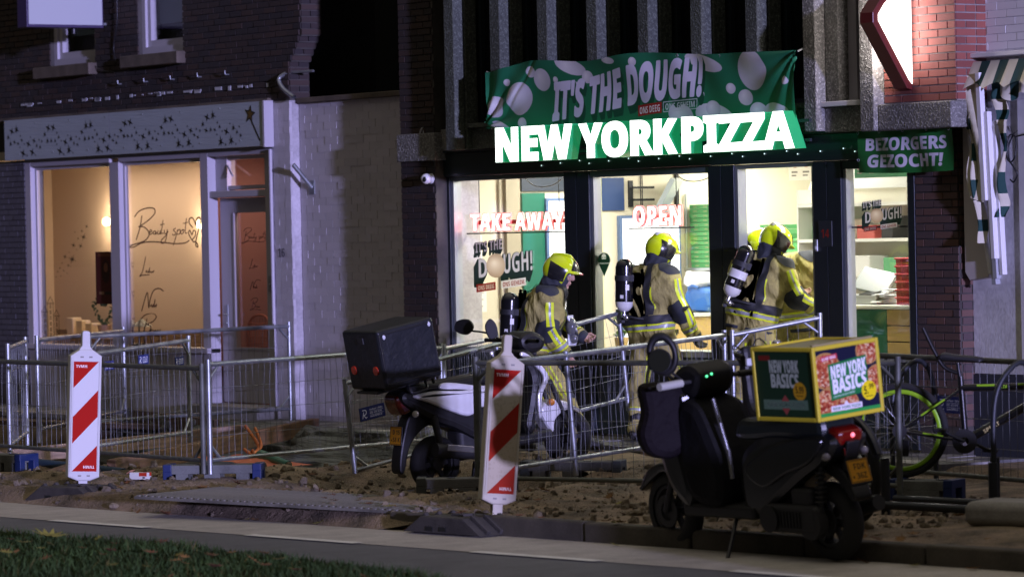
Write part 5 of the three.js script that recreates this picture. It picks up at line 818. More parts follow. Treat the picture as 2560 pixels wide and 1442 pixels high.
function rubberFoot(label, pos, turn) {
  const t = thing('beacon_foot', label, 'rubber foot', pos, turn, 'rubber feet of the striped beacons');
  const m = tiled(0.055, 0.05, 0.044, 0.9, texMott, 1.5, texGrain, 0.004);
  part(t, 'base', prism([[-0.4, 0], [0.4, 0], [0.22, 0.11], [-0.22, 0.11]], -0.2, 0.2, 0.01), m);
  for (const s of [-1, 1]) for (const z of [-0.12, 0, 0.12]) part(t, 'rib', turned(rb(0.2, 0.03, 0.035, 0.006), 0, 0, -s * 0.55, s * 0.315, 0.068, z), m);
  part(t, 'socket', [bx(0.12, 0.02, 0.1, 0, 0.115, 0)], m); part(t, 'hand_hole', [bx(0.07, 0.03, 0.004, -0.12, 0.03, 0.2025), bx(0.07, 0.03, 0.004, 0.02, 0.03, 0.2025)], mBlackMetal);
  return t;
}
const mBeaconWhite = mat(0.62, 0.62, 0.61, 0.8), mBeaconCream = mat(0.55, 0.51, 0.41, 0.8, 0, { bumpMap: texFbm, bumpScale: 0.001 });
beacon('clean white and red striped beacon board at the left', [2.42, -0.03, 5.86], 1.3, [-0.046, 0.0], false, mBeaconWhite, 1.28);
beacon('cream and red striped beacon board in the middle, leaning, shade and dirt tinted in', [7.28, -0.02, 5.31], 1.33, [-0.09, 0.0], true, mBeaconCream, 1.27);
rubberFoot('dark rubber foot of the left beacon at the road edge', [2.46, -0.1, 5.92], 0.25); rubberFoot('dark rubber foot of the middle beacon at the kerb', [7.3, -0.115, 5.6], 0.12);

/* planks, plates, litter */
const mWoodPale = tiled(0.38, 0.29, 0.24, 0.8, texWood, 1.2, texWood, 0.002), mWoodBrown = tiled(0.19, 0.115, 0.065, 0.8, texWood, 1.2, texWood, 0.002), mWoodDark = tiled(0.14, 0.1, 0.075, 0.85, texWood, 1.2, texWood, 0.002);
function plank(label, a, b, w, h, m) { const A = V(...a), B = V(...b), L = A.distanceTo(B), t = thing('timber_beam', label, 'timber beam', a, 0); t.lookAt(B); const g = rb(w, h, L, 0.006, 0, 0, L / 2); const p = part(t, 'beam', m.userData.tile ? g : g, m); part(t, 'end_grain', bx(w * 0.96, h * 0.96, 0.004, 0, 0, L + 0.001), mWoodDark); return p; }
plank('long pale plank on edge across the trench at the left', [-0.6, 0.05, 5.35], [-2.6, 0.06, 1.35], 0.06, 0.13, mWoodPale);
plank('brown timber beam lying from the left beacon toward the trench', [0.9, 0.02, 4.75], [-2.5, 0.08, 0.6], 0.08, 0.15, mWoodBrown);
plank('flat boards forming a walkway edge below the salon', [-7.6, 0.02, 1.5], [-3.9, 0.02, 0.75], 0.3, 0.05, mWoodDark);
plank('low grey board in front of the salon door', [-5.4, 0.08, 0.95], [-3.6, 0.03, 1.05], 0.06, 0.2, mWoodDark);
plank('short brown board lying in the sand at the far left', [0.9, 0.0, 5.35], [-0.2, 0.03, 4.3], 0.09, 0.06, mWoodBrown);
plank('pale board on the ground behind the light barrier', [4.6, 0.03, 1.4], [3.3, 0.05, 0.9], 0.25, 0.04, mWoodPale);
{
  const steel = tiled(0.25, 0.24, 0.21, 0.7, texMott, 1.3, null, 0, { metal: 0.4 });
  const pl = thing('road_plate', 'ribbed steel road plate half covered by sand at the kerb', 'road plate', [5.3, 0.0, 5.52], 0.3); pl.rotation.z = -0.015;
  part(pl, 'plate', bx(2.7, 0.02, 0.95, 0, 0, 0), steel); const rg = rb(0.03, 0.012, 0.94, 0.004, 0, 0.014, 0); for (let k = 0; k < 42; k++) { const m = part(pl, 'rib', rg, steel); m.position.x = -1.32 + k * 0.0644; }
  const p2 = thing('road_plate', 'dark flat steel plate under the white scooter', 'road plate', [4.1, -0.09, 4.05], 0.62); p2.rotation.z = 0.03; part(p2, 'plate', rb(1.5, 0.02, 0.7, 0.004), mat(0.07, 0.07, 0.075, 0.5, 0.4)); part(p2, 'lifting_hole', [bx(0.08, 0.002, 0.03, -0.6, 0.0105, 0.2), bx(0.08, 0.002, 0.03, 0.6, 0.0105, -0.2)], mBlackMetal);
  // litter box
  const tb = canvasTex(128, 64, (x) => { x.fillStyle = '#dcdcd8'; x.fillRect(0, 0, 128, 64); x.fillStyle = '#b8321e'; x.fillRect(70, 0, 58, 34); x.fillStyle = '#44484c'; x.fillRect(96, 40, 18, 14); });
  const bxl = thing('litter_carton', 'small white and red carton lying on the sand', 'carton', [2.5, 0.03, 5.38], 0.5); part(bxl, 'carton', rb(0.16, 0.055, 0.07, 0.003, 0, 0.03, 0), printed(tb, 0.6)); part(bxl, 'flap', turned(bx(0.05, 0.002, 0.065), 0, 0, 0.6, -0.09, 0.06, 0), mat(0.6, 0.3, 0.2, 0.6));
  // orange conduits and green duct
  const orange = mat(0.5, 0.13, 0.02, 0.6);
  solo('orange_duct', 'bundle of orange cable ducts sticking up from the trench', 'cable duct', [tube([[0.5, 0.0, 3.2], [-0.3, 0.02, 2.6], [-0.75, 0.05, 2.32], [-1.02, 0.2, 2.28]], 0.015, 20, 7), tube([[0.5, 0.0, 3.25], [-0.2, 0.03, 2.65], [-0.66, 0.06, 2.34], [-0.82, 0.19, 2.3]], 0.014, 20, 7), tube([[0.55, 0.02, 3.2], [0.7, 0.09, 3.25], [0.85, 0.02, 3.35], [0.8, 0.0, 3.5]], 0.012, 20, 7), tube([[0.5, 0.02, 3.1], [0.64, 0.1, 3.3], [0.95, 0.05, 3.4]], 0.012, 20, 7)], orange);
  solo('green_duct', 'green plastic duct lying on the sand behind the blue ended block', 'duct', [rod([0.75, 0.05, 3.2], [2.0, 0.04, 3.7], 0.045, 0.03, 12)], mat(0.02, 0.16, 0.1, 0.5));
  solo('orange_tarp', 'crumpled orange plastic under the green duct', 'plastic sheet', cloth(16, 10, (u, v) => [lerp(0.6, 1.9, u), 0.02 + 0.05 * N8(u, v) * (1 - u), lerp(3.3, 3.75, v) + 0.1 * u]), mat(0.5, 0.12, 0.04, 0.6, 0, { side: THREE.DoubleSide }));
  solo('blue_pipe', 'dark blue pipe lying at the far left behind the dark barrier', 'pipe', rod([-0.6, 0.02, 4.75], [1.2, -0.0, 4.8], 0.04, 0.04, 10), mat(0.015, 0.05, 0.1, 0.5));
  const slab = thing('concrete_slab', 'rounded pale concrete slab lying at the right edge', 'concrete slab', [11.35, 0.02, 3.62], 0.35); part(slab, 'slab', rb(1.6, 0.16, 0.42, 0.06, 0, 0.06, 0, 4), mConcrete);
  // hose or grey film over the trench edge
  solo('plastic_sheet', 'grey crumpled plastic sheet hanging over the trench edge', 'plastic sheet', cloth(50, 26, (u, v) => [lerp(-4.3, 1.2, u), lerp(-0.42, 0.1, v) + 0.03 * N16(u, v), lerp(1.75, 0.98, v) + 0.22 * (N8(u * 1.0, v * 0.5) - 0.5) + 0.1 * (N16(u, v) - 0.5)]), mat(0.13, 0.145, 0.135, 0.55, 0, { side: THREE.DoubleSide, bumpMap: rep(texFbm, 4), bumpScale: 0.03 }));
}
/* added pallets of paving stones out of view, put here to shade scooter and kerb */
{
  const st = rb(0.195, 0.095, 0.295, 0.006), mSt = [mDarkConc, mConcrete], r = rng(71);
  [[16.6, 6.3, 'farthest out on the road'], [16.65, 5.15, 'astride the kerb'], [16.6, 4.05, 'on the pavement'], [16.55, 2.95, 'nearest the fronts']].forEach(([x, z, w]) => {
    const t = thing('added_stone_pallet', 'added unseen pallet of grey paving stones beyond the right edge, ' + w, 'pallet', [x, z > 4.8 ? -0.12 : 0, z], 0.02 * (r() - 0.5), 'added pallets of paving stones shading the kerb');
    for (const dz of [-0.42, 0, 0.42]) part(t, 'bearer', bx(1.0, 0.1, 0.1, 0, 0.05, dz), mWoodDark); for (let k = 0; k < 6; k++) part(t, 'board', bx(0.12, 0.022, 1.06, -0.44 + k * 0.176, 0.112, 0), mWoodPale);
    const top = z > 4.8 ? 9 : 8; for (let l = 0; l < top; l++) for (let i = 0; i < 5; i++) for (let k = 0; k < 4; k++) if (l === top - 1 || i === 0 || i === 4 || k === 0 || k === 3) { const m = part(t, 'paving_stone', st, mSt[Math.floor(r() * 2)]); m.position.set(-0.4 + i * 0.2, 0.172 + l * 0.098, -0.405 + k * 0.27); m.rotation.y = 0.02 * (r() - 0.5); m.scale.z = 0.9; }
  });
}
/* bicycle stand */
{
  const mRack = mat(0.03, 0.034, 0.04, 0.45, 0.4);
  const t = thing('bicycle_stand', 'dark steel bicycle stand with hoops on a floor rail at the right', 'bicycle stand');
  part(t, 'floor_rail', [rod([9.05, 0.05, 3.68], [10.5, 0.05, 3.5], 0.028), rod([9.0, 0.05, 3.2], [10.6, 0.05, 3.0], 0.025)], mRack);
  for (const [x, z, h] of [[8.32, 2.42, 0.92], [10.3, 3.27, 0.97]]) { part(t, 'hoop', tube([[x, 0.05, z + 0.2], [x, h * 0.75, z + 0.19], [x + 0.02, h, z + 0.05], [x + 0.02, h, z - 0.1], [x, h * 0.75, z - 0.2], [x, 0.05, z - 0.2]], 0.019, 40, 8), mRack); }
  for (const [x, z] of [[9.37, 3.6], [10.32, 3.5], [9.9, 3.1]]) part(t, 'leg', rod([x, -0.05, z], [x, 0.36, z], 0.032), mRack);
}
/* ---------------- scooters ---------------- */
const mBlackPaint = mat(0.005, 0.0055, 0.006, 0.32, 0, { clearcoat: 0.4, clearcoatRoughness: 0.25 });
const mBlackPlastic = mat(0.006, 0.006, 0.0065, 0.5), mRubber = mat(0.014, 0.014, 0.0145, 0.85, 0, { bumpMap: texGrain, bumpScale: 0.002 });
const mWhitePaintS = mat(0.72, 0.72, 0.74, 0.25, 0, { clearcoat: 0.7, clearcoatRoughness: 0.1 });
const mEngine = mat(0.035, 0.035, 0.037, 0.6, 0.4), mSeat = mat(0.012, 0.012, 0.013, 0.55), mChrome = mat(0.5, 0.5, 0.52, 0.22, 0.9);
const mRedLens = mat(0.14, 0.004, 0.003, 0.15, 0, { clearcoat: 1 }), mAmber = mat(0.6, 0.2, 0.02, 0.2, 0, { clearcoat: 1 }), mYellowPlate = mat(0.7, 0.4, 0.02, 0.5);
function wheel(t, x, y, r, w, rimR, spokes, rimM = mEngine, name = 'wheel') {
  const prof = []; for (let i = 0; i <= 14; i++) { const a = -Math.PI * 0.62 + (i / 14) * Math.PI * 1.24; prof.push([r - w / 2 + Math.cos(a) * (w / 2), Math.sin(a) * w * 0.52]); }
  const tyre = lathe(prof, 48).rotateX(Math.PI / 2).translate(x, y, 0);
  const g = part(t, name, tyre, mRubber);
  part(g, 'rim', [lathe([[rimR - 0.02, -w * 0.38], [rimR, -w * 0.42], [rimR + 0.012, -w * 0.3], [rimR + 0.005, 0], [rimR + 0.012, w * 0.3], [rimR, w * 0.42], [rimR - 0.02, w * 0.38], [rimR - 0.025, 0], [rimR - 0.02, -w * 0.38]], 40).rotateX(Math.PI / 2).translate(x, y, 0), ...Array.from({ length: spokes }, (_, k) => turned(bx(rimR - 0.03, 0.035, 0.03, rimR / 2, 0, 0), 0, 0, (k / spokes) * 6.283, x, y, 0))], rimM);
  part(g, 'hub', [new THREE.CylinderGeometry(0.05, 0.05, w * 0.9, 20).rotateX(Math.PI / 2).translate(x, y, 0), new THREE.CylinderGeometry(0.085, 0.085, 0.012, 24).rotateX(Math.PI / 2).translate(x, y, -w * 0.44)], mEngine);
  return g;
}
const tBox = canvasTex(640, 600, (x, W, H) => {
  x.fillStyle = '#171a33'; x.fillRect(0, 0, W, H); const r = rng(61);
  const pie = (cx, cy, rad) => { x.fillStyle = '#b98a4f'; x.beginPath(); x.arc(cx, cy, rad, 0, 7); x.fill(); x.fillStyle = '#b9603c'; x.beginPath(); x.arc(cx, cy, rad * 0.88, 0, 7); x.fill(); for (let i = 0; i < 150; i++) { const a = r() * 6.28, q = Math.sqrt(r()) * rad * 0.85; x.fillStyle = ['#d9ad78', '#e2c197', '#8e2f1f', '#c97b52', '#a8482c'][Math.floor(r() * 5)]; x.beginPath(); x.ellipse(cx + Math.cos(a) * q, cy + Math.sin(a) * q, 6 + r() * 15, 5 + r() * 9, r() * 3, 0, 7); x.fill(); } };
  pie(95, 190, 165); pie(560, 60, 130); pie(640, 330, 130); pie(90, 480, 130); pie(300, 520, 120);
  x.save(); x.transform(1, -0.1, 0.02, 1, 0, 0); x.fillStyle = '#1d7a3e'; x.fillRect(120, 150, 410, 330); x.restore();
  fitText(x, 'NEW YORK', 335, 195, 380, 112, { rise: -0.1, skew: 0.02, fill: '#f0eff4', stroke: '#f0eff4', sw: 6 }); fitText(x, 'BASICS', 335, 325, 370, 126, { rise: -0.1, skew: 0.02, fill: '#f0eff4', stroke: '#f0eff4', sw: 6 });
  fitText(x, 'VERSE PIZZA OM MEE TE NEMEN', 270, 425, 230, 16, { rise: -0.1, fill: '#cfe6d4' });
  x.save(); x.translate(120, 78); x.rotate(-0.1); x.fillStyle = '#c33a45'; x.fillRect(-70, -24, 180, 46); x.restore(); fitText(x, 'ELKE DAG', 140, 77, 150, 26, { rise: -0.1, fill: '#fff' });
  x.fillStyle = '#f2dc1c'; x.beginPath(); x.ellipse(535, 425, 78, 88, 0, 0, 7); x.fill(); fitText(x, '5.', 505, 420, 52, 76, { fill: '#15130c' }); fitText(x, '99', 565, 390, 56, 44, { fill: '#15130c' }); fitText(x, 'PER PIZZA', 535, 478, 80, 12, { fill: '#15130c' });
  x.fillStyle = '#e9e4ea'; x.fillRect(120, 515, 330, 50); x.beginPath(); x.moveTo(285, 480); x.lineTo(330, 540); x.lineTo(285, 598); x.lineTo(240, 540); x.fill(); fitText(x, 'NEW YORK PIZZA', 285, 541, 300, 26, { fill: '#2e7a4c' });
  x.fillStyle = '#2f9a48'; x.fillRect(0, 568, W, 32);
});
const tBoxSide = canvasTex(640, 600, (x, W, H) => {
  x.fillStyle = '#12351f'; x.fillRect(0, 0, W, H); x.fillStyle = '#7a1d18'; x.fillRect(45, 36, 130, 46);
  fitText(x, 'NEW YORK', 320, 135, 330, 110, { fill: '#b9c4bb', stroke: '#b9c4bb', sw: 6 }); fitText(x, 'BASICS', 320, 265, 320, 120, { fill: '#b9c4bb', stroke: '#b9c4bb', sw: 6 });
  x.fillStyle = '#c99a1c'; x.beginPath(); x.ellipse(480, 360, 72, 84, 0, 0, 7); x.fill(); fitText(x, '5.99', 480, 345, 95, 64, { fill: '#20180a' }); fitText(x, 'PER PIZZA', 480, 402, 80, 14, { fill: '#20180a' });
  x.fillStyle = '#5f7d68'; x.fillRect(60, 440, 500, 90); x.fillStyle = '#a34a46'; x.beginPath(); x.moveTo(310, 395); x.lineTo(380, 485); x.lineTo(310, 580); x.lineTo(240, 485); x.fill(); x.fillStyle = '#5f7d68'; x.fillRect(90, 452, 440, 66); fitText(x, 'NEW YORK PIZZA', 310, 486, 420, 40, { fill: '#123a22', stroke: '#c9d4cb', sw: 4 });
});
const tPlate = (a, b) => canvasTex(160, 140, (x) => { x.fillStyle = '#d9981c'; x.fillRect(0, 0, 160, 140); x.strokeStyle = '#2b2210'; x.lineWidth = 4; x.strokeRect(6, 6, 148, 128); x.fillStyle = '#221a0c'; x.font = 'bold 50px sans-serif'; x.textAlign = 'center'; x.fillText(a, 88, 60, 110); x.fillText(b, 92, 118, 110); x.fillRect(22, 98, 12, 14); });
{
  const t = thing('delivery_scooter', 'black delivery scooter with a green and yellow NEW YORK BASICS box at the kerb', 'scooter', [10.89, -0.12, 5.30], Math.PI); t.rotation.order = 'YXZ'; t.rotation.x = -0.09; t.rotation.z = -0.008;
  wheel(t, 0, 0.243, 0.243, 0.125, 0.155, 6); const fw = wheel(t, 1.57, 0.25, 0.25, 0.115, 0.165, 6);
  part(fw, 'brake_disc', [lathe([[0.06, 0], [0.105, 0], [0.105, 0.004], [0.06, 0.004]], 30).rotateX(Math.PI / 2).translate(1.57, 0.25, -0.075)], mEngine);
  part(t, 'front_fork', [rod([1.57, 0.25, 0.08], [1.33, 0.78, 0.08], 0.022), rod([1.57, 0.25, -0.08], [1.33, 0.78, -0.08], 0.022), rod([1.3, 0.76, 0], [1.2, 1.05, 0], 0.03)], mEngine);
  part(t, 'front_mudguard', smoothPrism([[1.84, 0.37], [1.76, 0.5], [1.57, 0.56], [1.4, 0.48], [1.34, 0.36], [1.42, 0.39], [1.57, 0.5], [1.72, 0.44]], -0.075, 0.075, 0.02), mBlackPaint);
  part(t, 'leg_shield', [smoothPrism([[1.30, 1.02], [1.43, 0.86], [1.46, 0.62], [1.36, 0.4], [1.2, 0.3], [1.14, 0.4], [1.2, 0.7], [1.16, 1.02]], -0.19, 0.19, 0.06)], mBlackPaint);
  part(t, 'leg_cover', [smoothPrism([[1.2, 0.98], [1.26, 0.7], [1.16, 0.36], [0.86, 0.32], [0.8, 0.5], [0.9, 0.78], [1.02, 0.96]], -0.2, 0.2, 0.07)], mat(0.006, 0.006, 0.007, 0.7, 0, { specularIntensity: 0.35, bumpMap: rep(texFbm, 1), bumpScale: 0.01 }));
  part(t, 'floorboard', rb(0.72, 0.09, 0.34, 0.03, 0.92, 0.29, 0), mBlackPlastic);
  part(t, 'body', [smoothPrism([[0.66, 0.3], [0.68, 0.62], [0.5, 0.76], [0.1, 0.78], [-0.14, 0.8], [-0.22, 0.75], [-0.12, 0.62], [0.1, 0.5], [0.34, 0.36], [0.5, 0.27]], -0.16, 0.16, 0.06)], mBlackPaint);
  part(t, 'side_panel', [smoothPrism([[0.6, 0.56], [0.3, 0.72], [-0.16, 0.76], [-0.04, 0.63], [0.2, 0.55], [0.45, 0.46]], -0.185, -0.15, 0.015), smoothPrism([[0.6, 0.56], [0.3, 0.72], [-0.16, 0.76], [-0.04, 0.63], [0.2, 0.55], [0.45, 0.46]], 0.15, 0.185, 0.015)], mBlackPaint);
  part(t, 'seat', smoothPrism([[0.72, 0.76], [0.68, 0.86], [0.5, 0.87], [0.3, 0.9], [-0.1, 0.9], [-0.12, 0.78], [0.3, 0.76]], -0.14, 0.14, 0.04), mat(0.01, 0.014, 0.013, 0.35));
  part(t, 'seat_rail', [rod([0.78, 0.66, -0.15], [0.86, 1.0, -0.17], 0.014), rod([0.74, 0.5, -0.17], [0.78, 0.68, -0.15], 0.014)], mChrome);
  part(t, 'engine', [rb(0.52, 0.18, 0.09, 0.04, 0.2, 0.27, -0.14), new THREE.CylinderGeometry(0.1, 0.1, 0.07, 24).rotateX(Math.PI / 2).translate(0.02, 0.25, -0.145), rb(0.26, 0.16, 0.2, 0.04, 0.42, 0.33, 0), rb(0.2, 0.12, 0.1, 0.03, 0.12, 0.4, -0.1)], mEngine);
  part(t, 'engine_cover', [new THREE.CylinderGeometry(0.075, 0.085, 0.03, 24).rotateX(Math.PI / 2).translate(0.38, 0.27, -0.19), ...Array.from({ length: 7 }, (_, k) => bx(0.012, 0.1, 0.012, 0.1 + k * 0.03, 0.27, -0.188))], mBlackPlastic);
  part(t, 'exhaust', [rod([0.5, 0.2, 0.12], [0.2, 0.24, 0.17], 0.025), rod([0.2, 0.24, 0.17], [-0.22, 0.34, 0.18], 0.055, 0.05, 16)], mEngine);
  part(t, 'shock_absorber', [rod([-0.02, 0.26, -0.12], [-0.06, 0.62, -0.11], 0.018), ...Array.from({ length: 7 }, (_, k) => new THREE.TorusGeometry(0.03, 0.007, 6, 14).rotateX(Math.PI / 2).translate(-0.03 - k * 0.004, 0.38 + k * 0.03, -0.115))], mEngine);
  part(t, 'rear_mudguard', smoothPrism([[0.2, 0.5], [0.0, 0.55], [-0.16, 0.49], [-0.27, 0.38], [-0.3, 0.4], [-0.2, 0.56], [0.0, 0.62], [0.2, 0.57]], -0.07, 0.07, 0.015), mBlackPlastic);
  part(t, 'plate_holder', turned(rb(0.03, 0.3, 0.1, 0.01), 0, 0, 0.3, -0.2, 0.6, 0), mBlackPlastic);
  { const pl = part(t, 'number_plate', turned(rb(0.012, 0.16, 0.17, 0.003), 0, 0, -0.28, -0.25, 0.55, 0.02), mBlackMetal); part(pl, 'plate_print', turned(turned(sheet(-0.08, 0.08, -0.065, 0.075, 0.0075), 0, -Math.PI / 2, 0), 0, 0, -0.28, -0.25, 0.55, 0.02), printed(tPlate('FDK', '36Z'), 0.4)); }
  const tl = part(t, 'tail_light', smoothPrism([[-0.13, 0.83], [-0.235, 0.8], [-0.21, 0.72], [-0.12, 0.73]], -0.1, 0.1, 0.03), mRedLens); part(tl, 'lit_bulb', ball(0.016, -0.234, 0.775, 0.01), glow(1, 0.05, 0.02, 1.6)); part(t, 'reflector', rb(0.02, 0.05, 0.11, 0.01, -0.22, 0.68, 0), mRedLens);
  for (const z of [-0.15, 0.15]) part(t, 'indicator', ball(0.027, -0.16, 0.66, z, 1.2, 1, 1), mat(0.22, 0.2, 0.18, 0.15, 0, { clearcoat: 1 }));
  part(t, 'headset', [smoothPrism([[1.02, 1.06], [1.0, 1.15], [1.1, 1.21], [1.26, 1.17], [1.32, 1.06], [1.22, 1.0], [1.1, 0.99]], -0.15, 0.15, 0.05)], mBlackPlastic);
  part(t, 'headlight', ball(0.09, 1.31, 1.07, 0, 0.4, 0.8, 1.3), mat(0.3, 0.32, 0.34, 0.1, 0, { clearcoat: 1 }));
  part(t, 'handlebar', rod([1.1, 1.1, -0.38], [1.1, 1.1, 0.38], 0.014), mEngine);
  part(t, 'grip', rod([1.1, 1.1, 0.24], [1.08, 1.1, 0.4], 0.022), mBlackPlastic); part(t, 'grip', rod([1.1, 1.1, -0.22], [1.08, 1.1, -0.41], 0.026), mat(0.45, 0.45, 0.4, 0.7), 'pale grip');
  part(t, 'brake_lever', [tube([[1.12, 1.1, -0.2], [1.2, 1.1, -0.26], [1.2, 1.09, -0.4]], 0.008, 10, 5), tube([[1.12, 1.1, 0.2], [1.2, 1.1, 0.26], [1.2, 1.09, 0.4]], 0.008, 10, 5)], mEngine);
  part(t, 'dash_light', [ball(0.008, 0.99, 1.13, -0.1), ball(0.008, 0.99, 1.14, -0.06)], glow(0.1, 1, 0.4, 2));
  { const mm = part(t, 'mirror', [rod([1.1, 1.11, -0.2], [1.1, 1.2, -0.32], 0.008), turned(new THREE.TorusGeometry(0.08, 0.02, 10, 36).scale(1, 1.4, 1.2), 0, 0.75, -0.12, 1.08, 1.30, -0.36), turned(lathe([[0.0, -0.015], [0.06, -0.015], [0.075, 0.0], [0.078, 0.02], [0.07, 0.022]], 28), 0, -0.6, Math.PI / 2 - 0.15, 1.08, 1.26, -0.39)], mBlackPlastic); part(mm, 'glass', turned(new THREE.CylinderGeometry(0.068, 0.068, 0.003, 28).translate(0, 0.022, 0), 0, -0.6, Math.PI / 2 - 0.15, 1.08, 1.26, -0.39), mat(0.5, 0.55, 0.6, 0.08, 1)); }
  part(t, 'kickstand', [rod([0.8, 0.24, -0.12], [0.7, 0.02, -0.3], 0.013), rb(0.06, 0.012, 0.04, 0.004, 0.69, 0.015, -0.31)], mBlackMetal);
  part(t, 'luggage_rack', [rod([0.33, 0.88, -0.12], [-0.2, 0.88, -0.12], 0.01), rod([0.33, 0.88, 0.12], [-0.2, 0.88, 0.12], 0.01)], mBlackMetal);
  part(t, 'red_trim', rod([1.345, 0.98, -0.18], [1.43, 0.84, -0.185], 0.012), mat(0.5, 0.03, 0.02, 0.3));
  // box, standing on the rack: its own thing
  const b = thing('delivery_box', 'green yellow edged pizza delivery box on the black scooter', 'box', [10.89, -0.12, 5.30], Math.PI); b.rotation.order = 'YXZ'; b.rotation.x = -0.09; b.rotation.z = -0.008;
  const mYel = mat(0.62, 0.5, 0.03, 0.5), x0 = -0.26, x1 = 0.33, y0 = 0.885, y1 = 1.335, z0 = -0.262, z1 = 0.262, e = 0.026;
  part(b, 'body', bb(x0 + 0.012, x1 - 0.012, y0 + 0.01, y1 - 0.03, z0 + 0.012, z1 - 0.012), mat(0.015, 0.12, 0.05, 0.5));
  part(b, 'lid', [bb(x0 + 0.014, x1 - 0.014, y1 - 0.029, y1 - 0.012, z0 + 0.014, z1 - 0.014), bb(x0 + e, x0 + e + 0.02, y1 - 0.012, y1 + 0.012, z0 + e, z1 - e)], mat(0.3, 0.26, 0.12, 0.5));
  const bars = []; for (const x of [x0, x1 - e]) for (const z of [z0, z1 - e]) bars.push(rbb(x, x + e, y0, y1, z, z + e, 0.007)); for (const y of [y0, y1 - e]) { for (const z of [z0, z1 - e]) bars.push(rbb(x0 + e, x1 - e, y, y + e, z, z + e, 0.007)); for (const x of [x0, x1 - e]) bars.push(rbb(x, x + e, y, y + e, z0 + e, z1 - e, 0.007)); }
  part(b, 'edge_trim', bars, mYel);
  part(b, 'rear_print', turned(sheet(-(z1 - z0) / 2 + e, (z1 - z0) / 2 - e, y0 + e, y1 - e, 0), 0, -Math.PI / 2, 0, x0 + 0.008, 0, 0), printed(tBox, 0.35));
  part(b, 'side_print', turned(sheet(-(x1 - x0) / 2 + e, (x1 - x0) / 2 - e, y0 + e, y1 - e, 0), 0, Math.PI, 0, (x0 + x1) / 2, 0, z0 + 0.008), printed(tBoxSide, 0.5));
  // bag hanging at the front
  const bag = thing('leg_bag', 'dark purple bag hanging from the left handle of the black scooter', 'bag', [9.58, 0, 5.62], -0.3);
  part(bag, 'body', smoothPrism([[-0.14, 0.93], [0.12, 0.92], [0.15, 0.8], [0.19, 0.7], [0.15, 0.55], [0.05, 0.47], [-0.1, 0.5], [-0.16, 0.62], [-0.13, 0.76]], -0.09, 0.09, 0.05).rotateY(Math.PI / 2), mat(0.007, 0.0045, 0.0065, 0.75, 0, { specularIntensity: 0.35, bumpMap: rep(texFbm, 1), bumpScale: 0.02 }));
  part(bag, 'strap', tube([[0, 0.92, 0.1], [-0.1, 1.02, 0.05], [-0.12, 1.06, 0.0], [0, 0.93, -0.12]], 0.012, 20, 6), mBlackPlastic);
}
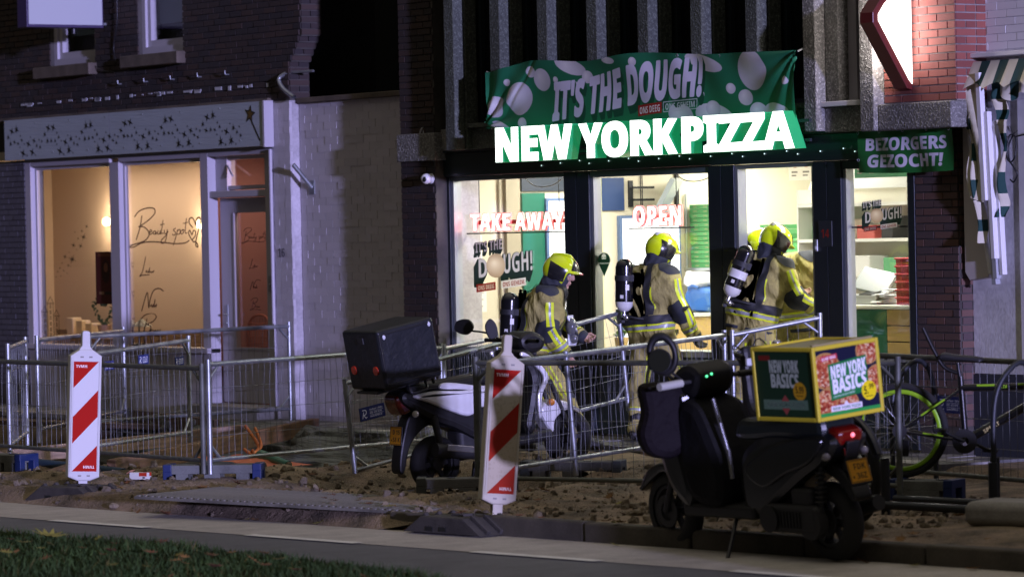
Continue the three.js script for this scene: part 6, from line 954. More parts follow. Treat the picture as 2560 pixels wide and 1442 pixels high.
{
  const t = thing('white_scooter', 'white scooter standing in the dug sand facing the shop', 'scooter', [3.82, -0.12, 3.45], Math.PI / 2); t.rotation.order = 'YXZ'; t.rotation.z = 0.11;
  wheel(t, 0, 0.225, 0.225, 0.12, 0.14, 6); wheel(t, 1.31, 0.225, 0.225, 0.11, 0.15, 6, mEngine);
  part(t, 'front_fork', [rod([1.31, 0.225, 0.075], [1.14, 0.72, 0.075], 0.02), rod([1.31, 0.225, -0.075], [1.14, 0.72, -0.075], 0.02), rod([1.14, 0.7, 0], [1.05, 1.0, 0], 0.026)], mEngine);
  part(t, 'front_mudguard', smoothPrism([[1.42, 0.42], [1.3, 0.52], [1.12, 0.56], [1.02, 0.5], [1.06, 0.38], [1.12, 0.3], [1.16, 0.4], [1.28, 0.455]], -0.08, 0.08, 0.025), mWhitePaintS);
  part(t, 'indicator', [ball(0.03, 1.1, 0.55, 0.12), ball(0.03, 1.1, 0.55, -0.12)], mAmber);
  part(t, 'leg_shield', smoothPrism([[0.9, 1.0], [1.0, 0.86], [0.97, 0.66], [0.9, 0.45], [0.84, 0.33], [0.78, 0.4], [0.84, 0.6], [0.88, 0.78], [0.8, 1.0]], -0.2, 0.2, 0.05), mBlackPlastic);
  part(t, 'front_trim', [smoothPrism([[0.80, 1.0], [0.90, 0.94], [1.03, 0.77], [0.95, 0.63], [0.92, 0.46], [0.905, 0.45], [0.91, 0.64], [0.985, 0.77], [0.87, 0.91], [0.785, 0.98]], 0.19, 0.225, 0.012, 80), smoothPrism([[0.80, 1.0], [0.90, 0.94], [1.03, 0.77], [0.95, 0.63], [0.92, 0.46], [0.905, 0.45], [0.91, 0.64], [0.985, 0.77], [0.87, 0.91], [0.785, 0.98]], -0.225, -0.19, 0.012, 80)], mWhitePaintS);
  part(t, 'floorboard', rb(0.6, 0.09, 0.34, 0.03, 0.76, 0.3, 0), mBlackPlastic);
  part(t, 'body', smoothPrism([[0.52, 0.32], [0.54, 0.62], [0.4, 0.76], [0.0, 0.8], [-0.3, 0.84], [-0.33, 0.78], [-0.1, 0.6], [0.15, 0.48], [0.35, 0.36]], -0.14, 0.14, 0.05), mBlackPlastic);
  const sp = [[-0.24, 0.80], [-0.08, 0.815], [0.2, 0.78], [0.5, 0.74], [0.52, 0.62], [0.4, 0.62], [0.26, 0.57], [0.1, 0.63], [-0.1, 0.73]];
  part(t, 'side_panel', [smoothPrism(sp, 0.135, 0.19, 0.022), smoothPrism(sp, -0.19, -0.135, 0.022)], mWhitePaintS);
  part(t, 'upper_panel', [smoothPrism([[0.05, 0.86], [0.4, 0.79], [0.52, 0.77], [0.5, 0.75], [0.2, 0.79], [0.02, 0.83]], 0.13, 0.165, 0.01)], mWhitePaintS);
  part(t, 'seat', smoothPrism([[0.62, 0.76], [0.6, 0.84], [0.4, 0.87], [0.2, 0.87], [0.0, 0.87], [-0.24, 0.88], [-0.26, 0.84], [0.1, 0.8]], -0.135, 0.135, 0.04), mSeat);
  part(t, 'engine', [rb(0.5, 0.18, 0.1, 0.04, 0.22, 0.28, -0.13), rb(0.3, 0.22, 0.2, 0.05, 0.34, 0.36, 0)], mEngine);
  part(t, 'exhaust', [rod([0.5, 0.18, 0.12], [0.36, 0.24, 0.16], 0.022), rod([0.42, 0.24, 0.165], [-0.1, 0.36, 0.175], 0.05, 0.055, 16)], mEngine); part(t, 'heat_shield', turned(rb(0.36, 0.05, 0.012, 0.005), 0, 0, -0.23, 0.16, 0.325, 0.225), mChrome);
  part(t, 'shock_absorber', rod([0.0, 0.26, 0.13], [-0.04, 0.62, 0.12], 0.028), mEngine);
  part(t, 'rear_mudguard', smoothPrism([[0.12, 0.5], [-0.06, 0.54], [-0.24, 0.42], [-0.34, 0.2], [-0.37, 0.22], [-0.3, 0.5], [-0.2, 0.66], [0.1, 0.58]], -0.065, 0.065, 0.015), mBlackPlastic);
  { const pl = part(t, 'number_plate', turned(rb(0.01, 0.15, 0.17, 0.003), 0, 0, -0.2, -0.33, 0.5, 0), mBlackMetal); part(pl, 'plate_print', turned(turned(sheet(-0.08, 0.08, -0.07, 0.07, 0.0065), 0, -Math.PI / 2, 0), 0, 0, -0.2, -0.33, 0.5, 0), printed(tPlate('D 15', '58 K'), 0.4)); }
  part(t, 'tail_light', smoothPrism([[-0.24, 0.82], [-0.35, 0.8], [-0.3, 0.66], [-0.2, 0.7]], -0.1, 0.1, 0.03), mRedLens);
  part(t, 'rear_indicator', [ball(0.028, -0.22, 0.66, 0.14), ball(0.028, -0.22, 0.66, -0.14)], mat(0.6, 0.58, 0.55, 0.12, 0, { clearcoat: 1 }));
  part(t, 'headset', smoothPrism([[0.86, 1.03], [0.86, 1.1], [0.98, 1.14], [1.1, 1.06], [1.06, 0.98], [0.94, 0.97]], -0.15, 0.15, 0.04), mBlackPlastic);
  part(t, 'handlebar', tube([[0.86, 1.08, -0.36], [0.93, 1.07, -0.1], [0.93, 1.07, 0.1], [0.86, 1.08, 0.36]], 0.016, 20, 8), mBlackPlastic);
  part(t, 'mirror', [tube([[0.9, 1.08, -0.2], [0.84, 1.14, -0.3], [0.76, 1.17, -0.42]], 0.008, 12, 5), turned(smoothPrism([[-0.08, -0.02], [-0.06, 0.05], [0.05, 0.06], [0.09, 0.0], [0.03, -0.06]], -0.015, 0.015, 0.008), 0, -1.1, 0, 0.74, 1.2, -0.47)], mBlackPlastic);
  part(t, 'mirror', [tube([[0.9, 1.08, 0.1], [0.8, 1.12, 0.14], [0.74, 1.17, 0.1]], 0.008, 12, 5), turned(smoothPrism([[-0.03, -0.08], [-0.05, 0.03], [0.0, 0.08], [0.04, 0.03], [0.03, -0.07]], -0.015, 0.015, 0.008), 0, -0.6, 0.1, 0.7, 1.2, -0.02)], mBlackPlastic);
  part(t, 'grab_handle', tube([[-0.02, 0.88, 0.15], [-0.08, 0.96, 0.17], [-0.26, 0.97, 0.16], [-0.34, 0.93, 0.1]], 0.014, 20, 6), mBlackMetal);
  part(t, 'centre_stand', [rod([0.3, 0.2, 0.12], [0.22, -0.02, 0.14], 0.014), rod([0.3, 0.2, -0.12], [0.22, -0.02, -0.14], 0.014)], mBlackMetal);
  const b = thing('delivery_box', 'plain black delivery box on the white scooter', 'box', [3.82, -0.12, 3.45], Math.PI / 2); b.rotation.order = 'YXZ'; b.rotation.z = 0.19;
  const mBox = mat(0.008, 0.01, 0.013, 0.42, 0, { bumpMap: rep(texFbm, 1), bumpScale: 0.004 }), X0 = -0.45, X1 = 0.09, Y0 = 0.925, Y1 = 1.4;
  part(b, 'body', rbb(X0, X1, Y0, Y1, -0.27, 0.24, 0.03), mBox);
  part(b, 'edge_seam', [rbb(X0 + 0.012, X0 + 0.028, Y0 + 0.03, Y1 - 0.03, 0.236, 0.2445, 0.004), rbb(X0 + 0.03, X1 - 0.01, Y0 + 0.035, Y0 + 0.048, 0.236, 0.2445, 0.004), rbb(X0 + 0.03, X1 - 0.01, Y1 - 0.045, Y1 - 0.033, 0.236, 0.2445, 0.004), rbb(X1 - 0.03, X1 - 0.018, Y0 + 0.05, Y1 - 0.05, 0.236, 0.2445, 0.004)], mBlackPlastic);
  part(b, 'corner_rivet', [ball(0.014, X0 + 0.06, Y1 - 0.06, 0.241, 1, 1.4, 0.4), ball(0.014, X1 - 0.05, Y1 - 0.05, 0.241, 1, 1.4, 0.4)], mat(0.6, 0.62, 0.65, 0.5));
  for (const z of [-0.17, 0.14]) part(b, 'round_reflector', new THREE.CylinderGeometry(0.034, 0.036, 0.01, 20).rotateZ(Math.PI / 2).translate(X0 - 0.004, Y0 + 0.16, z), mat(0.5, 0.03, 0.008, 0.25, 0, { clearcoat: 1 }));
  part(b, 'latch', rb(0.012, 0.05, 0.08, 0.004, X0 - 0.005, Y1 - 0.08, 0), mEngine);
  part(b, 'base_bracket', [tube([[-0.2, Y0, 0.16], [-0.2, Y0 - 0.07, 0.2], [-0.06, Y0 - 0.07, 0.2], [-0.04, Y0, 0.16]], 0.012, 16, 6), rb(0.4, 0.02, 0.3, 0.006, -0.28, Y0 - 0.012, 0)], mBlackMetal);
}
/* ---------------- bicycles ---------------- */
function bikeWheel(t, x, y, r, rimM, name) {
  const g = part(t, name, new THREE.TorusGeometry(r - 0.024, 0.025, 10, 60).translate(x, y, 0), mRubber);
  part(g, 'rim', [lathe([[r - 0.075, -0.014], [r - 0.05, -0.016], [r - 0.046, 0], [r - 0.05, 0.016], [r - 0.075, 0.014], [r - 0.078, 0], [r - 0.075, -0.014]], 60).rotateX(Math.PI / 2).translate(x, y, 0)], rimM);
  const sp = []; for (let k = 0; k < 28; k++) { const a = (k / 28) * 6.283, b = a + (k % 2 ? 0.5 : -0.5), zz = k % 4 < 2 ? 0.03 : -0.03; sp.push(rod([x + 0.025 * Math.cos(b), y + 0.025 * Math.sin(b), zz], [x + (r - 0.076) * Math.cos(a), y + (r - 0.076) * Math.sin(a), 0], 0.0016, 0.0016, 4)); }
  sp.forEach((s) => part(g, 'spoke', s, mChrome));
  part(g, 'hub', new THREE.CylinderGeometry(0.03, 0.03, 0.09, 16).rotateX(Math.PI / 2).translate(x, y, 0), mBlackMetal);
  return g;
}
{
  const t = thing('mountain_bike', 'black mountain bike with lime green rims lifted in the bicycle stand', 'bicycle', [8.72, 0.165, 2.93], 0.72); t.rotation.order = 'YXZ'; t.rotation.z = -0.1; t.rotation.x = 0.04;
  const lime = mat(0.26, 0.5, 0.015, 0.45), mF = mBlackPaint;
  bikeWheel(t, 0, 0.33, 0.33, lime, 'rear_wheel'); bikeWheel(t, 1.22, 0.33, 0.33, lime, 'front_wheel');
  part(t, 'frame', [rod([0.45, 0.3, 0], [0.38, 0.74, 0], 0.022), rod([0.385, 0.66, 0], [0.92, 0.72, 0], 0.025), rod([0.45, 0.3, 0], [0.94, 0.64, 0], 0.03), rod([0.92, 0.6, 0], [0.91, 0.78, 0], 0.024)], mF);
  part(t, 'rear_triangle', [rod([0, 0.33, 0.06], [0.45, 0.3, 0.03], 0.011), rod([0, 0.33, -0.06], [0.45, 0.3, -0.03], 0.011), rod([0, 0.33, 0.06], [0.38, 0.64, 0.02], 0.01), rod([0, 0.33, -0.06], [0.38, 0.64, -0.02], 0.01)], mF);
  part(t, 'lime_stripe', [rod([0.14, 0.452, 0.066], [0.29, 0.575, 0.052], 0.007), rod([0.16, 0.33, 0.063], [0.3, 0.322, 0.054], 0.006), rod([0.5, 0.687, 0.019], [0.62, 0.7, 0.019], 0.008), rod([0.78, 0.72, 0.018], [0.9, 0.733, 0.018], 0.008)], lime);
  const td = canvasTex(256, 48, (x) => { x.fillStyle = '#9bd322'; x.font = 'italic bold 40px sans-serif'; x.fillText('DELTA', 20, 40, 200); }), ts = canvasTex(256, 48, (x) => { x.fillStyle = '#d8c98a'; x.font = 'bold 40px sans-serif'; x.fillText('SPIRIT', 20, 40, 210); });
  part(t, 'frame_lettering', turned(sheet(-0.09, 0.09, -0.018, 0.018, 0), 0, 0, 0.11, 0.7, 0.7, 0.0265), decal(td)); part(t, 'frame_lettering', turned(sheet(-0.13, 0.13, -0.022, 0.022, 0), 0, 0, 0.61, 0.66, 0.44, 0.0315), decal(ts));
  part(t, 'front_fork', [rod([1.22, 0.33, 0.055], [0.99, 0.62, 0.055], 0.016), rod([1.22, 0.33, -0.055], [0.99, 0.62, -0.055], 0.016), rod([0.99, 0.62, 0], [0.93, 0.62, 0], 0.02), rod([0.93, 0.6, 0], [0.9, 0.84, 0], 0.018)], mF);
  part(t, 'handlebar', rod([0.87, 0.92, -0.3], [0.87, 0.92, 0.3], 0.013), mBlackMetal); part(t, 'stem', rod([0.9, 0.83, 0], [0.87, 0.92, 0], 0.016), mBlackMetal);
  part(t, 'seat_post', rod([0.38, 0.72, 0], [0.355, 0.83, 0], 0.014), mBlackMetal);
  part(t, 'saddle', smoothPrism([[0.22, 0.85], [0.24, 0.885], [0.34, 0.885], [0.52, 0.875], [0.53, 0.86], [0.4, 0.845]], -0.06, 0.06, 0.025), mSeat);
  part(t, 'mudguard', tube([[0.36, 0.76, 0], [0.27, 0.79, 0], [0.2, 0.88, 0], [0.1, 1.05, 0]], 0.014, 20, 6).scale(1, 1, 2.2), mBlackPlastic);
  part(t, 'chain_ring', [lathe([[0.03, 0], [0.085, 0], [0.085, 0.006], [0.03, 0.006]], 30).rotateX(Math.PI / 2).translate(0.45, 0.3, 0.05)], mEngine);
  part(t, 'crank', [rod([0.45, 0.3, 0.07], [0.3, 0.36, 0.08], 0.012), rod([0.45, 0.3, -0.07], [0.6, 0.24, -0.08], 0.012)], mBlackMetal);
  part(t, 'pedal', [rb(0.1, 0.025, 0.08, 0.006, 0.29, 0.37, 0.13), rb(0.1, 0.025, 0.08, 0.006, 0.61, 0.235, -0.13)], mBlackPlastic);
  part(t, 'derailleur', [rb(0.05, 0.12, 0.03, 0.01, 0.05, 0.22, 0.06)], mBlackMetal); part(t, 'cassette', new THREE.CylinderGeometry(0.05, 0.035, 0.04, 20).rotateX(Math.PI / 2).translate(0, 0.33, 0.05), mEngine);
}
{
  const t = thing('city_bicycle', 'black city bicycle with a child seat parked behind the delivery scooter', 'bicycle', [10.12, 0.0, 4.55], Math.PI - 0.06); t.rotation.order = 'YXZ'; t.rotation.x = -0.05;
  bikeWheel(t, 0, 0.35, 0.35, mEngine, 'rear_wheel'); bikeWheel(t, 1.1, 0.35, 0.35, mEngine, 'front_wheel');
  part(t, 'frame', [rod([0.44, 0.3, 0], [0.3, 0.8, 0], 0.016), rod([0.44, 0.3, 0], [0.88, 0.78, 0], 0.02), rod([0.36, 0.56, 0], [0.86, 0.88, 0], 0.016), rod([0.9, 0.66, 0], [0.83, 0.98, 0], 0.02), rod([0, 0.35, 0.05], [0.44, 0.3, 0.03], 0.011), rod([0, 0.35, -0.05], [0.44, 0.3, -0.03], 0.011), rod([0, 0.35, 0.05], [0.31, 0.75, 0.02], 0.009), rod([0, 0.35, -0.05], [0.31, 0.75, -0.02], 0.009)], mBlackPaint);
  part(t, 'front_fork', [rod([1.1, 0.35, 0.05], [0.92, 0.68, 0.05], 0.014), rod([1.1, 0.35, -0.05], [0.92, 0.68, -0.05], 0.014)], mBlackPaint);
  for (const x of [0, 1.1]) part(t, 'mudguard', tube(Array.from({ length: 12 }, (_, k) => { const a = 0.1 + (k / 11) * 2.7; return [x + Math.cos(a) * 0.375, 0.35 + Math.sin(a) * 0.375, 0]; }), 0.012, 30, 6).scale(1, 1, 2.4), mBlackPaint);
  part(t, 'handlebar', [tube([[0.7, 1.1, -0.3], [0.82, 1.12, -0.22], [0.84, 1.08, 0], [0.82, 1.12, 0.22], [0.7, 1.1, 0.3]], 0.013, 30, 8), rod([0.84, 0.95, 0], [0.84, 1.08, 0], 0.016)], mChrome); part(t, 'grip', [rod([0.72, 1.105, -0.29], [0.62, 1.09, -0.31], 0.018), rod([0.72, 1.105, 0.29], [0.62, 1.09, 0.31], 0.018)], mBlackPlastic);
  part(t, 'bell', ball(0.03, 0.84, 1.15, 0.12, 1, 0.7, 1), mChrome); part(t, 'cable', [tube([[0.84, 1.08, 0.1], [1.0, 1.18, 0.08], [1.02, 1.02, 0.03], [0.92, 0.82, 0.02]], 0.005, 20, 5), tube([[0.84, 1.08, -0.1], [1.0, 1.15, -0.12], [1.0, 1.0, -0.06], [0.92, 0.8, 0]], 0.005, 20, 5)], mBlackMetal);
  part(t, 'headlamp', ball(0.045, 0.98, 0.9, 0, 1, 1, 1), mBlackPlastic);
  part(t, 'saddle', smoothPrism([[0.16, 0.93], [0.2, 0.975], [0.32, 0.97], [0.46, 0.955], [0.46, 0.94], [0.3, 0.92]], -0.08, 0.08, 0.03), mSeat); part(t, 'seat_post', rod([0.3, 0.78, 0], [0.29, 0.93, 0], 0.013), mChrome);
  part(t, 'carrier', [rod([0.2, 0.76, 0.06], [-0.3, 0.76, 0.06], 0.008), rod([0.2, 0.76, -0.06], [-0.3, 0.76, -0.06], 0.008), rod([-0.2, 0.76, 0.06], [0, 0.36, 0.06], 0.007), rod([-0.2, 0.76, -0.06], [0, 0.36, -0.06], 0.007)], mBlackMetal);
  const s = thing('child_seat', 'black child seat mounted at the handlebar of the city bicycle', 'child seat', [9.45, 0.62, 4.62], Math.PI - 0.06);
  part(s, 'shell', [smoothPrism([[-0.15, 0.0], [0.12, 0.02], [0.18, 0.3], [0.2, 0.5], [0.14, 0.52], [0.1, 0.3], [0.04, 0.12], [-0.16, 0.1]], -0.13, 0.13, 0.03)], mBlackPlastic); part(s, 'foot_rest', [rb(0.05, 0.26, 0.03, 0.01, -0.16, -0.1, 0.13), rb(0.05, 0.26, 0.03, 0.01, -0.16, -0.1, -0.13), rb(0.1, 0.02, 0.06, 0.008, -0.18, -0.22, 0.13), rb(0.1, 0.02, 0.06, 0.008, -0.18, -0.22, -0.13)], mBlackPlastic); part(s, 'buckle', rb(0.03, 0.05, 0.05, 0.01, 0.08, 0.42, -0.12), mat(0.6, 0.62, 0.65, 0.4));
}
/* ---------------- people: implicit bodies meshed with surface nets ---------------- */
function surfaceNets(f, lo, hi, cell) {
  const n = [0, 1, 2].map((k) => Math.max(2, Math.ceil((hi[k] - lo[k]) / cell) + 1)), [nx, ny, nz] = n, val = new Float32Array(nx * ny * nz), id = new Int32Array(nx * ny * nz).fill(-1);
  const at = (i, j, k) => i + nx * (j + ny * k);
  for (let k = 0; k < nz; k++) for (let j = 0; j < ny; j++) for (let i = 0; i < nx; i++) val[at(i, j, k)] = f(lo[0] + i * cell, lo[1] + j * cell, lo[2] + k * cell);
  const pos = [], idx = [];
  const E = [[0, 1], [2, 3], [4, 5], [6, 7], [0, 2], [1, 3], [4, 6], [5, 7], [0, 4], [1, 5], [2, 6], [3, 7]];
  for (let k = 0; k < nz - 1; k++) for (let j = 0; j < ny - 1; j++) for (let i = 0; i < nx - 1; i++) {
    let m = 0; const v = []; for (let c = 0; c < 8; c++) { const q = val[at(i + (c & 1), j + ((c >> 1) & 1), k + (c >> 2))]; v.push(q); if (q < 0) m |= 1 << c; }
    if (m === 0 || m === 255) continue;
    let x = 0, y = 0, z = 0, s = 0;
    for (const [a, b] of E) { if ((v[a] < 0) === (v[b] < 0)) continue; const t = v[a] / (v[a] - v[b]); x += lerp(a & 1, b & 1, t); y += lerp((a >> 1) & 1, (b >> 1) & 1, t); z += lerp(a >> 2, b >> 2, t); s++; }
    id[at(i, j, k)] = pos.length / 3; pos.push(lo[0] + (i + x / s) * cell, lo[1] + (j + y / s) * cell, lo[2] + (k + z / s) * cell);
  }
  const quad = (a, b, c, d, flip) => { if (a < 0 || b < 0 || c < 0 || d < 0) return; flip ? idx.push(a, c, b, a, d, c) : idx.push(a, b, c, a, c, d); };
  for (let k = 1; k < nz - 1; k++) for (let j = 1; j < ny - 1; j++) for (let i = 1; i < nx - 1; i++) {
    const a = val[at(i, j, k)] < 0;
    if (a !== val[at(i + 1, j, k)] < 0) quad(id[at(i, j - 1, k - 1)], id[at(i, j, k - 1)], id[at(i, j, k)], id[at(i, j - 1, k)], !a);
    if (a !== val[at(i, j + 1, k)] < 0) quad(id[at(i - 1, j, k - 1)], id[at(i - 1, j, k)], id[at(i, j, k)], id[at(i, j, k - 1)], !a);
    if (a !== val[at(i, j, k + 1)] < 0) quad(id[at(i - 1, j - 1, k)], id[at(i, j - 1, k)], id[at(i, j, k)], id[at(i - 1, j, k)], !a);
  }
  const g = new THREE.BufferGeometry(); g.setAttribute('position', new THREE.Float32BufferAttribute(pos, 3)); g.setIndex(idx);
  const nor = new Float32Array(pos.length), e = cell * 0.5;
  for (let i = 0; i < pos.length; i += 3) { const x = pos[i], y = pos[i + 1], z = pos[i + 2]; let a = f(x + e, y, z) - f(x - e, y, z), b = f(x, y + e, z) - f(x, y - e, z), c = f(x, y, z + e) - f(x, y, z - e); const l = Math.hypot(a, b, c) || 1; nor[i] = a / l; nor[i + 1] = b / l; nor[i + 2] = c / l; }
  g.setAttribute('normal', new THREE.BufferAttribute(nor, 3)); const uv = new Float32Array((pos.length / 3) * 2); for (let i = 0; i < uv.length / 2; i++) { uv[i * 2] = pos[i * 3] + 0.7 * pos[i * 3 + 2]; uv[i * 2 + 1] = pos[i * 3 + 1] * 0.6 + 0.25 * pos[i * 3]; }
  g.setAttribute('uv', new THREE.BufferAttribute(uv, 2)); return g;
}
/* fields */
const cap = (a, b, r1, r2) => { const d = [b[0] - a[0], b[1] - a[1], b[2] - a[2]], q = d[0] ** 2 + d[1] ** 2 + d[2] ** 2 || 1e-9; return (x, y, z) => { const t = clamp(((x - a[0]) * d[0] + (y - a[1]) * d[1] + (z - a[2]) * d[2]) / q); return Math.hypot(x - a[0] - t * d[0], y - a[1] - t * d[1], z - a[2] - t * d[2]) - lerp(r1, r2, t); }; };
const smin = (a, b, k) => { const h = clamp(0.5 + (0.5 * (b - a)) / k); return lerp(b, a, h) - k * h * (1 - h); };
const union = (fs, k) => (x, y, z) => { let d = fs[0](x, y, z); for (let i = 1; i < fs.length; i++) d = smin(d, fs[i](x, y, z), k); return d; };
const ell = (c, rx, ry, rz) => (x, y, z) => { const a = (x - c[0]) / rx, b = (y - c[1]) / ry, d = (z - c[2]) / rz, l = Math.hypot(a, b, d); return (l - 1) * Math.min(rx, ry, rz); };
const folds = (f, amp, fr, s) => (x, y, z) => f(x, y, z) + amp * (Math.sin(fr * y + 2.2 * Math.sin(fr * 0.5 * x + s) + 1.5 * Math.sin(fr * 0.4 * z + s * 2)) * 0.6 + 0.4 * Math.sin(fr * 1.3 * (x + z) + 3 * Math.sin(fr * 0.45 * y + s)));
const boundsOf = (pts, pad) => { const lo = [9, 9, 9], hi = [-9, -9, -9]; for (const p of pts) for (let k = 0; k < 3; k++) { lo[k] = Math.min(lo[k], p[k] - pad); hi[k] = Math.max(hi[k], p[k] + pad); } return [lo, hi]; };
const vsub = (a, b) => [a[0] - b[0], a[1] - b[1], a[2] - b[2]], vadd = (a, b, s = 1) => [a[0] + b[0] * s, a[1] + b[1] * s, a[2] + b[2] * s], vdot = (a, b) => a[0] * b[0] + a[1] * b[1] + a[2] * b[2], vlen = (a) => Math.hypot(...a), vnorm = (a) => { const l = vlen(a) || 1; return [a[0] / l, a[1] / l, a[2] / l]; }, vcross = (a, b) => [a[1] * b[2] - a[2] * b[1], a[2] * b[0] - a[0] * b[2], a[0] * b[1] - a[1] * b[0]], vmix = (a, b, t) => [lerp(a[0], b[0], t), lerp(a[1], b[1], t), lerp(a[2], b[2], t)];
/* cut out the part of a surface where every test is positive, and lift it off by `off` */
function patch(geo, tests, off) {
  const P = geo.attributes.position, N = geo.attributes.normal, I = geo.index, out = [], nor = [];
  let tris = []; for (let i = 0; i < I.count; i += 3) tris.push([0, 1, 2].map((k) => { const j = I.getX(i + k); return [P.getX(j), P.getY(j), P.getZ(j), N.getX(j), N.getY(j), N.getZ(j)]; }));
  for (const f of tests) {
    const next = [];
    for (const t of tris) {
      const d = t.map((v) => f(v[0], v[1], v[2])); if (d.every((q) => q > 0)) { next.push(t); continue; } if (d.every((q) => q <= 0)) continue;
      const poly = []; for (let k = 0; k < 3; k++) { const a = t[k], b = t[(k + 1) % 3], p = d[k], q = d[(k + 1) % 3]; if (p > 0) poly.push(a); if ((p > 0) !== (q > 0)) { const s = p / (p - q); poly.push(a.map((v, m) => lerp(v, b[m], s))); } }
      for (let k = 1; k + 1 < poly.length; k++) next.push([poly[0], poly[k], poly[k + 1]]);
    }
    tris = next;
  }
  for (const t of tris) for (const v of t) { out.push(v[0] + v[3] * off, v[1] + v[4] * off, v[2] + v[5] * off); nor.push(v[3], v[4], v[5]); }
  const g = new THREE.BufferGeometry(); g.setAttribute('position', new THREE.Float32BufferAttribute(out, 3)); g.setAttribute('normal', new THREE.Float32BufferAttribute(nor, 3)); g.setAttribute('uv', new THREE.BufferAttribute(new Float32Array((out.length / 3) * 2), 2)); return out.length ? g : null;
}
const mCoat = mat(0.46, 0.4, 0.13, 0.85, 0, { map: rep(texMott, 1.3), bumpMap: rep(texWrinkle, 2.1), bumpScale: 0.03, sheen: 0.3, sheenRoughness: 0.8 }), mTrouser = mat(0.43, 0.37, 0.125, 0.88, 0, { map: rep(texMott, 1.3), bumpMap: rep(texWrinkle, 1.8), bumpScale: 0.035 }), mNavy = mat(0.022, 0.026, 0.036, 0.8), mHood = mat(0.03, 0.034, 0.045, 0.9), mSkin = mat(0.45, 0.27, 0.2, 0.55), mFluo = mat(0.66, 0.78, 0.02, 0.45), mSilver = mat(0.36, 0.38, 0.39, 0.4, 0.2), mHelmet = mat(0.62, 0.78, 0.01, 0.16, 0, { clearcoat: 0.8, clearcoatRoughness: 0.06 }), mHelmetDark = mat(0.015, 0.015, 0.016, 0.25, 0, { clearcoat: 0.6 }), mHelmetWhite = mat(0.6, 0.62, 0.62, 0.2, 0, { clearcoat: 0.6 }), mBoot = mat(0.015, 0.014, 0.013, 0.5), mStrap = mat(0.014, 0.015, 0.018, 0.6), mTank = mat(0.008, 0.008, 0.01, 0.18, 0, { clearcoat: 0.8 }), mTankTip = mat(0.66, 0.66, 0.64, 0.3);

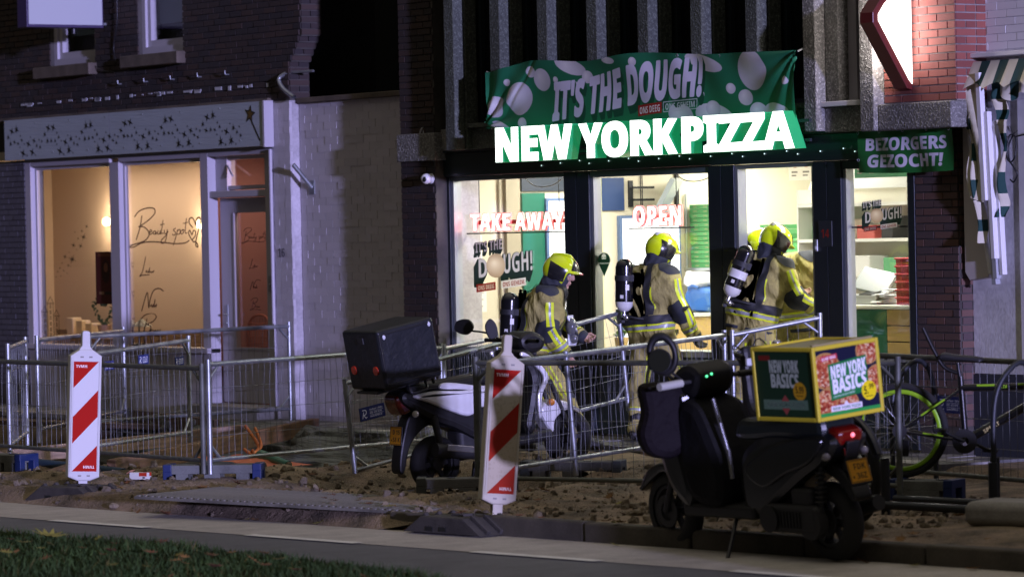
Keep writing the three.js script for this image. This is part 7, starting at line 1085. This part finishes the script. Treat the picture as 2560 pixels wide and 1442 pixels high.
function firefighter(o) {
  const J = o.J, t = thing('person', o.label, 'person', o.pos, Math.PI / 2 - PHI); if (o.scale) t.scale.setScalar(o.scale);   // local x runs to the right of the picture, z toward the street
  const up = vnorm(vsub(J.chest, J.pelvis)), fwd = vnorm(o.fwd), lat = vnorm(vcross(fwd, up)), cell = 0.015;   // lat: to the wearer's right
  const HD = o.head, hf = vnorm(HD.fwd), hup0 = vnorm(HD.up || [0, 1, 0]), hr = vnorm(vcross(hf, hup0)), hup = vnorm(vcross(hr, hf));
  const toHead = (x, y, z) => { const d = [x - HD.c[0], y - HD.c[1], z - HD.c[2]]; return [vdot(d, hr), vdot(d, hup), vdot(d, hf)]; };
  const fromHead = (a, b, c) => vadd(vadd(vadd(HD.c, hr, a), hup, b), hf, c);
  // torso built of capsules with breadth
  const side = (p, s) => vadd(p, lat, s);
  const torso = (r0, r = r0 + (r0 > 0 ? 0.034 : 0)) => [cap(side(J.chest, -0.1), side(J.chest, 0.1), 0.135 + r, 0.135 + r), cap(side(J.waist, -0.075), side(J.waist, 0.075), 0.125 + r, 0.125 + r), cap(J.chest, J.waist, 0.15 + r, 0.14 + r), cap(J.chest, J.neck, 0.12 + r, 0.075 + r), cap(vadd(J.shR, lat, -0.03), vadd(J.shL, lat, 0.03), 0.085 + r, 0.085 + r)];
  const arm = (a, b, c, r) => [cap(a, b, 0.078 + r, 0.062 + r), cap(b, c, 0.064 + r, 0.05 + r)];
  const hem = vadd(J.pelvis, up, o.hem || -0.02);
  const coatF = folds(union([...torso(0.012), cap(side(J.waist, -0.07), side(hem, -0.085), 0.135, 0.14), cap(side(J.waist, 0.07), side(hem, 0.085), 0.135, 0.14), ...arm(J.shR, J.elR, J.wrR, 0.014), ...arm(J.shL, J.elL, J.wrL, 0.014)], 0.045), 0.009, 31, o.seed);
  const cut = (x, y, z) => Math.max(coatF(x, y, z), -vdot(vsub([x, y, z], hem), up) - 0.02, vdot(vsub([x, y, z], vadd(J.neck, up, 0.05)), up));
  const [clo, chi] = boundsOf([J.chest, J.waist, hem, J.neck, J.shR, J.shL, J.elR, J.elL, J.wrR, J.wrL], 0.24);
  const coat = surfaceNets(cut, clo, chi, cell);
  // trousers
  const leg = (h, k, a, r) => [cap(h, k, 0.1 + r, 0.078 + r), cap(k, a, 0.08 + r, 0.075 + r)];
  const trF = folds(union([cap(side(J.pelvis, -0.08), side(J.pelvis, 0.08), 0.135, 0.135), ...leg(J.hipR, J.knR, J.anR, 0.008), ...leg(J.hipL, J.knL, J.anL, 0.008)], 0.05), 0.011, 27, o.seed + 2);
  const trCut = (x, y, z) => Math.max(trF(x, y, z), 0.07 - y);
  const [tlo, thi] = boundsOf([J.pelvis, J.hipR, J.hipL, J.knR, J.knL, J.anR, J.anL], 0.2);
  const trousers = surfaceNets(trCut, tlo, thi, cell);
  // body: head with face, neck, trunk, limbs and hands in one mesh
  const head = union([ell([0, 0.035, -0.01], 0.078, 0.1, 0.096), ell([0, -0.05, 0.025], 0.058, 0.075, 0.066)], 0.03);
  const face = union([head, ell([0, -0.008, 0.1], 0.015, 0.03, 0.024), ell([0, -0.022, 0.112], 0.014, 0.012, 0.014), ell([0, 0.03, 0.086], 0.05, 0.012, 0.016), ell([0.034, -0.025, 0.072], 0.022, 0.02, 0.018), ell([-0.034, -0.025, 0.072], 0.022, 0.02, 0.018), ell([0, -0.06, 0.092], 0.022, 0.008, 0.012), ell([0, -0.074, 0.088], 0.02, 0.008, 0.012), ell([0, -0.106, 0.068], 0.024, 0.02, 0.022), ell([0.08, 0, -0.01], 0.012, 0.032, 0.02), ell([-0.08, 0, -0.01], 0.012, 0.032, 0.02)], 0.012);
  const eyesIn = (x, y, z) => Math.max(face(x, y, z), 0.011 - Math.hypot(x - 0.031, (y - 0.008) * 1.4, z - 0.088), 0.011 - Math.hypot(x + 0.031, (y - 0.008) * 1.4, z - 0.088));
  const parts = [];
  parts.push(surfaceNets((x, y, z) => eyesIn(...toHead(x, y, z)), ...boundsOf([HD.c], 0.16), 0.0055));
  const bodyF = union([cap(HD.c, J.neck, 0.055, 0.06), ...torso(-0.05), ...arm(J.shR, J.elR, J.wrR, -0.025), ...arm(J.shL, J.elL, J.wrL, -0.025), cap(J.pelvis, J.waist, 0.1, 0.1), ...leg(J.hipR, J.knR, J.anR, -0.02), ...leg(J.hipL, J.knL, J.anL, -0.02)], 0.04);
  const [blo, bhi] = boundsOf([HD.c, J.chest, J.pelvis, J.elR, J.elL, J.wrR, J.wrL, J.knR, J.knL, J.anR, J.anL], 0.17);
  parts.push(surfaceNets(bodyF, blo, bhi, 0.024));
  const handOf = (el, wr, thumbDir, curl) => {
    const d = vnorm(vsub(wr, el)), q = vnorm(vcross(d, thumbDir)), th = vnorm(vcross(q, d)), c0 = vadd(wr, d, 0.02), fs = [cap(vadd(wr, d, -0.03), vadd(c0, d, 0.02), 0.03, 0.034), cap(vadd(c0, th, -0.022), vadd(vadd(c0, d, 0.05), th, -0.02), 0.018, 0.017), cap(vadd(c0, th, 0.018), vadd(vadd(c0, d, 0.055), th, 0.02), 0.018, 0.017)];
    [-0.03, -0.01, 0.011, 0.031].forEach((s, i) => { const L = [0.03, 0.036, 0.04, 0.035][i], a = vadd(vadd(c0, d, 0.062), th, s * 1.05), b = vadd(vadd(a, d, L), q, curl * 0.014), e = vadd(vadd(b, d, L * 0.55), q, curl * 0.03), k = vadd(vadd(e, d, L * 0.1), q, curl * 0.022); fs.push(cap(a, b, 0.0105, 0.0095), cap(b, e, 0.0095, 0.009), cap(e, k, 0.009, 0.008)); });
    const ta = vadd(vadd(c0, d, 0.008), th, 0.03), tb = vadd(vadd(ta, th, 0.026), d, 0.026), tc = vadd(vadd(tb, d, 0.03), th, 0.004); fs.push(cap(ta, tb, 0.014, 0.012), cap(tb, tc, 0.012, 0.009));
    const f = union(fs, 0.006); return [f, ...boundsOf([vadd(c0, d, 0.08)], 0.13)];
  };
  const hands = [['R', J.elR, J.wrR], ['L', J.elL, J.wrL]].map(([k, e, w]) => handOf(e, w, o.thumb || vadd(fwd, up, 0.6), o.curl ?? 0.9));
  if (!o.gloves) hands.forEach((h) => parts.push(surfaceNets(h[0], h[1], h[2], 0.0045)));
  part(t, 'body', parts.map((g) => g), mSkin);
  if (o.gloves) part(t, 'gloves', hands.map(([f, lo, hi]) => surfaceNets((x, y, z) => f(x, y, z) - 0.004, lo, hi, 0.005)), mNavy);
  part(t, 'eye', [ball(0.0115, ...fromHead(0.031, 0.008, 0.083), 1, 1, 1, 10), ball(0.0115, ...fromHead(-0.031, 0.008, 0.083), 1, 1, 1, 10)], mat(0.6, 0.6, 0.58, 0.2)); part(t, 'iris', [ball(0.006, ...fromHead(0.0315, 0.008, 0.0905), 1, 1, 1, 8), ball(0.006, ...fromHead(-0.0315, 0.008, 0.0905), 1, 1, 1, 8)], mat(0.03, 0.02, 0.012, 0.2)); part(t, 'brow', [rod(fromHead(0.014, 0.028, 0.096), fromHead(0.05, 0.03, 0.08), 0.005), rod(fromHead(-0.014, 0.028, 0.096), fromHead(-0.05, 0.03, 0.08), 0.005)], mat(0.03, 0.02, 0.015, 0.8)); part(t, 'lips', rod(fromHead(-0.018, -0.067, 0.097), fromHead(0.018, -0.067, 0.097), 0.004), mat(0.3, 0.11, 0.09, 0.5));
  // hood: around head and neck with a face opening
  const hoodF = (x, y, z) => { const [a, b, c] = toHead(x, y, z); const h = smin(head(a, b, c) - 0.014, cap(fromHead(0, -0.05, -0.02), vadd(J.neck, up, 0.02), 0.075, 0.095)(x, y, z), 0.05); const open = Math.hypot(a / 0.055, (b + 0.035) / 0.088); return Math.max(h, (c > 0.02 ? 1 : -1) * 0.001 - (open - 1) * 0.05 * (c > 0.02 ? 1 : -100)); };
  part(t, 'hood', surfaceNets(folds(hoodF, 0.003, 60, o.seed), ...boundsOf([HD.c, J.neck], 0.19), 0.009), mHood);
  // helmet
  const hel = (x, y, z) => { const [a, b, c] = toHead(x, y, z); const e = ell([0, 0.03, -0.005], 0.128, 0.142, 0.158)(a, b, c); const rim = c < 0.03 ? -0.085 + 0.02 * sstep(-0.02, -0.14, c) : lerp(-0.085, 0.022, sstep(0.025, 0.075, c)); const brim = ell([0, 0.032, 0.135], 0.085, 0.011, 0.062)(a, b, c), ridge = cap([0, 0.158, 0.05], [0, 0.15, -0.08], 0.014, 0.016)(a, b, c); const shell = Math.max(smin(e, ridge, 0.03), rim - b); return smin(shell, brim, 0.012); };
  const helmet = surfaceNets(hel, ...boundsOf([fromHead(0, 0.03, 0)], 0.24), 0.0085), hx = (x, y, z) => toHead(x, y, z);
  const hm = part(t, 'helmet', helmet, mHelmet);
  const add = (parent, name, tests, off, m, src) => { const g = patch(src, tests, off); if (g) part(parent, name, g, m); };
  for (const s of [1, -1]) add(hm, 'side_plate', [(x, y, z) => hx(x, y, z)[0] * s - 0.06, (x, y, z) => { const [, b, c] = hx(x, y, z); return 0.075 - b - 0.35 * (c + 0.03); }, (x, y, z) => { const [, b] = hx(x, y, z); return b + 0.06; }, (x, y, z) => 0.045 - hx(x, y, z)[2] - 0.45 * (hx(x, y, z)[1] + 0.02) * -1 * 0.4, (x, y, z) => hx(x, y, z)[2] + 0.1], 0.003, mHelmetDark, helmet);
  add(hm, 'crown_strip', [(x, y, z) => 0.034 - Math.abs(hx(x, y, z)[0]), (x, y, z) => hx(x, y, z)[1] - 0.09, (x, y, z) => 0.11 - Math.abs(hx(x, y, z)[2])], 0.004, o.strip || mHelmetWhite, helmet);
  add(hm, 'visor_trim', [(x, y, z) => hx(x, y, z)[2] - 0.092, (x, y, z) => hx(x, y, z)[1] - 0.045, (x, y, z) => 0.16 - hx(x, y, z)[1]], 0.004, mHelmetDark, helmet);
  add(hm, 'brim_edge', [(x, y, z) => hx(x, y, z)[2] - 0.165, (x, y, z) => 0.06 - hx(x, y, z)[1]], 0.002, o.rimM || mHelmetWhite, helmet);
  { const a = fromHead(0, -0.045, -0.055), b = vadd(vadd(J.neck, fwd, -0.045), up, 0.0), fC = folds(union([cap(a, b, 0.092, 0.088), cap(fromHead(0.05, -0.06, -0.02), vadd(vadd(J.neck, lat, 0.05), up, 0.01), 0.05, 0.06), cap(fromHead(-0.05, -0.06, -0.02), vadd(vadd(J.neck, lat, -0.05), up, 0.01), 0.05, 0.06)], 0.03), 0.006, 55, o.seed); part(hm, 'neck_cape', surfaceNets(fC, ...boundsOf([a, b], 0.17), 0.011), mNavy); }
  // coat with patches and reflective bands
  const cm = part(t, 'coat', coat, mCoat), off = 0.004;
  const band = (a, b, c, w0, w1) => (x, y, z) => { const s = vdot(vsub([x, y, z], a), vnorm(vsub(b, a))); return Math.min(s - w0, w1 - s); };
  const near = (p, r) => (x, y, z) => r - Math.hypot(x - p[0], y - p[1], z - p[2]);
  const onArm = (a, b, c, r) => (x, y, z) => r - Math.min(Math.abs(cap(a, b, 0, 0)(x, y, z)), Math.abs(cap(b, c, 0, 0)(x, y, z)));
  for (const [sh, el, wr, key] of [[J.shR, J.elR, J.wrR, 'R'], [J.shL, J.elL, J.wrL, 'L']]) {
    const L1 = vlen(vsub(el, sh)), L2 = vlen(vsub(wr, el)), arm1 = onArm(sh, el, wr, 0.115);
    add(cm, 'elbow_patch', [near(vadd(el, vnorm(vsub(wr, el)), 0.01), 0.115), arm1], off, mNavy, coat);
    add(cm, 'cuff_band', [band(el, wr, 0, L2 - 0.085, L2 - 0.07), arm1], off, mFluo, coat); add(cm, 'cuff_band', [band(el, wr, 0, L2 - 0.069, L2 - 0.041), arm1], off, mSilver, coat); add(cm, 'cuff_band', [band(el, wr, 0, L2 - 0.04, L2 - 0.025), arm1], off, mFluo, coat);
    add(cm, 'cuff', [band(el, wr, 0, L2 + 0.012, L2 + 0.09), arm1], off, mNavy, coat);
    // stripes along the sleeve
    const sd = o.sleeveDir || [0.25, 0, 1], stripe = (s0, s1, m) => { for (const [a, b, L] of [[sh, el, L1], [el, wr, L2]]) { const ax = vnorm(vsub(b, a)), nn = vnorm(vsub(sd, ax.map((v) => v * vdot(sd, ax)))), e2 = vcross(ax, nn); add(cm, 'sleeve_stripe', [(x, y, z) => { const d = vsub([x, y, z], a); return Math.min(vdot(d, ax) - (a === sh ? 0.05 : 0.0), L + (a === sh ? 0.0 : -0.09) - vdot(d, ax)); }, (x, y, z) => { const d = vdot(vsub([x, y, z], a), e2); return Math.min(d - s0, s1 - d); }, (x, y, z) => vdot(vsub([x, y, z], a), nn), arm1], off * 1.6, m, coat); } };
    stripe(-0.034, -0.009, mFluo); stripe(-0.0085, 0.0085, mSilver); stripe(0.009, 0.034, mFluo);
  }
  const tors = (x, y, z) => { const d = Math.min(cap(J.shR, J.elR, 0, 0)(x, y, z), cap(J.shL, J.elL, 0, 0)(x, y, z), cap(J.elR, J.wrR, 0, 0)(x, y, z), cap(J.elL, J.wrL, 0, 0)(x, y, z)), q = cap(J.pelvis, J.neck, 0, 0)(x, y, z); return Math.max(d - 0.095, 0.24 - q - 0.1); };
  const hgt = (p, w0, w1) => (x, y, z) => { const s = vdot(vsub([x, y, z], p), up); return Math.min(s - w0, w1 - s); };
  for (const [w0, w1, m] of [[-0.05, -0.033, mFluo], [-0.0325, -0.005, mSilver], [-0.0045, 0.0125, mFluo]]) add(cm, 'waist_band', [hgt(vadd(J.waist, up, -0.045), w0, w1), tors], off, m, coat);
  add(cm, 'hem', [hgt(hem, -0.03, 0.008)], 0.003, mNavy, coat);
  for (const s of [1, -1]) { const p = vadd(J.chest, lat, s * 0.1); add(cm, 'shoulder_patch', [near(vadd(s > 0 ? J.shR : J.shL, up, 0.05), 0.105), (x, y, z) => vdot(vsub([x, y, z], s > 0 ? J.shR : J.shL), up) - 0.0], off, mNavy, coat); for (const [a, b, m] of [[-0.026, -0.012, mFluo], [-0.0115, 0.0115, mSilver], [0.012, 0.026, mFluo]]) add(cm, 'back_stripe', [(x, y, z) => { const d = vdot(vsub([x, y, z], p), lat) - s * 0.03; return Math.min(d - a, b - d); }, hgt(J.chest, -0.15, 0.04), tors], off * 1.4, m, coat); }
  // trousers with bands
  const tm = part(t, 'trousers', trousers, mTrouser);
  for (const [hip, kn, an] of [[J.hipR, J.knR, J.anR], [J.hipL, J.knL, J.anL]]) {
    const L = vlen(vsub(an, kn)), lg = (x, y, z) => 0.14 - cap(kn, an, 0, 0)(x, y, z);
    for (const [a, b, m] of [[0.5, 0.53, mFluo], [0.531, 0.59, mSilver], [0.591, 0.62, mFluo]]) add(tm, 'leg_band', [band(kn, an, 0, L * a, L * b), lg], off, m, trousers);
    const ax = vnorm(vsub(kn, hip)), sd = o.sleeveDir || [0.25, 0, 1], nn = vnorm(vsub(sd, ax.map((v) => v * vdot(sd, ax)))), e2 = vcross(ax, nn), Lt = vlen(vsub(kn, hip)); add(tm, 'knee_patch', [near(kn, 0.1), (x, y, z) => vdot(vsub([x, y, z], kn), fwd)], off, mNavy, trousers);
    for (const [a, b, m] of [[-0.026, -0.01, mFluo], [0.01, 0.026, mFluo]]) add(tm, 'leg_stripe', [(x, y, z) => { const d = vdot(vsub([x, y, z], hip), e2); return Math.min(d - a, b - d); }, (x, y, z) => vdot(vsub([x, y, z], hip), nn), band(hip, kn, 0, 0.1, Lt), (x, y, z) => 0.15 - cap(hip, kn, 0, 0)(x, y, z)], off, m, trousers);
  }
  // boots
  const boots = [[J.anR, J.toR], [J.anL, J.toL]].map(([a, to]) => { const heel = vadd(a, vnorm([to[0] - a[0], 0, to[2] - a[2]]), -0.05); heel[1] = a[1] - 0.05; const f = union([cap(vadd(a, [0, 0.1, 0]), vadd(a, [0, -0.02, 0]), 0.066, 0.06), cap(heel, [to[0], to[1] + 0.012, to[2]], 0.048, 0.042), cap(vmix(a, to, 0.4), [to[0], to[1] + 0.015, to[2]], 0.05, 0.046)], 0.03); return surfaceNets(f, ...boundsOf([vadd(a, [0, 0.1, 0]), to, heel], 0.08), 0.011); });
  part(t, 'boots', boots, mBoot);
  // breathing apparatus
  if (o.tank) {
    const T = o.tank, ax = vnorm(T.axis), b = thing('breathing_apparatus', o.tank.label, 'breathing apparatus', o.pos, Math.PI / 2 - PHI); if (o.scale) b.scale.setScalar(o.scale);
    const q = new THREE.Quaternion().setFromUnitVectors(V(0, 1, 0), V(...ax)), place = (g) => g.applyQuaternion(q).translate(...T.c), R0 = T.r || 0.078, H = T.h || 0.46;
    part(b, 'cylinder', place(lathe([[0, H / 2], [R0 * 0.5, H / 2 - 0.008], [R0 * 0.86, H / 2 - 0.035], [R0, H / 2 - 0.075], [R0, -H / 2 + 0.09], [R0 * 0.98, -H / 2 + 0.085]], 32)), mTank);
    part(b, 'cylinder_base', place(lathe([[R0 * 0.985, -H / 2 + 0.088], [R0 * 0.93, -H / 2 + 0.045], [R0 * 0.6, -H / 2 + 0.012], [R0 * 0.25, -H / 2]], 32)), mTankTip);
    if (T.ring) part(b, 'white_band', place(new THREE.CylinderGeometry(R0 + 0.002, R0 + 0.002, 0.07, 32, 1, true).translate(0, -0.03, 0)), mTankTip);
    part(b, 'holding_strap', [place(new THREE.CylinderGeometry(R0 + 0.006, R0 + 0.006, 0.045, 32, 1, true).translate(0, 0.06, 0)), place(rb(0.05, 0.06, 0.02, 0.005, R0 * 0.7, 0.06, R0 * 0.75))], mStrap);
    part(b, 'label', [place(rb(0.035, 0.05, 0.003, 0.001).rotateY(0.3).translate(R0 * 0.3, -0.02, R0 * 0.965)), place(rb(0.03, 0.03, 0.003, 0.001).rotateY(-0.3).translate(-R0 * 0.3, -0.1, R0 * 0.965))], mTankTip);
    part(b, 'valve', [place(new THREE.CylinderGeometry(0.018, 0.022, 0.05, 12).translate(0, -H / 2 - 0.02, 0)), place(ball(0.026, 0.02, -H / 2 - 0.05, 0.01)), place(rod([0, -H / 2 - 0.03, 0], [0.06, -H / 2 - 0.05, 0.02], 0.01))], mChrome); part(b, 'valve_knob', place(rb(0.04, 0.035, 0.04, 0.01, -0.01, -H / 2 - 0.085, 0)), mStrap);
    const bc = vadd(vadd(J.chest, fwd, -0.185), up, -0.06), lift = new THREE.Matrix4().makeBasis(V(...lat), V(...up), V(...fwd)).setPosition(...bc);
    part(b, 'back_plate', rb(0.13, 0.44, 0.03, 0.012).applyMatrix4(lift), mStrap); part(b, 'frame_rail', [rb(0.025, 0.5, 0.025, 0.008, 0.08, 0, 0.01).applyMatrix4(lift), rb(0.025, 0.5, 0.025, 0.008, -0.08, 0, 0.01).applyMatrix4(lift)], mat(0.2, 0.21, 0.22, 0.5));
    for (const s of [1, -1]) { const p = vadd(J.chest, lat, s * 0.115); const g = patch(coat, [(x, y, z) => 0.03 - Math.abs(vdot(vsub([x, y, z], p), lat)), hgt(J.chest, -0.2, 0.5), (x, y, z) => 0.26 - cap(J.waist, vadd(J.neck, up, 0.05), 0, 0)(x, y, z)], 0.014); if (g) part(b, 'shoulder_strap', g, mStrap); }
    const belt = patch(coat, [hgt(vadd(J.waist, up, -0.0), -0.03, 0.035), tors], 0.018); if (belt) part(b, 'waist_belt', belt, mStrap);
    part(b, 'hip_pad', [rb(0.24, 0.1, 0.05, 0.024, 0, 0, 0).applyMatrix4(new THREE.Matrix4().makeBasis(V(...lat), V(...up), V(...fwd)).setPosition(...vadd(J.waist, fwd, -0.16)))], mStrap);
    part(b, 'air_hose', tube([vadd(T.c, ax, -H / 2 - 0.03), vadd(vadd(J.waist, fwd, -0.22), lat, 0.06), vadd(vadd(J.waist, lat, 0.2), fwd, 0.05), vadd(vadd(J.chest, lat, 0.16), fwd, 0.17)], 0.011, 30, 7), mStrap);
    if (T.mask) { part(b, 'mask', [ball(0.065, ...T.mask, 0.8, 1.2, 0.9), ball(0.04, T.mask[0] + 0.02, T.mask[1] - 0.1, T.mask[2], 1, 1.1, 1)], mat(0.1, 0.105, 0.115, 0.12, 0, { clearcoat: 1 })); part(b, 'mask_bag', cloth(12, 16, (u, v) => [T.mask[0] - 0.05 + 0.09 * u + 0.02 * Math.sin(v * 5), T.mask[1] - 0.16 + 0.26 * v, T.mask[2] + 0.06 * Math.sin(u * 5 + v * 6) - 0.02]), mat(0.62, 0.64, 0.66, 0.3, 0, { side: THREE.DoubleSide })); }
  }
  return t;
}
firefighter({
  label: 'firefighter with the face in profile walking between the white scooter and the shop window', pos: [3.23, 0.09, 1.89], scale: 0.957, seed: 1.3, fwd: [1, -0.12, -0.25], curl: 0.7, rimM: mat(0.6, 0.2, 0.15, 0.3), strip: mHelmet,
  head: { c: [0.09, 1.535, 0.0], fwd: [1, -0.22, 0.1], up: [0.15, 1, 0] },
  J: { neck: [0.015, 1.385, 0], chest: [-0.085, 1.2, 0], waist: [-0.13, 0.985, 0], pelvis: [-0.115, 0.83, 0], shR: [-0.04, 1.325, 0.18], elR: [-0.03, 1.07, 0.235], wrR: [0.1, 0.87, 0.2], shL: [0.0, 1.325, -0.18], elL: [0.1, 1.08, -0.23], wrL: [0.26, 1.0, -0.1], hipR: [-0.11, 0.82, 0.09], knR: [0.09, 0.47, 0.1], anR: [0.25, 0.12, 0.09], toR: [0.38, 0.04, 0.07], hipL: [-0.12, 0.82, -0.09], knL: [-0.12, 0.44, -0.1], anL: [-0.32, 0.16, -0.1], toL: [-0.2, 0.04, -0.12] },
  tank: { label: 'black air cylinder set on the back of the walking firefighter seen in profile', c: [-0.36, 1.16, 0.06], axis: [0.06, 1, 0], mask: [0.17, 1.08, 0.05] },
});
firefighter({
  label: 'firefighter seen from behind at the middle of the shop window under the OPEN sign', pos: [2.36, 0.06, 0.17], seed: 2.1, fwd: [0.62, -0.05, -0.78], gloves: true, curl: 0.8, sleeveDir: [0.6, 0, 0.8],
  head: { c: [0.085, 1.645, 0], fwd: [0.75, -0.22, -0.62], up: [0.1, 1, -0.08] },
  J: { neck: [0.02, 1.5, 0], chest: [-0.035, 1.31, 0], waist: [-0.035, 1.07, 0], pelvis: [-0.005, 0.89, 0], shR: [0.13, 1.425, 0.13], elR: [0.23, 1.15, 0.2], wrR: [0.335, 0.945, 0.14], shL: [-0.15, 1.42, -0.1], elL: [-0.12, 1.16, -0.26], wrL: [0.08, 1.0, -0.34], hipR: [0.08, 0.87, 0.06], knR: [0.24, 0.5, -0.03], anR: [0.28, 0.12, 0.0], toR: [0.38, 0.04, -0.1], hipL: [-0.09, 0.87, -0.06], knL: [-0.13, 0.47, -0.02], anL: [-0.16, 0.13, 0.05], toL: [-0.06, 0.04, -0.06] },
  tank: { label: 'black air cylinder with white base on the firefighter under the OPEN sign', c: [-0.25, 1.375, 0.16], axis: [0.03, 1, 0] },
});
firefighter({
  label: 'firefighter leaning into the open shop door with an arm stretched out', pos: [3.5, 0.16, -0.07], seed: 3.7, fwd: [0.5, -0.22, -0.84], gloves: false, curl: 0.5, sleeveDir: [0.3, 0.3, 0.9],
  head: { c: [0.165, 1.60, 0], fwd: [0.7, -0.35, -0.6], up: [0.25, 1, -0.15] },
  J: { neck: [0.10, 1.47, 0], chest: [0.03, 1.28, 0], waist: [-0.035, 1.075, 0], pelvis: [-0.055, 0.91, 0], shR: [0.215, 1.385, 0.11], elR: [0.325, 1.14, 0.18], wrR: [0.5, 1.05, 0.08], shL: [-0.12, 1.40, -0.1], elL: [0.1, 1.25, -0.36], wrL: [0.34, 1.2, -0.4], hipR: [0.035, 0.88, 0.07], knR: [0.05, 0.5, 0.1], anR: [-0.02, 0.12, 0.1], toR: [0.09, 0.04, 0.02], hipL: [-0.13, 0.88, -0.07], knL: [-0.12, 0.48, -0.08], anL: [-0.16, 0.12, -0.08], toL: [-0.06, 0.04, -0.16] },
  tank: { label: 'tilted black air cylinder with a white band on the firefighter in the doorway', c: [-0.155, 1.385, 0.16], axis: [0.38, 0.92, 0.0], ring: true },
});
firefighter({
  label: 'firefighter inside the shop behind the one leaning into the door, brightly lit', pos: [3.10, 0.15, -0.79], seed: 4.4, fwd: [-0.6, -0.3, 0.5], gloves: false, curl: 0.6,
  head: { c: [-0.27, 1.565, -0.03], fwd: [-0.9, -0.4, 0.3], up: [-0.3, 1, 0] },
  J: { neck: [-0.15, 1.47, 0], chest: [0.0, 1.3, 0], waist: [0.06, 1.06, 0], pelvis: [0.04, 0.89, 0], shR: [-0.1, 1.41, -0.17], elR: [-0.16, 1.15, -0.12], wrR: [-0.28, 1.0, 0.1], shL: [0.14, 1.43, 0.14], elL: [0.32, 1.24, 0.15], wrL: [0.44, 1.04, 0.2], hipR: [-0.05, 0.87, -0.07], knR: [-0.08, 0.47, 0.02], anR: [-0.06, 0.12, 0], toR: [-0.16, 0.04, 0.06], hipL: [0.12, 0.87, 0.05], knL: [0.12, 0.47, 0.1], anL: [0.14, 0.12, 0.05], toL: [0.05, 0.04, 0.14] },
});
camera.far = 400; camera.updateProjectionMatrix();
renderer.setSize(1024, 576);
renderer.render(scene, camera);
